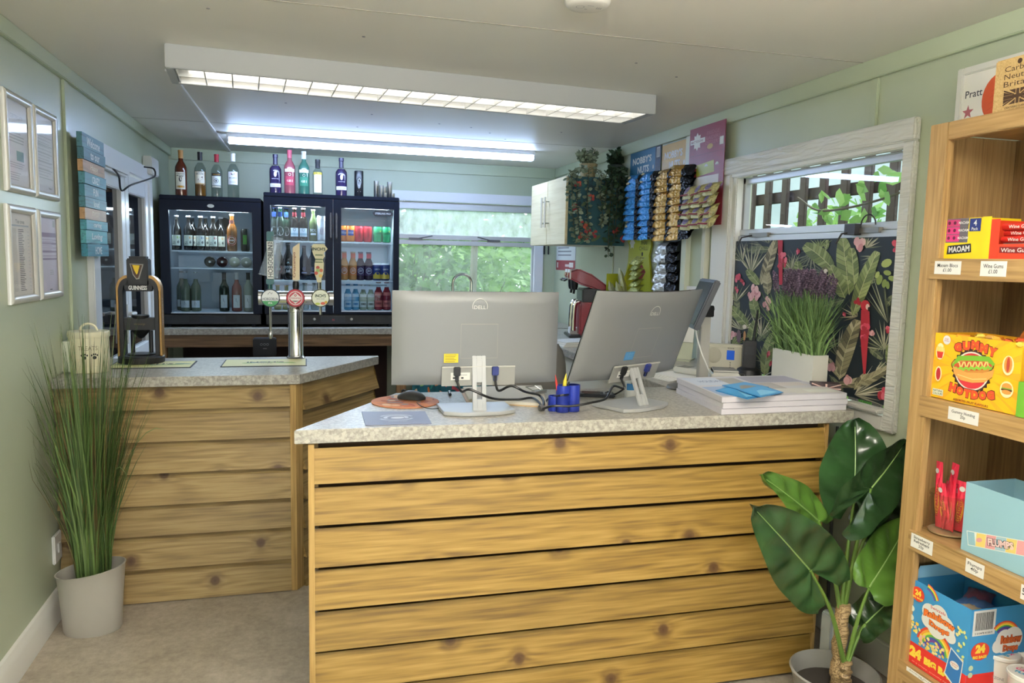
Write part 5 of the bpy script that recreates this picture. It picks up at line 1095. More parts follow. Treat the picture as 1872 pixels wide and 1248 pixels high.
# cables of the monitors
hub = P(990, 748, 'z', RZT+.006)
def plugpt(t, TP, x): return t.matrix_basis @ (TP @ Vector((x, -.028, .018)))
def mcable(label, pts, r=.0042, m=BLACK): tag(MB().tube(curve3(pts, 8), r, m, 8).build('monitor_cable'), label, 'cable', None)
zt = RZT+.005
a = plugpt(m1, TP1, -.075); b_ = plugpt(m1, TP1, .055)
mcable('black cable dropping from the left plug of the left monitor past its stand', [a, a+Vector((.01, -.03, -.03)), P(860, 712, 'y', c0.y-.03), P(900, 728, 'y', c0.y-.02), P(945, 730, 'z', RZT+.020), P(972, 727, 'z', RZT+.020), P(986, 736, 'z', RZT+.018), hub])
mcable('black cable curving from the blue plug of the left monitor to the cable tie', [b_, b_+Vector((.005, -.03, -.03)), P(935, 705, 'y', c0.y-.02), P(960, 716, 'y', c0.y-.01), P(985, 722, 'z', RZT+.024), P(994, 734, 'z', RZT+.018), hub])
mcable('black cable running from the cable tie round the pen pot to the right', [hub, P(1003, 728, 'z', zt+.01), P(1030, 722, 'y', q.y-.04), P(1070, 720, 'z', zt), P(1096, 722, 'z', zt), P(1112, 716, 'z', zt+.01)], .0035)
a = plugpt(m2, TP2, -.075)
mcable('black cable hanging from the right monitor round the front of the pen pot', [a, a+Vector((0, -.03, -.03)), P(1121, 706, 'y', 2.47), P(1108, 728, 'y', 2.44), P(1080, 736, 'y', q.y-.03), P(1045, 742, 'y', q.y-.04), P(1010, 742, 'y', q.y-.03), hub])
mcable('short black cable behind the right monitor stand', [P(1157, 700, 'y', 2.60), P(1145, 708, 'z', zt+.02), P(1120, 722, 'z', zt), P(1100, 722, 'z', zt)], .0035)
tag(MB().tube([hub+Vector((-.008, 0, .004)), hub+Vector((.008, .004, .004))], .011, M('#4a4a4a', .6), 10).build('cable_tie'), 'grey cable tie bunching the monitor cables together', 'cable tie')
# phone, tape bottle
q2 = P(1097, 724, 'z', RZT); ph = thing('desk_phone', 'flat black handset lying between pen pot and right monitor stand', 'phone', (q2.x, q2.y, RZT), -.35)
MB().box(-.085, .055, -.035, .04, 0, .012, M('#26272a', .35)).build('body', ph, bevel=.004); MB().box(-.07, .0, -.028, .033, .012, .0128, M('#0d0e12', .15)).build('screen', ph)
for k in range(3): MB().box(.012+.012*k, .020+.012*k, -.02, .028, .012, .0135, M('#8d8f92', .4)).build('key_row', ph)
q3 = P(1155, 730, 'z', RZT); gb = thing('glue_bottle', 'small white bottle with blue band behind the right monitor stand', 'bottle', (q3.x, q3.y+.02, RZT))
MB().lathe([(.018, 0), (.02, .003), (.02, .065), (.012, .076)], M('#dedfdd', .4), 20).build('body', gb); MB().lathe([(.012, .076), (.012, .095), (.009, .097)], M('#e4e4e2', .4), 16).build('cap', gb); mb = MB(); Pr(mb, cyl(.0203)).rect(-.022, .022, .035, .06, M('#2f78b5', .5), 8); mb.build('band', gb)

# touch screen till on a post
bx = P(1287, 712, 'z', RZT); ps = thing('till_screen', 'small touch screen till on a square silver post, seen from behind', 'till', (bx.x, bx.y+.02, RZT), 0)
hgt = P(1287, 578, 'y', bx.y+.02).z-RZT
MB().lathe([(.085, 0), (.09, .003), (.086, .012), (.06, .018)], M('#5b5a58', .4), 36, T=Matrix.Translation((-.045, .02, 0)) @ Matrix.Diagonal((1.1, .9, 1, 1))).build('base', ps)
MB().box(-.021, .021, -.012, .014, .012, hgt, M('#b7b5ae', .35, .4)).build('post', ps, bevel=.002)
MB().box(-.03, .03, -.02, .03, hgt-.002, hgt+.045, BLACK).lathe([(.014, -.035), (.014, .035)], M('#2b2b2e', .35), 14, T=RT(0, PI/2, 0, (0, .0, hgt+.03))).build('hinge', ps, bevel=.003)
# panel seen nearly edge on: normal faces left-back, leaning
TS = Matrix.Translation((-.02, .012, hgt+.03)) @ Euler((0, 0, math.radians(72))).to_matrix().to_4x4() @ Euler((math.radians(22), 0, 0)).to_matrix().to_4x4()
MB().box(-.15, .15, -.004, .022, -.085, .125, M('#232427', .4), TS).build('panel', ps, bevel=.005); MB().box(-.135, .135, .022, .0235, -.07, .11, SCR, TS).build('screen', ps)
mb = MB().box(-.05, .05, -.022, -.004, -.04, .04, BLACK, TS)
for k in range(4): mb.box(-.11, -.07, -.006, -.003, .07-.035*k, .075-.035*k, M('#3f4043', .5), TS)
mb.build('mount', ps, bevel=.002)
wcb = [ps.location+Vector((-.03, -.02, hgt+.02)), P(1272, 600, 'y', bx.y-.01), P(1281, 640, 'y', bx.y-.02), P(1297, 680, 'y', bx.y-.02), P(1303, 702, 'z', RZT+.004)]
tag(MB().tube(curve3(wcb, 8), .003, M('#dcdbd6', .5), 6).build('till_cable'), 'thin white cable hanging down beside the till post', 'cable')

# magazines: three thick bundles, leaflets on top
mc = [P(x, y, 'z', RZT) for x, y in ((1318.6, 758), (1547, 749))]; a, b_ = mc
dl = P(1236, 718, 'z', RZT)-a; lx = (b_-a); 
for i in range(3):
    z0 = .0205*i; t = thing('magazine_stack', ('lowest', 'middle', 'topmost')[i]+' bundle of pale magazines at the right end of the counter', 'magazines', (a.x, a.y, RZT+z0)); o = Vector(((.0, .006, .002)[i], (.0, .002, .004)[i], 0))
    pts = [(o.x, o.y), (o.x+lx.x, o.y+lx.y), (o.x+lx.x+dl.x, o.y+lx.y+dl.y), (o.x+dl.x, o.y+dl.y)]
    MB().prism(pts, 0, .0195, M('#c9c5cb', .6)).build('pages', t, bevel=.001)
    mb = MB(); e1, e2 = Vector((lx.x, lx.y)), Vector((dl.x, dl.y)); pr = Pr(mb, lambda u, v, h: (o.x+e1.x*u+e2.x*v, o.y+e1.y*u+e2.y*v, .0197+h))
    pr.rect(.0, 1, 0, 1, M('#d3d0d6', .45))
    if i == 2:
        for (u0, u1, v0, v1, hx) in ((.02, .42, .05, .48, '#9fb4d6'), (.42, .62, .1, .4, '#d8d4d2'), (.62, .98, .06, .3, '#dcd8d4'), (.74, .97, .1, .22, '#e6e8e2'), (.02, .3, .55, .95, '#cfd6e4'), (.3, .46, .6, .9, '#a8a49f'), (.5, .95, .62, .95, '#a9a6b8'), (.55, .9, .42, .6, '#d9cfcd'), (.46, .66, .3, .6, '#b7afae')): pr.rect(u0, u1, v0, v1, M(hx, .45))
        pr.text('HOLIDAY', .2, .75, M('#6d7fa6', .5), h=.10, w=.2)
    mb.build('cover', t, smooth=0)
tz = RZT+.0623
for i, (pxs, lab) in enumerate(((((1308, 714), (1354, 701), (1412, 722), (1366, 730)), 'blue leaflet on the magazines, lower of the fanned pile'), (((1320, 705), (1362, 699), (1405, 708), (1352, 714)), 'blue leaflet on the magazines, turned across the pile'), (((1350, 714), (1392, 705), (1432, 718), (1390, 727)), 'bright blue leaflet at the right of the pile'))):
    pts = [P(x, y, 'z', tz+.002*i) for x, y in pxs]; ctr = sum(pts, Vector())/4
    o = thing('leaflet', lab, 'leaflet', tuple(ctr), group='blue leaflets on the magazines'); o.location.z = tz+.0025*i
    L = [(p.x-ctr.x, p.y-ctr.y) for p in pts]; L = L if sum((L[k][0]*L[(k+1) % 4][1]-L[(k+1) % 4][0]*L[k][1]) for k in range(4)) > 0 else L[::-1]
    MB().prism(L, 0, .002, M('#2f87c4', .4)).build('sheets', o)
    mb = MB(); pr = Pr(mb, topf(.002)); pr.poly([(x*.9, y*.9) for x, y in L], M('#3b9ad6', .4)); pr.poly([(L[k][0]*(.75 if k < 2 else .2), L[k][1]*(.75 if k < 2 else .2)) for k in range(4)], M('#7cc0e6' if i != 1 else '#8a7f7a', .4)); mb.build('print', o, smooth=0)

# cream radio, two way radio in its charger, power brick
rq = P(1332, 670, 'z', RZT); rd = thing('radio', 'cream digital radio with a blue display by the window', 'radio', (1.975, 3.30, RZT), math.radians(-38)); rd.scale = (.82, .82, .92); CR2 = M('#dcd7c6', .4)
MB().box(-.115, .115, -.045, .05, 0, .138, CR2).build('case', rd, bevel=.014, seg=3)
mb = MB().box(.018, .062, -.0475, -.044, .06, .11, M('#1f4fae', .25, emit=.35)); mb.build('display', rd, bevel=.001)
mb = MB().lathe([(.042, 0), (.042, .002), (.040, .003)], M('#cdc8b6', .6), 28, T=RT(PI/2, 0, 0, (-.055, -.0445, .08))); mb.build('speaker_grille', rd)
for k in range(4): MB().box(.022+.010*k, .028+.010*k, -.0485, -.044, .118, .124, M('#8d8a80', .5)).build('button', rd)
for k in range(3): MB().lathe([(.004, 0), (.004, .003)], M('#8d8a80', .5), 10, T=RT(PI/2, 0, 0, (.04, -.0445, .045-.012*k))).build('button', rd)
wk = thing('two_way_radio', 'black two way radio with antenna standing in its charger', 'radio', (1.99, 3.11, RZT), -.5)
MB().lathe([(.055, 0), (.058, .004), (.052, .03), (.036, .04)], M('#17171a', .5), 24).build('charger', wk)
MB().box(-.030, .030, -.02, .022, .028, .165, M('#1a1b1e', .5)).build('body', wk, bevel=.006); MB().tube([(.016, .004, .16), (.018, .005, .19), (.028, .01, .31)], .008, BLACK, 8, r1=.005).build('antenna', wk); MB().lathe([(.008, .163), (.008, .178)], BLACK, 12, c=(-.014, 0)).build('knob', wk); MB().box(-.02, .02, -.0215, -.02, .1, .14, M('#2b2c30', .6)).build('grille', wk)
bq = P(1342, 697, 'z', RZT); pb = thing('power_adaptor', 'black power adaptor lying by the till post', 'adaptor', (bq.x, bq.y+.02, RZT), -.6); MB().box(-.055, .055, -.025, .025, 0, .034, BLACK).build('body', pb, bevel=.004); MB().tube([(.055, 0, .015), (.075, .0, .012)], .006, BLACK, 8).build('strain_relief', pb)
tag(MB().tube(curve3([bq+Vector((.07, -.03, .01)), P(1380, 702, 'z', RZT+.004), P(1402, 694, 'z', RZT+.004), P(1410, 697, 'z', RZT+.004), P(1395, 703, 'z', RZT+.004)], 6), .0035, BLACK, 6).build('adaptor_cable'), 'black adaptor lead coiled in front of the planter', 'cable')
tag(MB().tube(curve3([P(1385, 704, 'z', RZT+.004), P(1402, 684, 'z', RZT+.03), P(1425, 679, 'z', RZT+.03), P(1443, 690, 'z', RZT+.004)], 6), .0025, M('#d6d4cd', .5), 6).build('white_lead'), 'thin white lead arching in front of the planter', 'cable')
# receipt printer / card reader cluster on the side desk
cr = thing('receipt_printer', 'grey receipt printer behind the till post', 'printer', (1.755, 2.93, RZT), -.4); MB().box(-.06, .06, -.07, .07, 0, .05, M('#d5d3cb', .5)).prism([(-.058, -.068), (.058, -.068), (.052, .06), (-.052, .06)], .05, .062, M('#77756f', .5)).build('case', cr, bevel=.006)
sdz = RZT-.004
pa = thing('paper_pile', 'loose white paperwork on the side desk behind the right monitor', 'papers', (1.66, 3.14, sdz), .2)
for k in range(4): MB().box(-.15+.01*k, .15-.014*k, -.105, .105-.01*k, .004*k, .004*k+.0038, PAPER, RT(0, 0, .08*k)).build('sheet', pa)
cd_ = thing('card_reader', 'white card reader with dark display lying on the paperwork', 'card reader', (1.70, 3.12, sdz+.017), .5); MB().box(-.04, .04, -.075, .075, 0, .028, M('#d9d9d4', .4)).build('case', cd_, bevel=.006); MB().box(-.03, .03, .0, .06, .028, .0288, M('#2b2f36', .25)).build('display', cd_)
for k in range(3): MB().box(-.028+.02*k, -.012+.02*k, -.06, -.01, .028, .030, M('#b9b9b4', .5)).build('key_row', cd_)
bxo = thing('paper_tray', 'tilted white document holder behind the till post', 'document holder', (1.90, 3.72, sdz), -.7); MB().box(-.11, .11, .0, .012, .10, .28, PAPER, RT(-.25, 0, 0)).build('sheet_front', bxo); MB().box(-.11, .11, .012, .016, .0, .26, M('#c7cbb6', .5), RT(-.25, 0, 0)).box(-.11, .11, -.04, .09, 0, .006, M('#c7cbb6', .5)).build('stand', bxo)
pt = thing('paper_tray', 'stack of pale papers on the side desk beside the chair back', 'papers', (1.62, 4.42, sdz), .1)
for k in range(5): MB().box(-.15, .15-.01*k, -.11+.006*k, .11, .006*k, .006*k+.0055, PAPER if k % 2 else M('#d5d6d2', .7), RT(0, 0, .05*k)).build('sheet', pt)

# office chair behind the desk
ch = thing('office_chair', 'grey office chair back showing between the two monitors', 'chair', (P(1044, 650, 'y', 3.8).x-.20, 3.6, 0), .1); CG_ = M('#6f6d68', .75)
mb = MB(); mb.grid(lambda a, c: ((a-.5)*.40*(1-.25*max(0, 2*c-1)**4), .19+.05*(2*a-1)**2-.0*c, .62+.43*c), 12, 12, CG_); mb.build('backrest', ch, solid=.05, smooth=60)
mb = MB(); mb.lathe([(.0, .44), (.20, .445), (.225, .47), (.21, .50), (.0, .52)], CG_, 28, cap0=False, cap1=False); mb.build('seat', ch)
MB().tube([(0, 0, .07), (0, 0, .45)], .025, BLACK, 12).tube([(0, .15, .46), (0, .25, .50), (0, .235, .72)], .018, BLACK, 8).build('post', ch)
for k in range(5):
    a = 2*PI*k/5; MB().tube([(0, 0, .09), (.27*math.cos(a), .27*math.sin(a), .065)], .018, BLACK, 8, r1=.012).build('leg', ch); MB().sph((.27*math.cos(a), .27*math.sin(a), .03), .03, BLACK, 10).build('castor', ch)

# red twin head drinks machine on the side desk
RED = M('#8e1626', .3, coat=.3); q = P(1060, 640, 'z', sdz)
dm = thing('drinks_machine', 'glossy red and black twin head drinks machine on the side desk', 'drinks machine', (1.875, 4.93, sdz), math.radians(-12)); dm.scale = (.92, .92, .90)
DK = M('#15161b', .35)
MB().box(-.16, .17, -.16, .16, 0, .02, DK).build('base', dm, bevel=.006)
MB().box(-.085, .17, -.15, .15, .02, .27, RED).build('tank', dm, bevel=.012); MB().box(-.07, .17, -.15, .15, .272, .37, DK).build('neck', dm, bevel=.01)
for y in (-.08, .075):
    mb = MB(); pts = [(-.18, .45), (-.165, .50), (-.10, .52), (.0, .48), (.20, .335), (.20, .30), (.02, .37), (-.08, .40)]
    mb.prism(pts, -.06, .06, RED, T=Matrix(((1, 0, 0, 0), (0, 0, 1, y), (0, 1, 0, 0), (0, 0, 0, 1)))); hd = mb.build('head', dm, bevel=.012, seg=3)
    MB().box(-.165, -.155, y-.061, y+.061, .44, .512, WHITE).build('white_stripe', hd)
    MB().lathe([(.02, .36), (.026, .38), (.03, .43)], DK, 16, c=(-.12, y)).tube([(-.12, y, .37), (-.125, y, .33)], .009, DK, 8).build('nozzle', hd); MB().tube([(-.18, y-.04, .44), (-.20, y-.04, .43), (-.20, y+.04, .43), (-.18, y+.04, .44)], .008, DK, 8).build('lever', hd)
    MB().tube(curve3([(-.08, y, .27), (-.11, y, .25), (-.118, y, .15), (-.118, y, .05)], 6), .018, CHROME, 10).build('milk_tube', dm)
MB().box(-.14, -.06, -.05, .05, .02, .07, M('#d9d9d6', .5)).build('label_block', dm, bevel=.003)
# planter of lavender in front of the boarded window
nr = P(1487, 715, 'z', RZT); pl = thing('lavender_planter', 'white rectangular planter of artificial lavender below the window', 'plant', (1.955, 2.72, RZT), 0)
a0 = P(1487, 650, 'x', 1.905); hP = a0.z-RZT; y0 = a0.y; a1 = P(1413, 636, 'x', 1.905); y1 = a1.y; px1 = P(1515, 646, 'y', y0).x
TL = Matrix.Translation((-1.955, -2.72, 0)); PW = M('#d2d0c6', .4)
mb = MB().box(1.905, 1.909, y0, y1, 0, hP, PW, TL).box(px1-.004, px1, y0, y1, 0, hP, PW, TL).box(1.909, px1-.004, y0, y0+.004, 0, hP, PW, TL).box(1.909, px1-.004, y1-.004, y1, 0, hP, PW, TL).box(1.909, px1-.004, y0+.004, y1-.004, 0, .004, PW, TL).box(1.909, px1-.004, y0+.004, y1-.004, hP-.03, hP-.025, M('#2f2a1e', .9), TL); mb.build('planter', pl, smooth=0)
LV = [leafmat('lavender_leaf_%d' % i, a, b, .55, 8) for i, (a, b) in enumerate((('#3a5530', '#65824a'), ('#4d6c3c', '#82a060')))]
FLW = [M('#5a4a5c', .8), M('#6d5a6e', .8), M('#4b3d4f', .8)]
fo = MB(); fl = MB(); random.seed(21); xm, ym = (1.905+px1)/2-1.955, (y0+y1)/2-2.72; hw, hl = (px1-1.905)/2-.008, (y1-y0)/2-.01
for k in range(1300):
    b0 = Vector((xm+random.uniform(-hw, hw), ym+random.uniform(-hl, hl), hP-.03)); H = random.uniform(.08, .29); ln = Vector((random.gauss(0, .04), random.gauss(0, .05), 0)); w = random.uniform(.002, .0042); s_ = Vector((random.gauss(0, 1), random.gauss(0, 1), 0)).normalized()
    p1 = b0+Vector((0, 0, H*.55))+ln*.4; p2 = b0+Vector((0, 0, H))+ln*1.2; fo.add([b0-s_*w, b0+s_*w, p1+s_*w*1.1, p1-s_*w*1.1, p2], [(0, 1, 2, 3), (3, 2, 4)], LV[k % 2])
for k in range(75):
    b0 = Vector((xm+random.uniform(-hw, hw)*1.1, ym+random.uniform(-hl, hl)*1.05, hP-.03)); H = random.uniform(.25, .29); ln = Vector((random.gauss(0, .015), random.gauss(0, .02), 0)); top = b0+Vector((0, 0, H))+ln
    fo.tube([b0, top], .0012, LV[0], 4); 
    for j in range(26):
        t_ = j/25; p = top+Vector((0, 0, .075*t_))+ln*.3*t_; rr = .0125*(1-.55*t_); a = j*2.4; fl.sph(tuple(p+Vector((rr*math.cos(a)*.7, rr*math.sin(a)*.7, 0))), .0052, FLW[(j+k) % 3], 4)
fo.build('foliage', pl, smooth=0); fl.build('flowers', pl, smooth=0)
gx = P(1540, 738, 'z', RZT); fb = thing('trinket_pot', 'small glass jar with union flag lid at the end of the counter', 'jar', (1.92, 2.47, RZT))
MB().lathe([(.018, 0), (.024, .004), (.024, .03), (.018, .036)], CLEARB, 18).build('glass', fb)
mb = MB().box(-.055, .05, -.03, .03, .037, .072, M('#3a2a2e', .6), RT(0, 0, -.5)); pr = Pr(mb, lambda u, v, h: tuple(RT(0, 0, -.5) @ Vector((u, -.0302-h, v)))); pr.rect(-.055, .05, .051, .057, M('#c9a9a0', .6)); pr.rect(-.006, .001, .037, .072, M('#c9a9a0', .6)); pr.line([(-.055, .037), (.05, .072)], .004, M('#c9a9a0', .6)); pr.line([(-.055, .072), (.05, .037)], .004, M('#c9a9a0', .6)); mb.build('flag_box', fb, bevel=.0)
# ================================================================ RIGHT WALL
RW = -PI/2                                     # things on the right wall: local x runs towards the viewer
# ---- boarded lower half of the window: tropical print panel
PY, PZ = 2.875, .99
tp_ = thing('tropical_panel', 'dark tropical print board with parrots and banana leaves filling the lower window', 'panel', (XR+.002, PY, PZ), RW)
MB().box(-.566, .572, 0, .012, 0, .625, M('#1d262d', .55)).build('board', tp_, smooth=0)
mb = MB(); pr = Pr(mb, flat(0), 0.0)
def q(x, y):                                   # drawing units of the print -> sheet coordinates
    p = P(1300+x/3.285, 420+y/3.285, 'x', XR); return (min(max(PY-p.y, -.565), .571), min(max(p.z-PZ, .0), .624))
random.seed(3)
def tone(cs): return M(random.choice(cs), .6)
GRN_ = ['#74824f', '#85925e', '#66744a', '#95a06c']; BRN_ = ['#8a8466', '#b3aa8c', '#5f5a46', '#a39a7c', '#6f6a54']; PAL_ = ['#8d9172', '#a9a88c', '#6d7358', '#c2bca0']
def bleaf(b, t, w, cs, n=12, bend=0, rib='#c2bf94'):
    pr.h += .00003; b, t = Vector(b), Vector(t); d = t-b; s = Vector((-d.y, d.x)).normalized()
    ax = lambda k: b+d*k+s*bend*math.sin(PI*k); hw = lambda k: w/2*math.sin(PI*min(1, k*.86+.14))**.6
    for sd in (1, -1):
        for i in range(n):
            k0, k1 = i/n, (i+.93)/n; p0, p1 = ax(k0), ax(k1); o0, o1 = ax(min(1, k0+.10))+s*sd*hw(k0), ax(min(1, k1+.10))+s*sd*hw(k1)
            pr.poly([q(*p0), q(*o0), q(*o1), q(*p1)], tone(cs))
    pr.h += .00002; pr.line([q(*ax(i/8)) for i in range(9)], .0022, M(rib, .6))
def fan(c, a0, a1, n, L, cs, w=9):
    pr.h += .00002
    for i in range(n):
        a = math.radians(a0+(a1-a0)*i/(n-1)+random.uniform(-4, 4)); l = L*random.uniform(.75, 1.1); d = Vector((math.cos(a), -math.sin(a))); s = Vector((d.y, -d.x)); c_ = Vector(c)
        pr.poly([q(*c_), q(*(c_+d*l*.4+s*w/2)), q(*(c_+d*l)), q(*(c_+d*l*.4-s*w/2))], tone(cs))
def blob(c, r, cs, n=7):
    for i in range(n):
        pr.h += .00001
        a = random.uniform(0, 6.28); k = random.random()*.7; x, y = c[0]+r*k*math.cos(a), c[1]+r*k*math.sin(a); u = q(x, y); rr = r*.45/3.285/520*1.55
        pr.ell(u[0], u[1], rr, rr*.8, tone(cs), 9, rot=a)
def oval_(x, y, rx, ry, hx, rot=0):
    pr.h += .00002; pts = []
    for i in range(12):
        a = 2*PI*i/12; X, Y = rx*math.cos(a), ry*math.sin(a); pts.append(q(x+X*math.cos(rot)-Y*math.sin(rot), y+X*math.sin(rot)+Y*math.cos(rot)))
    pr.poly(pts[::-1], M(hx, .6))
for k in range(46):
    x, y = random.uniform(120, 1120), random.uniform(80, 1000); a = random.uniform(0, 6.28); l = random.uniform(70, 150)
    if k % 2: fan((x, y), math.degrees(a), math.degrees(a)+80, 6, l, ['#5d6558', '#737866', '#4f584e', '#868870'], 9)
    else: bleaf((x, y), (x+l*math.cos(a), y+l*math.sin(a)), random.uniform(28, 48), ['#56604a', '#6a7356', '#4a5444', '#7a7f60'], 8, rib='#93947a')
fan((240, 260), 50, 130, 9, 190, PAL_); fan((190, 190), 70, 160, 7, 120, PAL_); fan((930, 110), 10, 110, 9, 110, PAL_); fan((480, 240), 20, 130, 9, 130, PAL_); fan((650, 110), 30, 150, 8, 90, GRN_)
fan((1060, 560), 55, 125, 11, 280, ['#7d8266', '#a6a68c', '#5c614c']); fan((1040, 720), 60, 170, 9, 170, PAL_); fan((180, 600), 20, 160, 11, 150, PAL_); fan((300, 640), 40, 140, 9, 150, PAL_); fan((860, 990), -30, 60, 11, 210, ['#c2bda6', '#9a9680', '#dcd6c0'])
fan((760, 760), 70, 140, 9, 200, PAL_); fan((150, 430), 40, 150, 9, 130, PAL_); fan((980, 860), -20, 60, 6, 120, PAL_); fan((880, 520), 100, 200, 7, 110, BRN_); fan((120, 700), 20, 80, 7, 120, GRN_); fan((330, 820), 60, 130, 7, 160, GRN_)
bleaf((830, 390), (790, 50), 110, GRN_); bleaf((735, 240), (560, 90), 100, GRN_, bend=10); bleaf((805, 410), (715, 215), 90, GRN_); bleaf((860, 330), (845, 110), 70, GRN_)
bleaf((300, 330), (390, 60), 62, BRN_, 14); bleaf((340, 390), (335, 250), 55, BRN_, 9); bleaf((290, 330), (215, 240), 50, GRN_); bleaf((280, 540), (245, 400), 60, GRN_); bleaf((225, 580), (115, 460), 60, GRN_); bleaf((230, 700), (265, 545), 60, GRN_); bleaf((320, 880), (370, 620), 70, GRN_, bend=-10); bleaf((530, 300), (520, 190), 55, GRN_)
bleaf((770, 900), (880, 540), 100, BRN_, 14, bend=-14); bleaf((850, 520), (1000, 130), 85, GRN_, 16, bend=-10); bleaf((740, 930), (1085, 815), 62, BRN_, 13, bend=34); bleaf((690, 120), (700, 60), 30, GRN_); bleaf((1075, 830), (1070, 690), 50, GRN_); bleaf((780, 890), (700, 770), 40, BRN_); bleaf((860, 960), (930, 860), 40, BRN_, 8)
for (x, y, rx, ry, r) in ((1055, 200, 34, 24, -.5), (1012, 300, 18, 32, .3), (1060, 258, 24, 16, .2), (1088, 292, 24, 16, .3), (1042, 322, 15, 26, .2), (1062, 332, 12, 24, -.1), (1000, 270, 12, 22, .4)): oval_(x, y, rx, ry, random.choice(['#8f9d52', '#a3ae66', '#7d8c48']), r)
REDS = ['#b3354a', '#c94a5f', '#a32a3a', '#d4677a']; PNK = ['#d8a2a6', '#e3b9ba', '#c98d92', '#e0aeb4']
pr.poly([q(402, 62), q(432, 62), q(430, 330), q(410, 330)], M('#a8263a', .6))
for c, r in (((425, 150), 32), ((440, 195), 30), ((415, 215), 22), ((520, 128), 18), ((165, 285), 34), ((190, 310), 24), ((155, 360), 22), ((1115, 80), 26), ((1118, 125), 24), ((880, 432), 24), ((1068, 598), 22), ((1035, 985), 36), ((1065, 965), 20), ((345, 745), 22), ((365, 800), 22), ((800, 510), 14)): blob(c, r, REDS)
for c, r in (((888, 85), 44), ((585, 298), 32), ((262, 375), 48), ((238, 405), 30), ((345, 440), 40), ((130, 625), 32), ((735, 825), 34), ((820, 905), 38), ((970, 620), 22)): blob(c, r, PNK, 9)
# parrots
pr.poly([q(905, 480), q(955, 480), q(958, 560), q(945, 690), q(932, 866), q(918, 866), q(900, 640)], M('#a92b39', .6)); oval_(930, 455, 28, 34, '#b6303d'); oval_(944, 462, 12, 18, '#ddc9bd'); oval_(952, 476, 7, 14, '#2a2422'); blob((930, 590), 34, REDS, 9); blob((925, 640), 26, REDS)
oval_(668, 300, 30, 58, '#5a4d42', .15); oval_(676, 305, 20, 44, '#b98452', .1); oval_(688, 246, 22, 24, '#6b6a4c'); oval_(692, 250, 13, 16, '#e0d8cc'); oval_(702, 262, 6, 12, '#26211f'); oval_(170, 640, 14, 40, '#6b5660'); oval_(205, 640, 8, 34, '#b98452'); oval_(205, 582, 12, 14, '#d8cfc2')
mb.build('print', tp_, smooth=0)

# ---- wall cabinet with printed end panel
CX, CY0, CY1 = 1.645, 4.80, 5.60
cz0, cz1 = 1.608, 2.052
cab = thing('wall_cabinet', 'cream wood effect wall cabinet with teal flowered end panel', 'cabinet', (CX, CY0, cz0)); TC = Matrix.Translation((-CX, -CY0, -cz0))
CRW = wood('cream_laminate', '#f2e3bd', '#ecdab0', '#dcc898', knots=False, axis='y', rough=.4, contrast=.5, gs=.7)
MB().box(CX+.02, XR-.001, CY0+.006, CY1, cz0, cz1, M('#cfc3aa', .5), TC).build('carcass', cab)
for a, c in ((CY0+.001, (CY0+CY1)/2-.002), ((CY0+CY1)/2+.002, CY1)):
    d = MB().box(CX, CX+.018, a, c, cz0, cz1, CRW, TC).build('door', cab, bevel=.002)
    yh = c-.035 if a < 5 else a+.035
    MB().tube([(CX-.03, yh, cz0+.12), (CX-.03, yh, cz0+.33)], .007, STEEL, 10, TC).tube([(CX, yh, cz0+.15), (CX-.03, yh, cz0+.15)], .005, STEEL, 8, TC).tube([(CX, yh, cz0+.30), (CX-.03, yh, cz0+.30)], .005, STEEL, 8, TC).build('handle', d)
mb = MB().box(CX+.018, XR-.002, CY0, CY0+.006, cz0-.002, cz1, M('#2b5a63', .6), TC); pr = Pr(mb, lambda u, v, h: (u-CX, -h, v-cz0), .0001); random.seed(8)
for k in range(46):
    pr.ell(random.uniform(CX+.04, XR-.03), random.uniform(cz0+.02, cz1-.03), random.uniform(.02, .05), random.uniform(.006, .014), M(random.choice(['#24494f', '#3a6f6a', '#1f3d44', '#4a7f73', '#5d6f4c']), .6), 10, rot=random.uniform(0, PI))
for u, v in ((.075, .40), (.17, .31), (.13, .13), (.16, .10), (.10, .06), (.20, .07), (.36, .11), (.40, .04), (.14, .04), (.06, .24)):
    for k in range(6): pr.ell(CX+u+random.uniform(-.02, .02), cz0+v+random.uniform(-.02, .02), .013, .010, M(random.choice(['#c24a4a', '#a83a42', '#d96a52']), .6), 9, rot=random.uniform(0, 3))
mb.build('end_panel', cab, smooth=0)

# ---- trailing plants on the cabinet
EUC = leafmat('eucalyptus_leaf', '#5f6f5c', '#9aa88f', .6, 12); IVY = leafmat('dark_ivy_leaf', '#1f3326', '#3f5a40', .5, 12)
def strand(mb, sm, lm, pts, ls, n, roundness=.9):
    c = curve3(pts, 8); sm.tube(c, .0022, M('#5b5a3f', .8), 4)
    n = int(n*1.7)
    for k in range(n):
        t_ = (k+.5)/n*(len(c)-1); i = int(t_); p = c[i].lerp(c[min(i+1, len(c)-1)], t_-i)
        for sd in (1, -1):
            a = random.uniform(0, 6.28); d = Vector((math.cos(a)*sd, math.sin(a)*.6-.3, random.uniform(-.5, .6))).normalized(); n_ = d.cross(Vector((random.gauss(0, 1), random.gauss(0, 1), random.gauss(0, 1)))).normalized(); s = ls*random.uniform(.7, 1.2)
            b0 = p+d*s*.2; mb.add([b0, b0+d*s*.4+n_*s*.5*roundness, b0+d*s*.9+n_*s*.38*roundness, b0+d*s*1.2, b0+d*s*.9-n_*s*.38*roundness, b0+d*s*.4-n_*s*.5*roundness], [(0, 1, 2, 3, 4, 5)], lm)
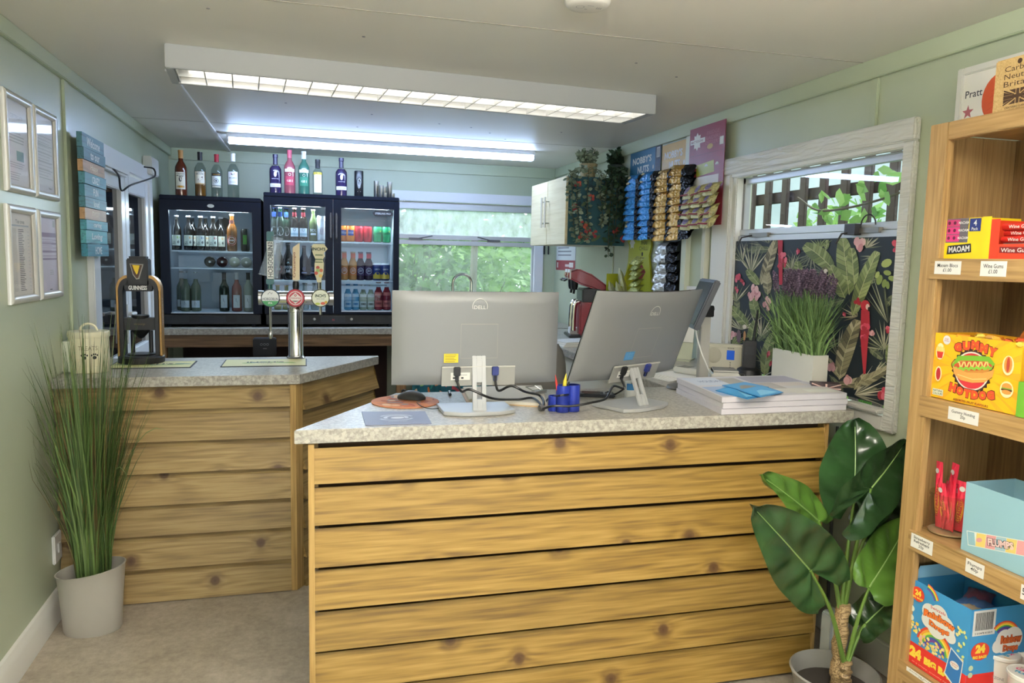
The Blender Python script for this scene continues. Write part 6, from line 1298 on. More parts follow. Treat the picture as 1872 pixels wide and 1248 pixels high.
def trailing(label, c, R, H, potm, lm, strands, ls, up):
    t = thing('trailing_plant', label, 'plant', (c[0], c[1], cz1)); o = Vector((c[0], c[1], cz1))
    mb = MB().lathe([(R*.72, 0), (R*.8, .01), (R, H), (R*.95, H), (R*.9, H-.02), (0, H-.02)], potm, 24, cap1=False); mb.build('pot', t)
    lf, st = MB(), MB()
    for pts, n in strands: strand(lf, st, lm, [Vector((random.uniform(-.3, .3)*R, random.uniform(-.3, .3)*R, H-.01))]+[p-o for p in pts], ls, n)
    for k in range(up):
        a = random.uniform(0, 6.28); r = R*random.uniform(.3, 1.3); strand(lf, st, lm, [(0, 0, H-.02), (r*.5*math.cos(a), r*.5*math.sin(a), H+.03), (r*math.cos(a), r*math.sin(a), min(H+random.uniform(.03, .10), 2.25-cz1))], ls*1.1, 6)
    lf.build('leaves', t, smooth=0); st.build('stems', t)
random.seed(31)
GOLDW = wood('woven_gold_pot', '#bdb08c', '#a0926c', '#76673f', knots=False, axis='x', gs=3.0)
fy = CY0-.03
def S(*pp): return [P(x, y, 'y', fy+random.uniform(-.02, .012)) for x, y in pp]
def rim(px): return P(px, 316, 'y', CY0-.01)
trailing('grey green eucalyptus trailing from a gold pot on the cabinet', (P(1075, 322, 'y', 4.9).x, 4.90), .062, .095, GOLDW, EUC,
    [([rim(1048)]+S((1046, 340), (1046, 380), (1050, 420), (1054, 446)), 22), ([rim(1058)]+S((1054, 345), (1056, 380), (1058, 415), (1062, 440)), 20), ([rim(1042)]+S((1040, 345), (1042, 365)), 10), ([rim(1076)]+S((1074, 350), (1074, 380), (1075, 425), (1068, 440)), 18), ([rim(1098)]+S((1098, 350), (1100, 375), (1102, 400), (1098, 412)), 17), ([rim(1094)]+S((1094, 340), (1097, 365)), 10)], .025, 22)
trailing('dark green ivy trailing from a dark pot at the wall end of the cabinet', (P(1128, 320, 'y', 4.93).x, 4.93), .068, .10, M('#26342f', .6), IVY,
    [([rim(1118)]+S((1117, 350), (1114, 400), (1112, 440), (1112, 470)), 22), ([rim(1128)]+S((1128, 350), (1126, 400), (1122, 445)), 18), ([rim(1140)]+S((1140, 350), (1141, 390), (1138, 420)), 16), ([rim(1110)]+S((1108, 350), (1106, 385)), 14), ([rim(1134)]+S((1132, 345), (1132, 380)), 14), ([rim(1122)]+S((1120, 345), (1121, 410)), 16)], .030, 30)

# ---- notices by the back corner, dark tools, wall trunking
nt_ = thing('safety_notice', 'white and red safety notice on the right wall below the cabinet', 'notice', (XR-.001, 6.0, 1.42), RW)
mb = MB().box(-.235, .245, -.003, 0, 0, .225, M('#d5d9dc', .6)); pr = Pr(mb, flat(-.003)); pr.rect(-.235, .245, 0, .082, M('#9a3742', .5)); pr.lines(-.19, .2, .11, .2, 3, GREYINK); pr.rect(-.21, -.18, .02, .065, M('#e0d6d4', .6)); pr.rect(-.0, .12, .03, .05, M('#dcc9c9', .6)); pr.rect(.1, .2, .025, .065, M('#e6dcda', .6)); mb.build('sheet', nt_, smooth=0)
kn = thing('scissors', 'dark scissors hanging on the back wall below the cabinet', 'scissors', tuple(P(999, 449, 'y', YB-.012)), 0)
for s in (-1, 1): MB().box(-.006+.018*s, .006+.018*s, -.006, .004, -.075, .0, M('#23262b', .5)).build('blade', kn, bevel=.002); MB().tube(arcpts((.02*s, 0, .018), .016, 0, 2*PI, 12), .004, M('#7d3a44', .5), 6).build('handle_ring', kn)
struct(MB().box(XR-.006, XR, 4.98, 4.995, .98, 2.2, SAGE2), 'trim_10')

# ---- snack cards
def hangcard(name, label, ya, yb_, z0, z1, m, paint=None, off=.004):
    t = thing(name, label, 'snack card', (XR-off, (ya+yb_)/2, z0), RW); w = (ya-yb_)/2
    mb = MB().box(-w, w, -.0025, 0, 0, z1-z0, m); mb.build('card', t, smooth=0)
    if paint: mb = MB(); paint(Pr(mb, flat(-.0025)), w, z1-z0); mb.build('header_print', t, smooth=0)
    return t, w
WTX = M('#e2e2de', .5)
def hb(c):
    def f(pr, w, H):
        pr.rect(-w, w*.66, H-.165, H, M(c, .45)); pr.rect(w*.66, w, H-.165, H, M('#23283c', .5)); pr.text("NOBBY'S", -w*.2, H-.065, WTX, h=.045, w=w*1.25, bold=.04); pr.text('NUTS', -w*.1, H-.125, WTX, h=.045, w=w*.75, bold=.04); pr.rect(w*.74, w*.93, H-.075, H-.015, WTX); 
        for k in range(7): pr.rect(w*.76+k*w*.024, w*.77+k*w*.024, H-.07, H-.02, INK)
        pr.ell(w*.55, H-.125, .008, .014, WTX, 10); pr.rect(w*.7, w*.95, H-.13, H-.09, M('#4a5570', .6))
    return f
BACKC = M('#1a2030', .5)
hangcard('snack_card', 'blue topped hanging card of peanut bags on the right wall', 4.735, 4.285, 1.68, 2.212, BACKC, hb('#2c6f98'))
hangcard('snack_card', 'yellow topped hanging card of peanut bags on the right wall', 4.265, 3.905, 1.655, 2.195, BACKC, hb('#c9a03a'))
t = NT('crinkle_foil_black'); t.b.inputs['Base Color'].default_value = C('#17181c'); t.b.inputs['Roughness'].default_value = .22; t.b.inputs['Metallic'].default_value = .4; v = t.coords((1, 1, 1)); n = t.n('ShaderNodeTexNoise', i_Scale=42.0, i_Detail=3.0); t.l(v, n.inputs['Vector']); t.bump(n.outputs[0], .9, .02); FOILK = t.m
def foil(hexc, metal=.15, rough=.3):
    t = NT('crinkle_foil_'+hexc.strip('#')); t.b.inputs['Base Color'].default_value = C(hexc); t.b.inputs['Roughness'].default_value = rough; t.b.inputs['Metallic'].default_value = metal
    v = t.coords((1, 1, 1)); n = t.n('ShaderNodeTexNoise', i_Scale=38.0, i_Detail=3.0); t.l(v, n.inputs['Vector']); t.bump(n.outputs[0], .7, .02); return t.m
FB, FG, FY_, FS_ = foil('#2a86cc'), foil('#c59a48', .35), foil('#c9c089', .2), foil('#c9c7c2', .7)
def bagmesh(mb, W, H, D, ma, mc=None, split=.5, T=None):
    def s(sign):
        def f(a, c):
            x = (a-.5)*W; z = -H*c; e = max(0, 1-abs(2*a-1)**3)*max(0, math.sin(PI*c))**.7; return (x*(1+.04*math.cos(9*c)*(1-e)), sign*D*e+.004*math.sin(a*17+c*11)*e, z)
        return f
    n = 10
    for sg in (-1, 1):
        if mc is None: mb.grid(s(sg), n, 8, ma, T)
        else:
            mb.grid(lambda a, c: s(sg)(a*split, c), n//2, 8, ma, T); mb.grid(lambda a, c: s(sg)(split+a*(1-split), c), n//2, 8, mc, T)
def bags(name, cat, ya, zt, pitch, rows, mesh_fn, labfn, group, tilt, depth, xs, yaw=0):
    base = None
    for ci, yy in enumerate(xs):
        for r in range(rows):
            loc = (XR-depth-.003*(r % 2), yy, zt-pitch*r)
            if base is None:
                mb = MB(); mesh_fn(mb); o = mb.build(name, smooth=60, weld=True); base = o
            else: o = base.copy(); COL.objects.link(o)
            o.location = loc; o.rotation_euler = Euler((random.uniform(-.1, .1)-tilt, random.uniform(-.08, .08), RW+yaw+random.uniform(-.12, .12)))
            tag(o, labfn(ci, r), cat, group)
def ordn(r, rows): return 'topmost' if r == 0 else ('lowest' if r == rows-1 else ('second', 'third', 'fourth', 'fifth', 'sixth', 'seventh', 'eighth', 'ninth', 'tenth')[r-1]+' from the top')
def pbag(c):
    def f(mb):
        bagmesh(mb, .185, .075, .016, c, FOILK, .56); pr = Pr(mb, lambda u, v, h: (u, -.0165-h, v)); pr.ell(-.07, -.03, .014, .010, M('#d9c9a0', .5), 10)
    return f
bags('peanut_bag', 'snack bag', 0, 2.045, .0385, 10, pbag(FB), lambda c, r: 'blue peanut bag, %s in the %s column of the blue card' % (ordn(r, 10), ('left', 'right')[c]), 'blue peanut bags', .6, .055, (4.47, 4.26), .30)
bags('peanut_bag', 'snack bag', 0, 2.04, .0395, 10, pbag(FG), lambda c, r: 'gold peanut bag, %s in the %s column of the yellow card' % (ordn(r, 10), ('left', 'right')[c]), 'gold peanut bags', .6, .055, (4.04, 3.87), .30)
def redp(pr, w, H):
    RC = M('#7d2433', .45); pr.rect(-w, w, H-.145, H, M('#8a2a3a', .45)); pts = []
    for k in range(16):
        a = 2*PI*k/16; r = .048 if k % 2 == 0 else .034; pts.append((-w*.55+r*math.cos(a), H-.075+r*math.sin(a)))
    pr.poly(pts, WTX); pr.rect(-w*.95, -w*.1, H-.085, H-.06, WTX); pr.text('MATTESSONS', -w*.55, H-.073, RC, h=.012, w=w*.7); pr.text('FRIDGE\nRAIDERS\nDESSERT', w*.35, H-.07, M('#a85a66', .5), h=.07, w=w*.8); pr.rect(w*.72, w*.92, H-.12, H-.08, WTX); pr.ell(w*.2, H-.115, .03, .014, M('#c2a05a', .5)); pr.rect(-w, w, H-.149, H-.147, M('#5a1824', .5))
    pr.poly([(-w*.55, H-.20), (w*.45, H-.19), (w*.5, H-.25), (-w*.5, H-.262)], M('#a9ae3c', .45)); pr.rect(-w*.8, w*.75, H-.33, H-.265, M('#e0dcdc', .5)); 
    for x in (-.6, 0, .6):
        for z in (.21, .29): pr.ell(w*x, H-z, .011, .006, WTX, 8, rot=.5); pr.ell(w*x+.014, H-z, .011, .006, WTX, 8, rot=-.5)
hangcard('snack_card', 'dark red hanging snack card beside the right window', 3.87, 3.50, 1.70, 2.225, M('#8a2a3a', .45), redp, off=.034)
def dbag(mb):
    bagmesh(mb, .112, .085, .02, FY_); pr = Pr(mb, lambda u, v, h: (u, -.0215-h, v)); pr.ell(0, -.042, .026, .022, M('#8d7fa6', .5), 14); pr.text('FRIES', 0, -.042, M('#3f4a6a', .5), h=.012, w=.04); pr.rect(-.05, .05, -.078, -.068, M('#8d2a3a', .5))
bags('dessert_bag', 'snack bag', 0, 1.91, .054, 4, dbag, lambda c, r: 'pale yellow snack bag on the red card, %s row, %s column' % (('topmost', 'second', 'third', 'lowest')[r], ('left', 'middle', 'right')[c]), 'pale yellow snack bags on the red card', .55, .072, (3.73, 3.62, 3.51))
# black card with silver bags
hangcard('snack_card', 'black hanging card of silver and black snack bags', 4.205, 3.945, 1.30, 1.66, M('#18191c', .5), lambda pr, w, H: (pr.ell(-w*.3, H-.02, .008, .008, WTX, 10), pr.rect(w*.5, w*.7, H-.03, H-.01, WTX)))
def sbag(mb): bagmesh(mb, .20, .075, .022, FS_, FOILK, .62)
bags('snack_bag', 'snack bag', 0, 1.62, .055, 6, sbag, lambda c, r: 'silver and black snack bag, %s on the black card' % ordn(r, 6), 'silver and black snack bags', .5, .04, (4.06,), .3)
# lime carton with bags
LIME = M('#b3b92f', .45)
lx = thing('snack_carton', 'lime green shaped display carton of snack bags on the right wall', 'snack carton', (XR-.005, 4.53, 1.20), RW)
mb = MB(); pts = [(-.20, .47), (.165, .48), (.18, .40), (.155, .34), (.19, .22), (.235, .0), (-.235, 0), (-.235, .12), (-.16, .30), (-.15, .40)]
mb.prism(pts, .0, .012, LIME, T=Matrix(((1, 0, 0, 0), (0, 0, -1, 0), (0, 1, 0, 0), (0, 0, 0, 1)))); mb.build('back_card', lx, smooth=0)
MB().box(-.235, -.231, -.13, -.012, 0, .22, LIME).box(-.235, .235, -.13, -.126, .0, .05, LIME).box(-.235, .235, -.13, -.012, 0, .004, LIME).prism([(-.012, .0), (-.13, .0), (-.13, .10), (-.06, .30), (-.012, .33)], -.02, -.016, LIME, T=Matrix(((0, 0, 1, 0), (1, 0, 0, 0), (0, 1, 0, 0), (0, 0, 0, 1)))).build('tray', lx, smooth=0)
mb = MB(); pr = Pr(mb, flat(-.0122)); pts = []
for k in range(12):
    a = 2*PI*k/12; r = .045 if k % 2 == 0 else .028; pts.append((-.10+r*math.cos(a), .425+r*math.sin(a)))
pr.poly(pts, WTX); pr.text('THAI\nCHILLI', .075, .405, M('#4f5a24', .5), h=.06, w=.13); pr.ell(.06, .352, .012, .014, INK, 10); pr.poly([(-.07, .235), (.03, .31), (.12, .24), (.03, .16)], M('#8a2433', .5)); mb.build('print', lx, smooth=0)
def tbag(mb):
    bagmesh(mb, .17, .20, .02, foil('#d2d2a6', .15)); pr = Pr(mb, lambda u, v, h: (u, -.0225-h, v)); pr.text('FRIES', 0, -.06, M('#55604a', .5), h=.028, w=.09); pr.ell(0, -.12, .04, .038, M('#8d8bb2', .5), 16); pr.text('CHILLI', 0, -.12, M('#dcdcd0', .5), h=.016, w=.055)
mb = MB(); tbag(mb); o = tag(mb.build('snack_bag', loc=(XR-.115, 4.60, 1.46), smooth=60), 'pale snack bag standing upright at the front of the lime carton', 'snack bag'); o.rotation_euler = Euler((.25, 0, RW-.35))
def lbag(mb): bagmesh(mb, .12, .075, .012, foil('#a9ad5e', .2))
bags('snack_bag', 'snack bag', 0, 1.535, .034, 8, lbag, lambda c, r: 'olive snack bag in the near side of the lime carton, %s' % ordn(r, 8), 'olive snack bags in the lime carton', .9, .085, (4.335,))
for yy, lab in ((4.66, 'left'), (4.54, 'right')):
    mb = MB(); bagmesh(mb, .12, .10, .02, foil('#cfcfa0', .15)); o = tag(mb.build('snack_bag', loc=(XR-.155, yy, 1.36), smooth=60), lab+' pale snack bag poking out low at the front of the lime carton', 'snack bag'); o.rotation_euler = Euler((.4, .3, RW-.3))
skt = thing('wall_socket', 'white double socket plate on the right wall below the red snack card', 'socket', (XR-.003, 3.80, 1.285), RW); MB().box(-.075, .075, -.012, 0, 0, .09, WHITE).build('plate', skt, bevel=.003); mb = MB()
for x in (-.035, .035): mb.box(x-.006, x+.006, -.0135, -.012, .06, .075, M('#cfcfcb', .4)); mb.box(x-.003, x+.003, -.0125, -.0119, .035, .045, INK)
mb.build('switches', skt)
# ================================================================ OAK SHELF UNIT AT THE RIGHT
BXF, BXB, BY0, BY1, BTOP = 1.75, 2.045, .85, 1.866, 1.912
bcs = thing('shelf_unit', 'tall oak shelf unit of sweets at the right edge', 'shelves', (BXF, BY1, 0)); TBk = Matrix.Translation((-BXF, -BY1, 0))
MB().box(BXF, BXB, BY1-.026, BY1-.002, 0, BTOP-.03, OAKZ, TBk).box(BXF-.004, BXF+.02, BY1-.066, BY1, 0, BTOP, OAKZ, TBk).build('far_side', bcs, bevel=.002)
MB().box(BXF, BXB, BY0, BY0+.024, 0, BTOP-.03, OAKZ, TBk).box(BXF-.004, BXF+.02, BY0, BY0+.066, 0, BTOP, OAKZ, TBk).build('near_side', bcs, bevel=.002)
MB().box(BXB-.012, BXB, BY0+.024, BY1-.026, .05, BTOP-.03, wood('oak_back', '#86683f', '#705432', '#563d22', knots=False, axis='z', gs=1.3, rough=.5, contrast=.8), TBk).build('back', bcs, smooth=0)
MB().box(BXF, BXB+.005, BY0-.005, BY1-.066, BTOP-.036, BTOP, OAKY, TBk).box(BXF-.004, BXF+.018, BY0+.066, BY1-.066, BTOP-.05, BTOP, OAKY, TBk).build('top', bcs, bevel=.002)
SHZ = [1.529, 1.128, .721, .313, .06]
for z in SHZ: MB().box(BXF+.0, BXB-.012, BY0+.024, BY1-.026, z-.03, z, OAKY, TBk).box(BXF-.010, BXF+.008, BY0+.03, BY1-.045, z-.058, z+.001, OAKY, TBk).build('shelf', bcs, bevel=.0015)
SF = BXF-.010
def tagcard(text, ya, yb_, z0, z1, label):
    t = thing('price_label', label, 'price label', (SF-.0002, (ya+yb_)/2, z0), RW, 'shelf edge price labels'); w = (ya-yb_)/2; mb = MB().box(-w, w, -.001, 0, 0, z1-z0, PAPER); n = text.count('\n')+1
    pr = Pr(mb, flat(-.001)); pr.text(text, 0, (z1-z0)/2, INK, w=w*1.55 if n < 3 else w*1.5, h=(z1-z0)*(.62 if n < 3 else .78), bold=.01); mb.build('card', t, smooth=0)
def yz(px, py, x=SF): p = P(px, py, 'x', x); return p.y, p.z
def tc(text, c0, c1, label): (a, b_), (c, d) = yz(*c0), yz(*c1); tagcard(text, a, c, d, b_, label)
tc('Maoam Blocs\n£1.00', (1710, 477), (1756, 502), 'white price label for the chew blocks on the upper shelf edge')
tc('Wine Gums\n£1.00', (1794, 477), (1839, 506), 'white price label for the wine gums on the upper shelf edge')
tc('Gummy Hotdog\n20p', (1735, 742), (1788, 779), 'white price label for the gummy hot dogs on the shelf edge')
tc('Strawberry\nRefreshers\n25p', (1667, 973), (1704, 1016), 'white price label below the jar of pink chew bars')
tc('Flumps\n40p', (1767, 1019), (1798, 1059), 'white price label below the pale blue sweet box')
tc('Rainbow Drops\n10p', (1658, 1217), (1712, 1262), 'white price label below the blue rainbow box at the bottom')
tc('50p', (1868, 1067), (1890, 1105), 'white price label cut off at the right edge of the photo')

def carton(name, label, cat, ya, yb_, x0, D, z0, H, m, msides=None, openfront=0, group=None, lip=.0):
    """box on a shelf: printed face towards the room (-x); local x runs towards the viewer"""
    t = thing(name, label, cat, (x0, (ya+yb_)/2, z0), RW, group); w = (ya-yb_)/2; ms = msides or m; e = .002
    mb = MB().box(-w, w, 0, e, 0, H-openfront, m).box(-w, -w+e, e, D, 0, H, ms).box(w-e, w, e, D, 0, H, ms).box(-w+e, w-e, D-e, D, 0, H, ms).box(-w+e, w-e, e, D-e, 0, e, ms); mb.build('carton', t, smooth=0); return t, w
YEL2 = M('#e6cf1e', .45); MAG = M('#c43a78', .4); NAV = M('#24306e', .45)
# chew block carton, two tone
(a, z_), (c, d) = yz(1722, 471, 1.765), yz(1791, 471, 1.765)
t, w = carton('sweet_box', 'yellow counter box of chew blocks at the far end of the upper shelf', 'sweets box', a, c, 1.765, .13, 1.530, .112, YEL2)
mb = MB(); pr = Pr(mb, flat(0)); pr.rect(-w+.008, w*.30, .045, .112, M('#6b6268', .5)); 
for k in range(3):
    z = .048+.021*k; pr.rect(-w+.010, w*.28, z, z+.019, (MAG if k < 2 else M('#b23a6a', .4))); pr.rect(-w*.15, w*.28, z, z+.019, M('#5d5a60', .4)); pr.text('MAOAM', w*.05, z+.010, WTX, h=.008, w=.035); pr.ell(-w*.72, z+.01, .005, .005, M('#5a1638', .5), 10); pr.ell(-w*.42, z+.01, .005, .005, M('#5a1638', .5), 10)
pr.rect(w*.36, w*.93, .075, .110, NAV); pr.text('4', w*.64, .098, WTX, h=.016); pr.text('Pack', w*.64, .082, WTX, h=.008); pr.poly([(-w*.75, .012), (w*.55, .018), (w*.5, .042), (-w*.72, .036)], INK); pr.text('MAOAM', -w*.1, .027, WTX, h=.017, w=w*1.1, bold=.03, rot=.06); mb.build('print', t, smooth=0)
for k in range(3):
    tag(MB().box(-.045, .045, -.01, .01, -.009, .009, (MAG, M('#b23a6a', .4), M('#a83a8a', .4))[k]).build('chew_pack', loc=(1.83, (a+c)/2+.012*k-.01, 1.547+.0195*k), rotz=RW, bevel=.002), ('lowest', 'middle', 'top')[k]+' pink chew block pack stacked inside the yellow box', 'sweets pack', 'chew packs in the yellow box')
# wine gum carton
(a, z_), (c, d) = yz(1791, 471, 1.762), yz(1905, 475, 1.762); H = .115
ORR = M('#cf3d20', .45); t, w = carton('sweet_box', 'orange red counter box of wine gum rolls on the upper shelf', 'sweets box', a, c, 1.762, .15, 1.530, .105, ORR, openfront=.066)
mb = MB().box(-w, -w+.028, -.0005, .0, 0, .113, YEL2).box(-w+.028, -w+.055, -.0005, 0, 0, .105, ORR); pr = Pr(mb, flat(-.0006)); pr.poly([(-w*.35, .016), (w*.85, .014), (w*.85, .030), (-w*.35, .032)], M('#7a1e1a', .5)); pr.text('Wine Gums', w*.2, .023, WTX, h=.011, w=w*1.0); mb.build('print', t, smooth=0)
for k in range(5):
    z = 1.548+.0185*k*.9; hx = ('#b3241c', '#d8d2c8', '#b3241c', '#a82018', '#c02a20')[k]
    o = thing('wine_gum_roll', ('lowest', 'pale wrapped second', 'middle', 'fourth', 'topmost')[k]+' roll of wine gums lying in the orange red box', 'sweets pack', (1.785+.008*(k % 2), (a+c)/2-.012, z), RW, 'wine gum rolls')
    MB().tube([(-w+.035, 0, 0), (-w+.05, 0, 0), (w-.01, 0, 0)], .0095, M(hx, .35), 12).build('wrapper', o); mb = MB(); pr = Pr(mb, lambda u, v, h: (u, -.0097-h, v)); pr.text('Wine Gums', 0, 0, WTX if k != 1 else M('#8a8a8a', .5), h=.009, w=.07); mb.build('lettering', o, smooth=0)
# gummy carton
(a, z_), (c, d) = yz(1700, 722, 1.76), yz(1858, 760, 1.76); H = .187
GY = M('#e8b820', .45); t, w = carton('sweet_box', 'yellow gummy sweets box with hot dog picture on the middle shelf', 'sweets box', a, c, 1.76, .15, 1.130, H, GY, M('#d39a1c', .5))
mb = MB(); pr = Pr(mb, flat(0)); c0 = (-.005, .098)
for k in range(18):
    an = 2*PI*k/18; pr.poly([(c0[0]+.07*math.cos(an), c0[1]+.055*math.sin(an)), (max(-w, min(w, c0[0]+.2*math.cos(an-.07))), max(.001, min(H-.001, c0[1]+.15*math.sin(an-.07)))), (max(-w, min(w, c0[0]+.2*math.cos(an+.07))), max(.001, min(H-.001, c0[1]+.15*math.sin(an+.07))))], M('#eda828', .45))
pts = []
for k in range(48):
    an = 2*PI*k/48; r = .067 if k % 2 else .060; pts.append((c0[0]+r*math.cos(an), c0[1]-.004+r*.93*math.sin(an)))
pr.poly(pts, M('#3a241c', .5)); pr.ell(c0[0], c0[1]-.004, .056, .053, M('#e9e0d2', .5), 30); pr.ell(c0[0], c0[1]-.004, .052, .049, M('#c23038', .45), 30)
BUN = M('#d79a4c', .5); pr.ell(c0[0], c0[1]+.012, .070, .027, M('#4c2a18', .5), 26, rot=.12); pr.ell(c0[0], c0[1]+.013, .067, .024, M('#c07f38', .5), 26, rot=.12)
pr.line([(-.066, .098), (-.05, .124), (-.02, .128), (.01, .131), (.045, .134), (.062, .118)], .014, M('#6aa32c', .5)); pr.ell(c0[0]+.002, c0[1]+.011, .062, .013, M('#b5482a', .45), 24, rot=.13)
pr.line([(-.052+.0045*k, .106+.0006*k+(.006 if k % 4 in (0, 1) else -.006)) for k in range(24)], .005, M('#f0c77a', .5)); pr.line([(-.062+.006*k, .092+.001*k+.003*math.sin(k*2.2)) for k in range(21)], .008, M('#7db53a', .5))
pr.poly([(-.068, .098), (-.062, .078), (-.04, .064), (.0, .062), (.04, .070), (.062, .088), (.066, .108), (.03, .094), (-.02, .088)], BUN); pr.line([(-.05, .078), (0, .072), (.045, .08)], .003, M('#e9bd7a', .5))
RO = M('#d9502a', .45); DKB = M('#4a1d16', .5)
for dh, m_ in ((.0345, DKB), (.030, RO)):
    for k, ch_ in enumerate('GUMMY'): x = -.056+.028*k; pr.text(ch_, x, .164-(.0012 if k in (1, 3) else 0)-.003*abs(k-2)**1.5*1.4+.002, m_, h=dh*.80, w=dh*.85, bold=.10, rot=(.16-.08*k))
    for k, ch_ in enumerate('HOTDOG'): x = -.062+.0248*k; pr.text(ch_, x, .030+.0022*(abs(k-2.5))**1.5, m_, h=dh*.80, w=dh*.78, bold=.10, rot=(-.16+.064*k))
pr.text('ASSORTED FRUIT FLAVOURS', .0, .007, M('#7a3d1c', .5), h=.006, w=.115, bold=.03); pr.rect(-w+.010, -w+.048, .008, .026, M('#e9e6d0', .5)); pr.text('NATURAL\nCOLOURS', -w+.029, .017, M('#2f5a3a', .5), h=.014, w=.034, bold=.02); pr.ell(-w+.046, .170, .013, .013, WTX, 20); pr.text('SWEET\nWORLD', -w+.046, .170, M('#b04a70', .5), h=.009, w=.017)
# small food pictures (chips, bottle, hot dog, burger)
pr.ell(-w+.026, .135, .015, .024, M('#f2e2b0', .5), 16); pr.poly([(-w+.014, .135), (-w+.038, .135), (-w+.034, .116), (-w+.018, .116)], M('#c4392c', .5))
for k in range(5): pr.rect(-w+.015+.005*k, -w+.018+.005*k, .134, .150-.002*(k % 2), M('#eccb4a', .5))
pr.ell(-w+.026, .070, .012, .022, M('#f2e2b0', .5), 16); pr.ell(-w+.026, .070, .008, .018, M('#a8282c', .5), 14); pr.ell(w-.035, .125, .017, .026, M('#f2e2b0', .5), 16); pr.ell(w-.035, .127, .012, .022, M('#d08a3c', .5), 14); pr.ell(w-.035, .127, .005, .020, M('#a8402a', .5), 12)
pr.ell(w-.033, .062, .020, .022, M('#f2e2b0', .5), 16); pr.ell(w-.033, .068, .015, .011, M('#cf8f42', .5), 16); pr.rect(w-.049, w-.017, .058, .063, M('#5a2f1c', .5)); pr.rect(w-.048, w-.018, .063, .066, M('#7aa83a', .5)); pr.ell(w-.033, .055, .014, .006, M('#cf8f42', .5), 14)
mb.build('print', t, smooth=0)
MB().add([(w-.10, .10, H-.0), (w-.01, .02, H), (w-.02, .13, H+.11), (w-.08, .148, H+.11)], [(0, 1, 2, 3)], M('#b8641c', .5)).build('open_flap', t, smooth=0, solid=.002)
random.seed(14)
for k in range(7):
    o = tag(MB().box(-.022, .022, -.012, .012, -.006, .006, M(random.choice(['#c9842a', '#d8b84a', '#c2502a', '#d9a03a']), .3)).build('gummy_packet', loc=(1.775+.02*(k % 3), a-.09-.03*k, 1.130+H-.004+.006*(k % 2)), rotz=random.uniform(0, 3), bevel=.004), 'small foil gummy packet heaped in the open top of the hot dog box', 'sweets pack', 'gummy packets in the hot dog box'); o.rotation_euler.x = random.uniform(-.3, .3)
t2, w2 = carton('sweet_box', 'green sweets box cut off at the right edge beside the hot dog box', 'sweets box', c-.006, c-.20, 1.75, .15, 1.130, .09, M('#5f9a2c', .5))
# sweet jar with pink chew bars
(a, z_) = yz(1732, 950, 1.83); jx, jy = 1.835, P(1734, 955, 'x', 1.835).y
t = thing('sweet_jar', 'glass jar full of pink wrapped chew bars on the lower shelf', 'jar', (jx, jy, .722)); JG = thinglass('jar_glass', tint='#efe8de', haze=.14, hazecol='#d8c8b0')
MB().lathe([(.050, 0), (.054, .004), (.055, .02), (.055, .100), (.052, .108), (.056, .112), (.056, .122)], JG, 32, cap1=False).build('glass', t, smooth=50); MB().lathe([(.049, .002), (.0535, .004), (.0535, .008), (0, .008)], M('#b8a98c', .2), 28, cap0=True, cap1=False).build('base', t)
PKB = M('#d8344e', .4); PYL = M('#e6b23a', .45); random.seed(9)
for k in range(14):
    an = 2*PI*k/14+.2; r = .034 if k % 2 else .02; ln = random.uniform(.13, .165)+(.045 if k in (5, 10, 2) else 0); o = thing('chew_bar', 'pink wrapped chew bar standing in the glass jar', 'sweets pack', (jx+r*math.cos(an)*.75, jy+r*math.sin(an)*.75, .735), 0, 'pink chew bars in the jar')
    o.rotation_euler = Euler((random.uniform(-.10, .10)-.10*math.sin(an), random.uniform(-.05, .05)+.12*math.cos(an), -2.0+random.uniform(-.5, .5)+ (0 if math.cos(an) < .3 else .4)))
    mb = MB(); bagmesh(mb, .030, ln, .006, PKB, T=Matrix.Translation((0, 0, ln))); mb.build('wrapper', o, smooth=60)
    mb = MB(); pr = Pr(mb, lambda u, v, h: (u, -.0068-h, v)); pr.ell(0, ln*.42, .011, ln*.24, PYL, 14); pr.text('REFRESHER', 0, ln*.42, M('#a8263a', .5), h=.012, w=ln*.5, rot=PI/2, bold=.03); pr.ell(0, ln*.86, .008, .008, WTX, 12); mb.build('print', o, smooth=0)
# pale blue box of marshmallow twists
(a, z_), (c, d) = yz(1757, 992, 1.765), yz(1900, 1060, 1.765); PB = M('#8fb8c6', .5)
t, w = carton('sweet_box', 'pale blue open box of marshmallow twists on the lower shelf', 'sweets box', a, a-.24, 1.765, .17, .722, P(1767, 880, 'x', 1.765).z-.722, PB)
mb = MB(); pr = Pr(mb, flat(0)); w = .12
def rot(u, v, an=.20, c=(-.018, .056)): return (c[0]+u*math.cos(an)-v*math.sin(an), c[1]+u*math.sin(an)+v*math.cos(an))
pr.poly([rot(-.085, -.020), rot(.13, -.020), rot(.13, .020), rot(-.085, .020)], M('#dfe3dc', .5)); pr.poly([rot(-.083, -.018), rot(-.06, -.018), rot(-.06, .018), rot(-.083, .018)], PB)
for k, hx in enumerate(('#e0c873', '#d99a9c', '#9fc0cc', '#e0c873', '#d99a9c', '#e0c873')): pr.poly([rot(-.06+.031*k, -.018), rot(-.03+.031*k, -.018), rot(-.022+.031*k, .018), rot(-.052+.031*k, .018)], M(hx, .5))
for m_, bd in ((INK, .14), (M('#e9c7c4', .5), .05)): c_ = rot(.02, .0); pr.text('FLUMPS', c_[0], c_[1], m_, h=.020+(.002 if bd > .1 else 0), w=.078+(.003 if bd > .1 else 0), rot=.20, bold=bd)
c_ = rot(-.046, 0); pr.ell(c_[0], c_[1], .010, .006, M('#d99a9c', .5), 12, rot=.5); mb.build('print', t, smooth=0)
random.seed(4)
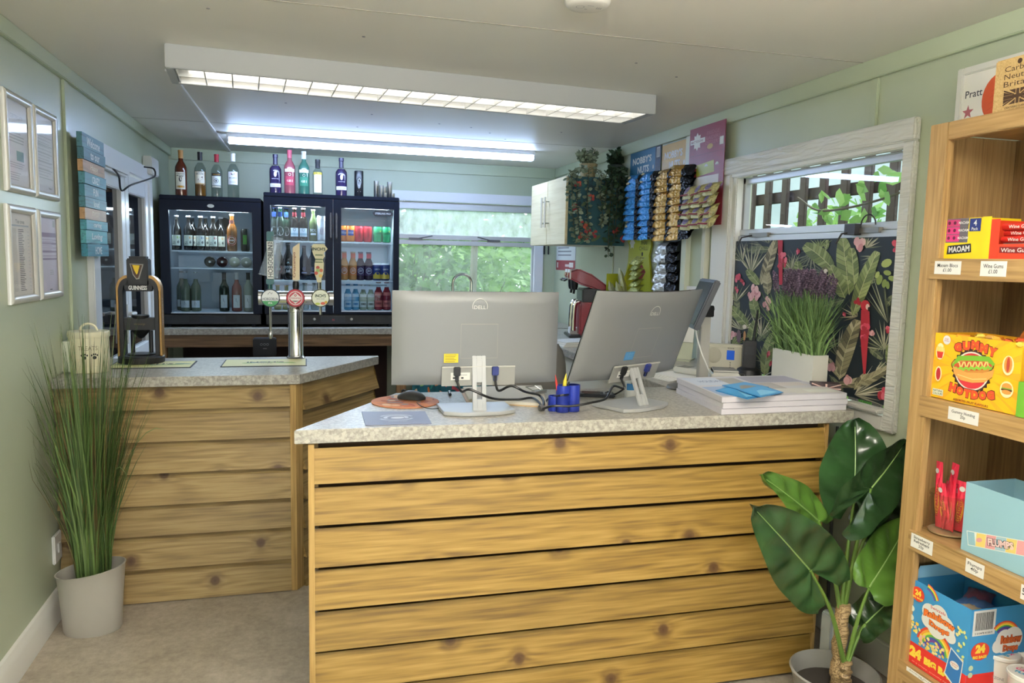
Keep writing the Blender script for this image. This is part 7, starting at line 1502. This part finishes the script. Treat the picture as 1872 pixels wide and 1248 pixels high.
for k in range(9):
    yy = a-.05-.022*k; o = thing('marshmallow_twist', 'pastel wrapped marshmallow twist lying in the open top of the pale blue box', 'sweets pack', (1.83+.03*(k % 3), yy, .800+.006*(k % 2)), random.uniform(.4, 1.2), 'marshmallow twists in the pale blue box')
    mb = MB(); bagmesh(mb, .026, .12, .010, M(random.choice(['#d9a2a0', '#e0c98a', '#a9c0cc', '#c9b0c0']), .3), T=RT(PI/2, 0, 0, (0, -.06, 0))); mb.build('wrapper', o, smooth=60)
# rainbow box
(a, z_), (c, d) = yz(1655, 1200, 1.76), yz(1765, 1248, 1.76); ztop = yz(1668, 1057, 1.76)[1]; H = ztop-.314
RB = M('#3d8fc4', .45); t, w = carton('sweet_box', 'bright blue rainbow sweets box with a red base band on the bottom shelf', 'sweets box', a, c, 1.76, .20, .314, H, RB)
mb = MB(); pr = Pr(mb, flat(0)); RD = M('#cf2f2a', .45); pr.rect(-w, w, 0, H*.26, RD); YT = M('#f0d84a', .45); pr.text('24', -w*.66, H*.15, YT, h=H*.13, w=w*.42, bold=.08); pr.text('BIG BAGS', w*.22, H*.13, YT, h=H*.09, w=w*1.15, bold=.08); pr.text('in a crispy, crunchy rainbow', 0, H*.035, M('#f0b8a8', .5), h=H*.02, w=w*1.5)
def bow(cx, cy, r, a0, a1, wd):
    for k, hx in enumerate(('#d9482f', '#e8a03a', '#ecd84a', '#5aa84a', '#3f4fa0', '#7a3f90')): pr.ring(cx, cy, r-wd*(k+1), r-wd*k, M(hx, .45), 20, a0=a0, a1=a1)
bow(-w*.05, H*.30, w*.62, .1, PI-.2, .007); bow(-w*.5, H*.82, w*.52, .4, 1.4, .003); random.seed(2)
for k in range(70):
    u = random.uniform(-w+.008, w-.008); v = H*(.28+.13*random.random()+(.10 if u < -w*.55 else 0)); pr.ell(u, v, .0055, .004, M(random.choice(['#ecd86a', '#e8c34a', '#e6b0a8', '#f0e29a']), .45), 9, rot=random.uniform(0, 3))
for k in range(16): pr.ell(random.uniform(w*.45, w*.92), random.uniform(H*.42, H*.75), .0055, .004, M(random.choice(['#ecd86a', '#f0e29a', '#d9e08a']), .45), 9, rot=random.uniform(0, 3))
for (u, v, r) in ((-w*.25, .72, .030), (w*.05, .76, .030), (w*.25, .66, .036), (0, .60, .036), (-w*.3, .62, .024), (w*.45, .58, .02)): pr.ell(u, H*v, r, r*.9, WTX, 20)
for m_, bd, k_ in ((M('#7a2a1c', .5), .12, 1.04), (M('#e0742c', .45), .05, 1.0)): pr.text('Rainbow', w*.06, H*.705, m_, h=H*.085*k_, w=w*1.02*k_, bold=bd, arc=.006); pr.text('Drops', w*.08, H*.60, m_, h=H*.085*k_, w=w*.66*k_, bold=bd, arc=-.004)
pr.text('Swizzels', 0, H*.80, M('#c43a4a', .5), h=H*.035, w=w*.5); pr.ell(-w*.70, H*.86, .024, .022, M('#d8402c', .45), 22); pr.text('24', -w*.70, H*.875, YT, h=H*.07, bold=.06); pr.text('BIG BAGS', -w*.70, H*.815, YT, h=H*.025, w=w*.36, bold=.04)
for v in (.66, .55): pr.ell(-w*.86, H*v, .009, .009, M('#dfe6d8', .5), 14)
pr.poly([(w*.36, H*.14), (w*.84, H*.02), (w*.92, H*.40), (w*.5, H*.48)], WTX); pr.poly([(w*.39, H*.155), (w*.82, H*.045), (w*.89, H*.385), (w*.52, H*.46)], M('#2f6fae', .45)); pr.ell(w*.66, H*.30, .016, .011, WTX, 14); pr.text('Rainbow\nDrops', w*.66, H*.30, M('#d9602c', .45), h=.012, w=.024); mb.build('front_print', t, smooth=0)
mb = MB(); pr = Pr(mb, sidef(w, 1)); D = .20; pr.rect(0, D, 0, H*.26, RD); pr.rect(.008, .085, H*.70, H*.985, WTX)
u = .016
for k in range(24): bw = random.choice((.0008, .0014, .0022)); pr.rect(u, u+bw, H*.76, H*.96, INK); u += bw+random.choice((.0008, .0012))
pr.text('5 010478 415819', .046, H*.727, INK, h=.006, w=.06); pr.ell(.04, H*.52, .032, .026, M('#d8402c', .45), 24); pr.text('24', .04, H*.55, YT, h=H*.10, w=.034, bold=.08); pr.text('BIG BAGS', .04, H*.455, YT, h=H*.035, w=.048, bold=.05)
bow(.12, H*.62, .055, .5, 2.4, .004); pr.ell(.12, H*.6, .03, .035, WTX, 18); pr.ell(.15, H*.62, .035, .035, WTX, 18); pr.ell(.1, H*.55, .02, .02, WTX, 14)
for m_, bd in ((M('#7a2a1c', .5), .12), (M('#c9602c', .45), .05)): pr.text('Rainbow', .145, H*.62, m_, h=H*.1, w=.075, bold=bd); pr.text('Drops', .145, H*.51, m_, h=H*.1, w=.055, bold=bd)
for v in (.34, .26): pr.ell(.012, H*v, .008, .008, M('#b9c9a8', .5), 14)
mb.build('side_print', t, smooth=0)
MB().box(-w+.002, w-.002, D-.004, D-.002, H, H+.02, RB).add([(-w+.004, .004, H), (-w+.004, D-.01, H), (-w-.002, D-.03, H+.035), (-w-.002, .03, H+.035)], [(0, 1, 2, 3)], M('#8ac0dd', .5)).build('open_flap', t, smooth=0)
for k in range(4):
    o = tag(MB_ if False else (lambda mb: (bagmesh(mb, .07, .09, .016, M(('#5a3f7a', '#c9b49a', '#4a6fa8', '#7a4f6a')[k], .3), T=RT(PI/2-.2, 0, 0, (0, -.045, 0))), mb.build('sweet_bag', loc=(1.80+.035*k, (a+c)/2-.03+.012*k, .314+H*.80+.01*k), rotz=.7*k, smooth=60))[1])(MB()), 'foil bag of puffed sweets lying inside the blue rainbow box', 'sweets pack', 'foil bags inside the rainbow box')
# candy floss tubs
TUBM = M('#dedad4', .35)
for i, (px, py, x, lab) in enumerate(((1832, 1190, 1.745, 'white lidded candy floss tub in front of the rainbow box'), (1872, 1182, 1.83, 'white lidded candy floss tub behind the front one at the right edge'), (1878, 1229, 1.72, 'white lidded candy floss tub lowest at the right edge'))):
    p = P(px, py, 'x', x+.02); hT = max(.06, p.z-.314)
    hT = min(hT, .115); y_ = P(px, py, 'z', .314+hT).y; x_ = P(px, py, 'z', .314+hT).x
    o = thing('candy_floss_tub', lab, 'tub', (x_, y_, .314), -1.2, 'candy floss tubs'); r = .047
    MB().lathe([(r*.78, 0), (r*.8, .003), (r*.93, hT-.008)], TUBM, 30).build('tub', o); MB().lathe([(r*.97, hT-.012), (r, hT-.010), (r, hT-.002), (r*.96, hT), (r*.9, hT-.002), (0, hT-.002)], M('#e4e1da', .4), 30, cap0=False, cap1=False).build('lid', o)
    mb = MB(); pr = Pr(mb, topf(hT-.0018)); pr.text('SWEETZONE', 0, .020, M('#8a5a3c', .5), h=.009, w=.045, bold=.03, arc=.003); pr.text('CANDY', 0, .006, M('#cf4a7f', .5), h=.014, w=.058, bold=.06); pr.text('FLOSS', 0, -.012, M('#4a9ab8', .5), h=.014, w=.048, bold=.06); pr.rect(.015, .035, -.03, -.026, M('#c9a860', .5)); mb.build('lid_print', o, smooth=0)
    mb = MB(); pr = Pr(mb, cyl(r*.9)); pr.text('SWEETZONE', 0, hT*.45, GREYINK, h=.008, w=.05); pr.text('CANDY', 0, hT*.25, M('#7a6a72', .5), h=.014, w=.05); mb.build('side_print', o, smooth=0)
# on top: leaning picture and wooden plaque
(a, zt), (a2, zb_) = yz(1743, 130, 1.95), yz(1740, 208, 1.95)
fr_ = thing('picture_frame', 'white framed print with an orange shape leaning on top of the shelf unit', 'picture frame', (1.965, a-.17, BTOP), RW); hh = zt-BTOP+.005; FW_ = .17
mb = MB()
for (x0, x1, z0, z1) in ((-FW_, -FW_+.022, 0, hh), (FW_-.022, FW_, 0, hh), (-FW_+.022, FW_-.022, 0, .022), (-FW_+.022, FW_-.022, hh-.022, hh)): mb.box(x0, x1, 0, .018, z0, z1, M('#d6d5d0', .4))
mb.build('frame', fr_, bevel=.003); mb = MB().box(-FW_+.02, FW_-.02, .008, .014, .02, hh-.02, PAPER); pr = Pr(mb, flat(.008)); pr.text('Pratt', -FW_+.062, hh*.60, M('#4a4a55', .6), h=.022, w=.062); pts = []
for k in range(10):
    an = PI/2+PI*k/5; r = .022 if k % 2 == 0 else .009; pts.append((-FW_+.045+r*math.cos(an), hh*.34+r*math.sin(an)))
pr.poly(pts, M('#a8606a', .6)); pr.ell(-FW_+.155, hh*.46, .062, .072, M('#c9532a', .6), 26)
for k in range(7): pr.line([(-FW_+.11+.004*k, hh*.22+.018*k), (-FW_+.15+.006*k, hh*.30+.02*k), (-FW_+.20, hh*.34+.02*k)], .0012, M('#b2451f', .6))
pr.poly([(-FW_+.16, hh-.03), (FW_-.025, hh-.03), (FW_-.025, hh-.07)], M('#c9727c', .6)); mb.build('print_sheet', fr_, smooth=0)
(a, zt) = yz(1820, 113, 1.79); zt -= 0; (c, d) = yz(1872, 105, 1.79); PW2 = wood('plaque_wood', '#dcc08a', '#cfae74', '#b8935a', knots=False, axis='y', gs=2, contrast=.6)
pq = thing('wooden_plaque', 'pale wooden carbon neutral plaque standing on top of the shelf unit', 'plaque', (1.79, a-.075, BTOP), RW); hp = zt-BTOP; w = .075
MB().box(-w, w, 0, .014, 0, hp, PW2).build('board', pq, bevel=.004, seg=3); BN = M('#4a3320', .7)
mb = MB(); pr = Pr(mb, flat(-.0002)); pr.ell(0, hp*.90, .007, .007, BN, 14)
for tx_, v in (('Carbon', .80), ('Neutral', .665), ('Britain', .53)): pr.text(tx_, .0, hp*v, BN, h=hp*.095, w=.085, bold=.0)
f0, f1, g0, g1 = -.040, .044, hp*.16, hp*.42; cxm, cym = (f0+f1)/2, (g0+g1)/2
for sx_ in (-1, 1):
    for sy in (-1, 1):
        X = lambda k: cxm+sx_*(f1-f0)/2*k; Yv = lambda k: cym+sy*(g1-g0)/2*k
        pr.poly([(X(.16), Yv(.36)), (X(.16), Yv(1)), (X(.62), Yv(1))], BN); pr.poly([(X(.34), Yv(.28)), (X(1), Yv(.28)), (X(1), Yv(.78))], BN); pr.line([(X(.25), Yv(.25)), (X(1), Yv(1))], .0035, BN)
pr.rect(cxm-.0045, cxm+.0045, g0, g1, BN); pr.rect(f0, f1, cym-.0045, cym+.0045, BN); pr.text('CERTIFIED CARBON', .004, hp*.105, BN, h=hp*.035, w=.075); pr.text('NEUTRAL', .004, hp*.055, BN, h=hp*.035, w=.045); mb.build('engraving', pq, smooth=0)

# ================================================================ BIG LEAF PLANT BETWEEN COUNTER AND SHELVES
PX, PYc = 1.725, 2.075
bp = thing('leafy_plant', 'large leaved artificial plant in a grey pot beside the shelf unit', 'plant', (PX, PYc, 0)); PO = Vector((PX, PYc, 0))
rz = P(1540, 1226, 'y', PYc).z
MB().lathe([(.108, 0), (.112, .006), (.142, rz), (.146, rz+.004), (.14, rz+.008), (.134, rz), (.128, rz-.06)], M('#93928d', .4), 44, cap1=False).build('pot', bp, smooth=50)
MB().lathe([(.0, rz-.055), (.128, rz-.055)], M('#2c2620', .95), 36, cap0=False, cap1=False).build('soil', bp)
BARK = wood('plant_bark', '#b39a72', '#8f7650', '#5d4a30', knots=False, axis='x', gs=4, contrast=2)
t1 = P(1541, 1103, 'y', PYc)-PO; b1 = P(1530, 1240, 'y', PYc)-PO; t2_ = P(1546, 1206, 'y', PYc-.03)-PO; b2 = P(1545, 1262, 'y', PYc-.03)-PO
b1.z = b2.z = rz-.06
def trunk(b_, t_, r):
    n = 24; mb = MB(); pr_ = []
    for k in range(n+1): pr_.append(b_.lerp(t_, k/n)+Vector((.004*math.sin(k*.9), 0, 0)))
    vs = []; fs = []
    for k, p in enumerate(pr_):
        rr = r*(1+.12*((k*5) % 3-1)*.5)
        for j in range(12): an = 2*PI*j/12; vs.append(p+Vector((rr*math.cos(an), rr*math.sin(an), 0)))
    for k in range(n):
        for j in range(12): fs.append((k*12+j, k*12+(j+1) % 12, (k+1)*12+(j+1) % 12, (k+1)*12+j))
    fs.append(tuple(n*12+j for j in range(12))); mb.add(vs, fs, BARK); mb.build('trunk', bp)
trunk(b1, t1, .024); trunk(b2, t2_, .019)
def bigleafmat(name, c1, c2):
    t = NT(name); v = t.coords(); n = t.n('ShaderNodeTexNoise', i_Scale=7.0, i_Detail=2.0); t.l(v, n.inputs['Vector']); t.l(t.ramp(n.outputs[0], [(.35, C(c1)), (.65, C(c2))]), t.b.inputs['Base Color']); t.b.inputs['Roughness'].default_value = .28; t.b.inputs['Coat Weight'].default_value = .15
    return t.m
LGm = bigleafmat('glossy_leaf', '#20391d', '#2f502a'); LBm = bigleafmat('bright_leaf', '#3a5a22', '#557a2e'); LDm = bigleafmat('deep_leaf', '#1a2f18', '#264022'); STM = M('#5d7a34', .45)
def bigleaf(base, tip, width, nrm, m, lobe=.30, fold=.10, root=None, cup=.06, seed=0, bowl=0):
    """heart shaped blade: base = petiole joint, lobes reach back past it"""
    rnd = random.Random(seed); b_, t_ = Vector(base)-PO, Vector(tip)-PO; d = t_-b_; L = d.length; d.normalize(); n = Vector(nrm).normalized(); n = (n-d*n.dot(d)).normalized(); s = d.cross(n)
    ph = rnd.uniform(0, 6); NU, NV = 22, 10
    def f(a, c):
        u = -lobe+(1+lobe)*a; x = (a)
        hw = width/2*min(1, (math.sin(PI*min(1, .06+.94*x)**.70))**.55*1.02)*(1 if x < .985 else .25)
        k = 2*c-1
        uu = u
        if u < 0.0:                                   # back lobes: notch at the midrib
            uu = u*min(1, abs(k)*1.9+.03)
        vein = math.sin((u*7.5-abs(k)*1.6)*PI*1.0+ph)
        h = fold*width*abs(k)**1.3 - cup*L*(uu-.25)**2*1.6 + .010*vein*min(1, abs(k)*2.2)*(1-abs(k)**4) + .006*math.sin(9*u+5*k+ph)*abs(k) - bowl*k*k*width
        o_ = b_+d*(uu*L)+s*(hw*k)+n*h; o_.x = min(o_.x, 2.035-PO.x); return tuple(o_)
    lf = MB().grid(f, NU, NV*2, m).build('leaf', bp, smooth=60)
    mr = [Vector(f((lobe+.02+(.97-0)*i/10*(1))/(1+lobe), .5))+n*.0012 for i in range(10)]
    MB().tube(mr, .0028, M('#7f9a5c', .4), 6, r1=.001).build('midrib', lf)
    if root is not None:
        r_ = Vector(root); e = b_; mid1 = r_.lerp(e, .45)+Vector((0, 0, .10*(e-r_).length)); MB().tube(curve3([r_, mid1, e], 10), .0085, STM, 8, r1=.0045).build('petiole', lf)
def pp_(x, y, dy): return P(x, y, 'y', PYc+dy)
top1 = t1; top2 = t2_
bigleaf(pp_(1482, 1043, -.10), pp_(1378, 925, -.16), .235, (-.25, -1, .25), LGm, root=top2+Vector((-.005, 0, -.01)), seed=1, lobe=.42)
bigleaf(pp_(1497, 952, .0), pp_(1396, 866, -.05), .135, (-.2, -.8, .7), LBm, root=top1+Vector((-.01, 0, -.02)), seed=2, lobe=.2)
bigleaf(pp_(1562, 908, .02), pp_(1566, 764, .10), .265, (-.25, -1, .15), LGm, root=top1+Vector((0, .005, -.01)), seed=3, lobe=.30)
bigleaf(pp_(1592, 893, -.06), pp_(1662, 806, -.02), .215, (-.35, -.85, -.35), LDm, root=top1+Vector((.008, 0, -.01)), seed=4, lobe=.75)
bigleaf(pp_(1588, 1075, -.08), pp_(1668, 948, -.02), .20, (-.5, -1, -.1), LBm, root=top2+Vector((.006, 0, -.01)), seed=5, lobe=.06)
bigleaf(pp_(1610, 1095, -.02), pp_(1665, 1010, .04), .13, (-.3, -1, .35), LBm, root=top2+Vector((.006, .006, -.01)), seed=6, lobe=.15)
bigleaf(pp_(1582, 1140, -.04), pp_(1650, 1075, -.10), .15, (-.7, -.3, 1.0), LDm, root=top2+Vector((.004, -.004, -.012)), seed=7, lobe=.25)
bigleaf(pp_(1600, 940, .08), pp_(1680, 860, .12), .20, (-.3, -1, .0), LDm, root=top1+Vector((.008, .008, -.01)), seed=8, lobe=.4)
# sockets behind the plant
sk = thing('wall_socket', 'white wall socket low on the right wall behind the big leaf plant', 'socket', (XR-.002, 2.06, .33), RW); MB().box(-.09, .09, -.03, 0, 0, .10, WHITE).build('plate', sk, bevel=.004); MB().box(-.075, -.02, -.085, -.03, .02, .08, BLACK).build('plug', sk, bevel=.008)
mb = MB()
for dx, dz in ((0, .03), (-.01, -.0), (.01, 0)): mb.box(.045+dx-.003, .045+dx+.003, -.0305, -.0295, .04+dz-.006, .04+dz+.006, INK)
mb.build('pin_holes', sk, smooth=0)
pxl = thing('plug_block', 'pale plastic junction box behind the trunk of the big leaf plant', 'box', (1.86, 2.26, .08)); MB().box(-.03, .05, -.03, .04, 0, .16, M('#c9d0d6', .4)).build('case', pxl, bevel=.01); MB().box(-.03, .05, -.03, .04, -.08, 0, M('#c9d0d6', .4)).build('trunking', pxl)
tag(MB().tube(curve3([(1.838, 2.285, .93), (1.836, 2.28, .6), (1.84, 2.275, .3), (1.85, 2.262, .235)], 8), .006, BLACK, 6).build('mains_cable'), 'black mains cable hanging down beside the counter end behind the plant', 'cable')
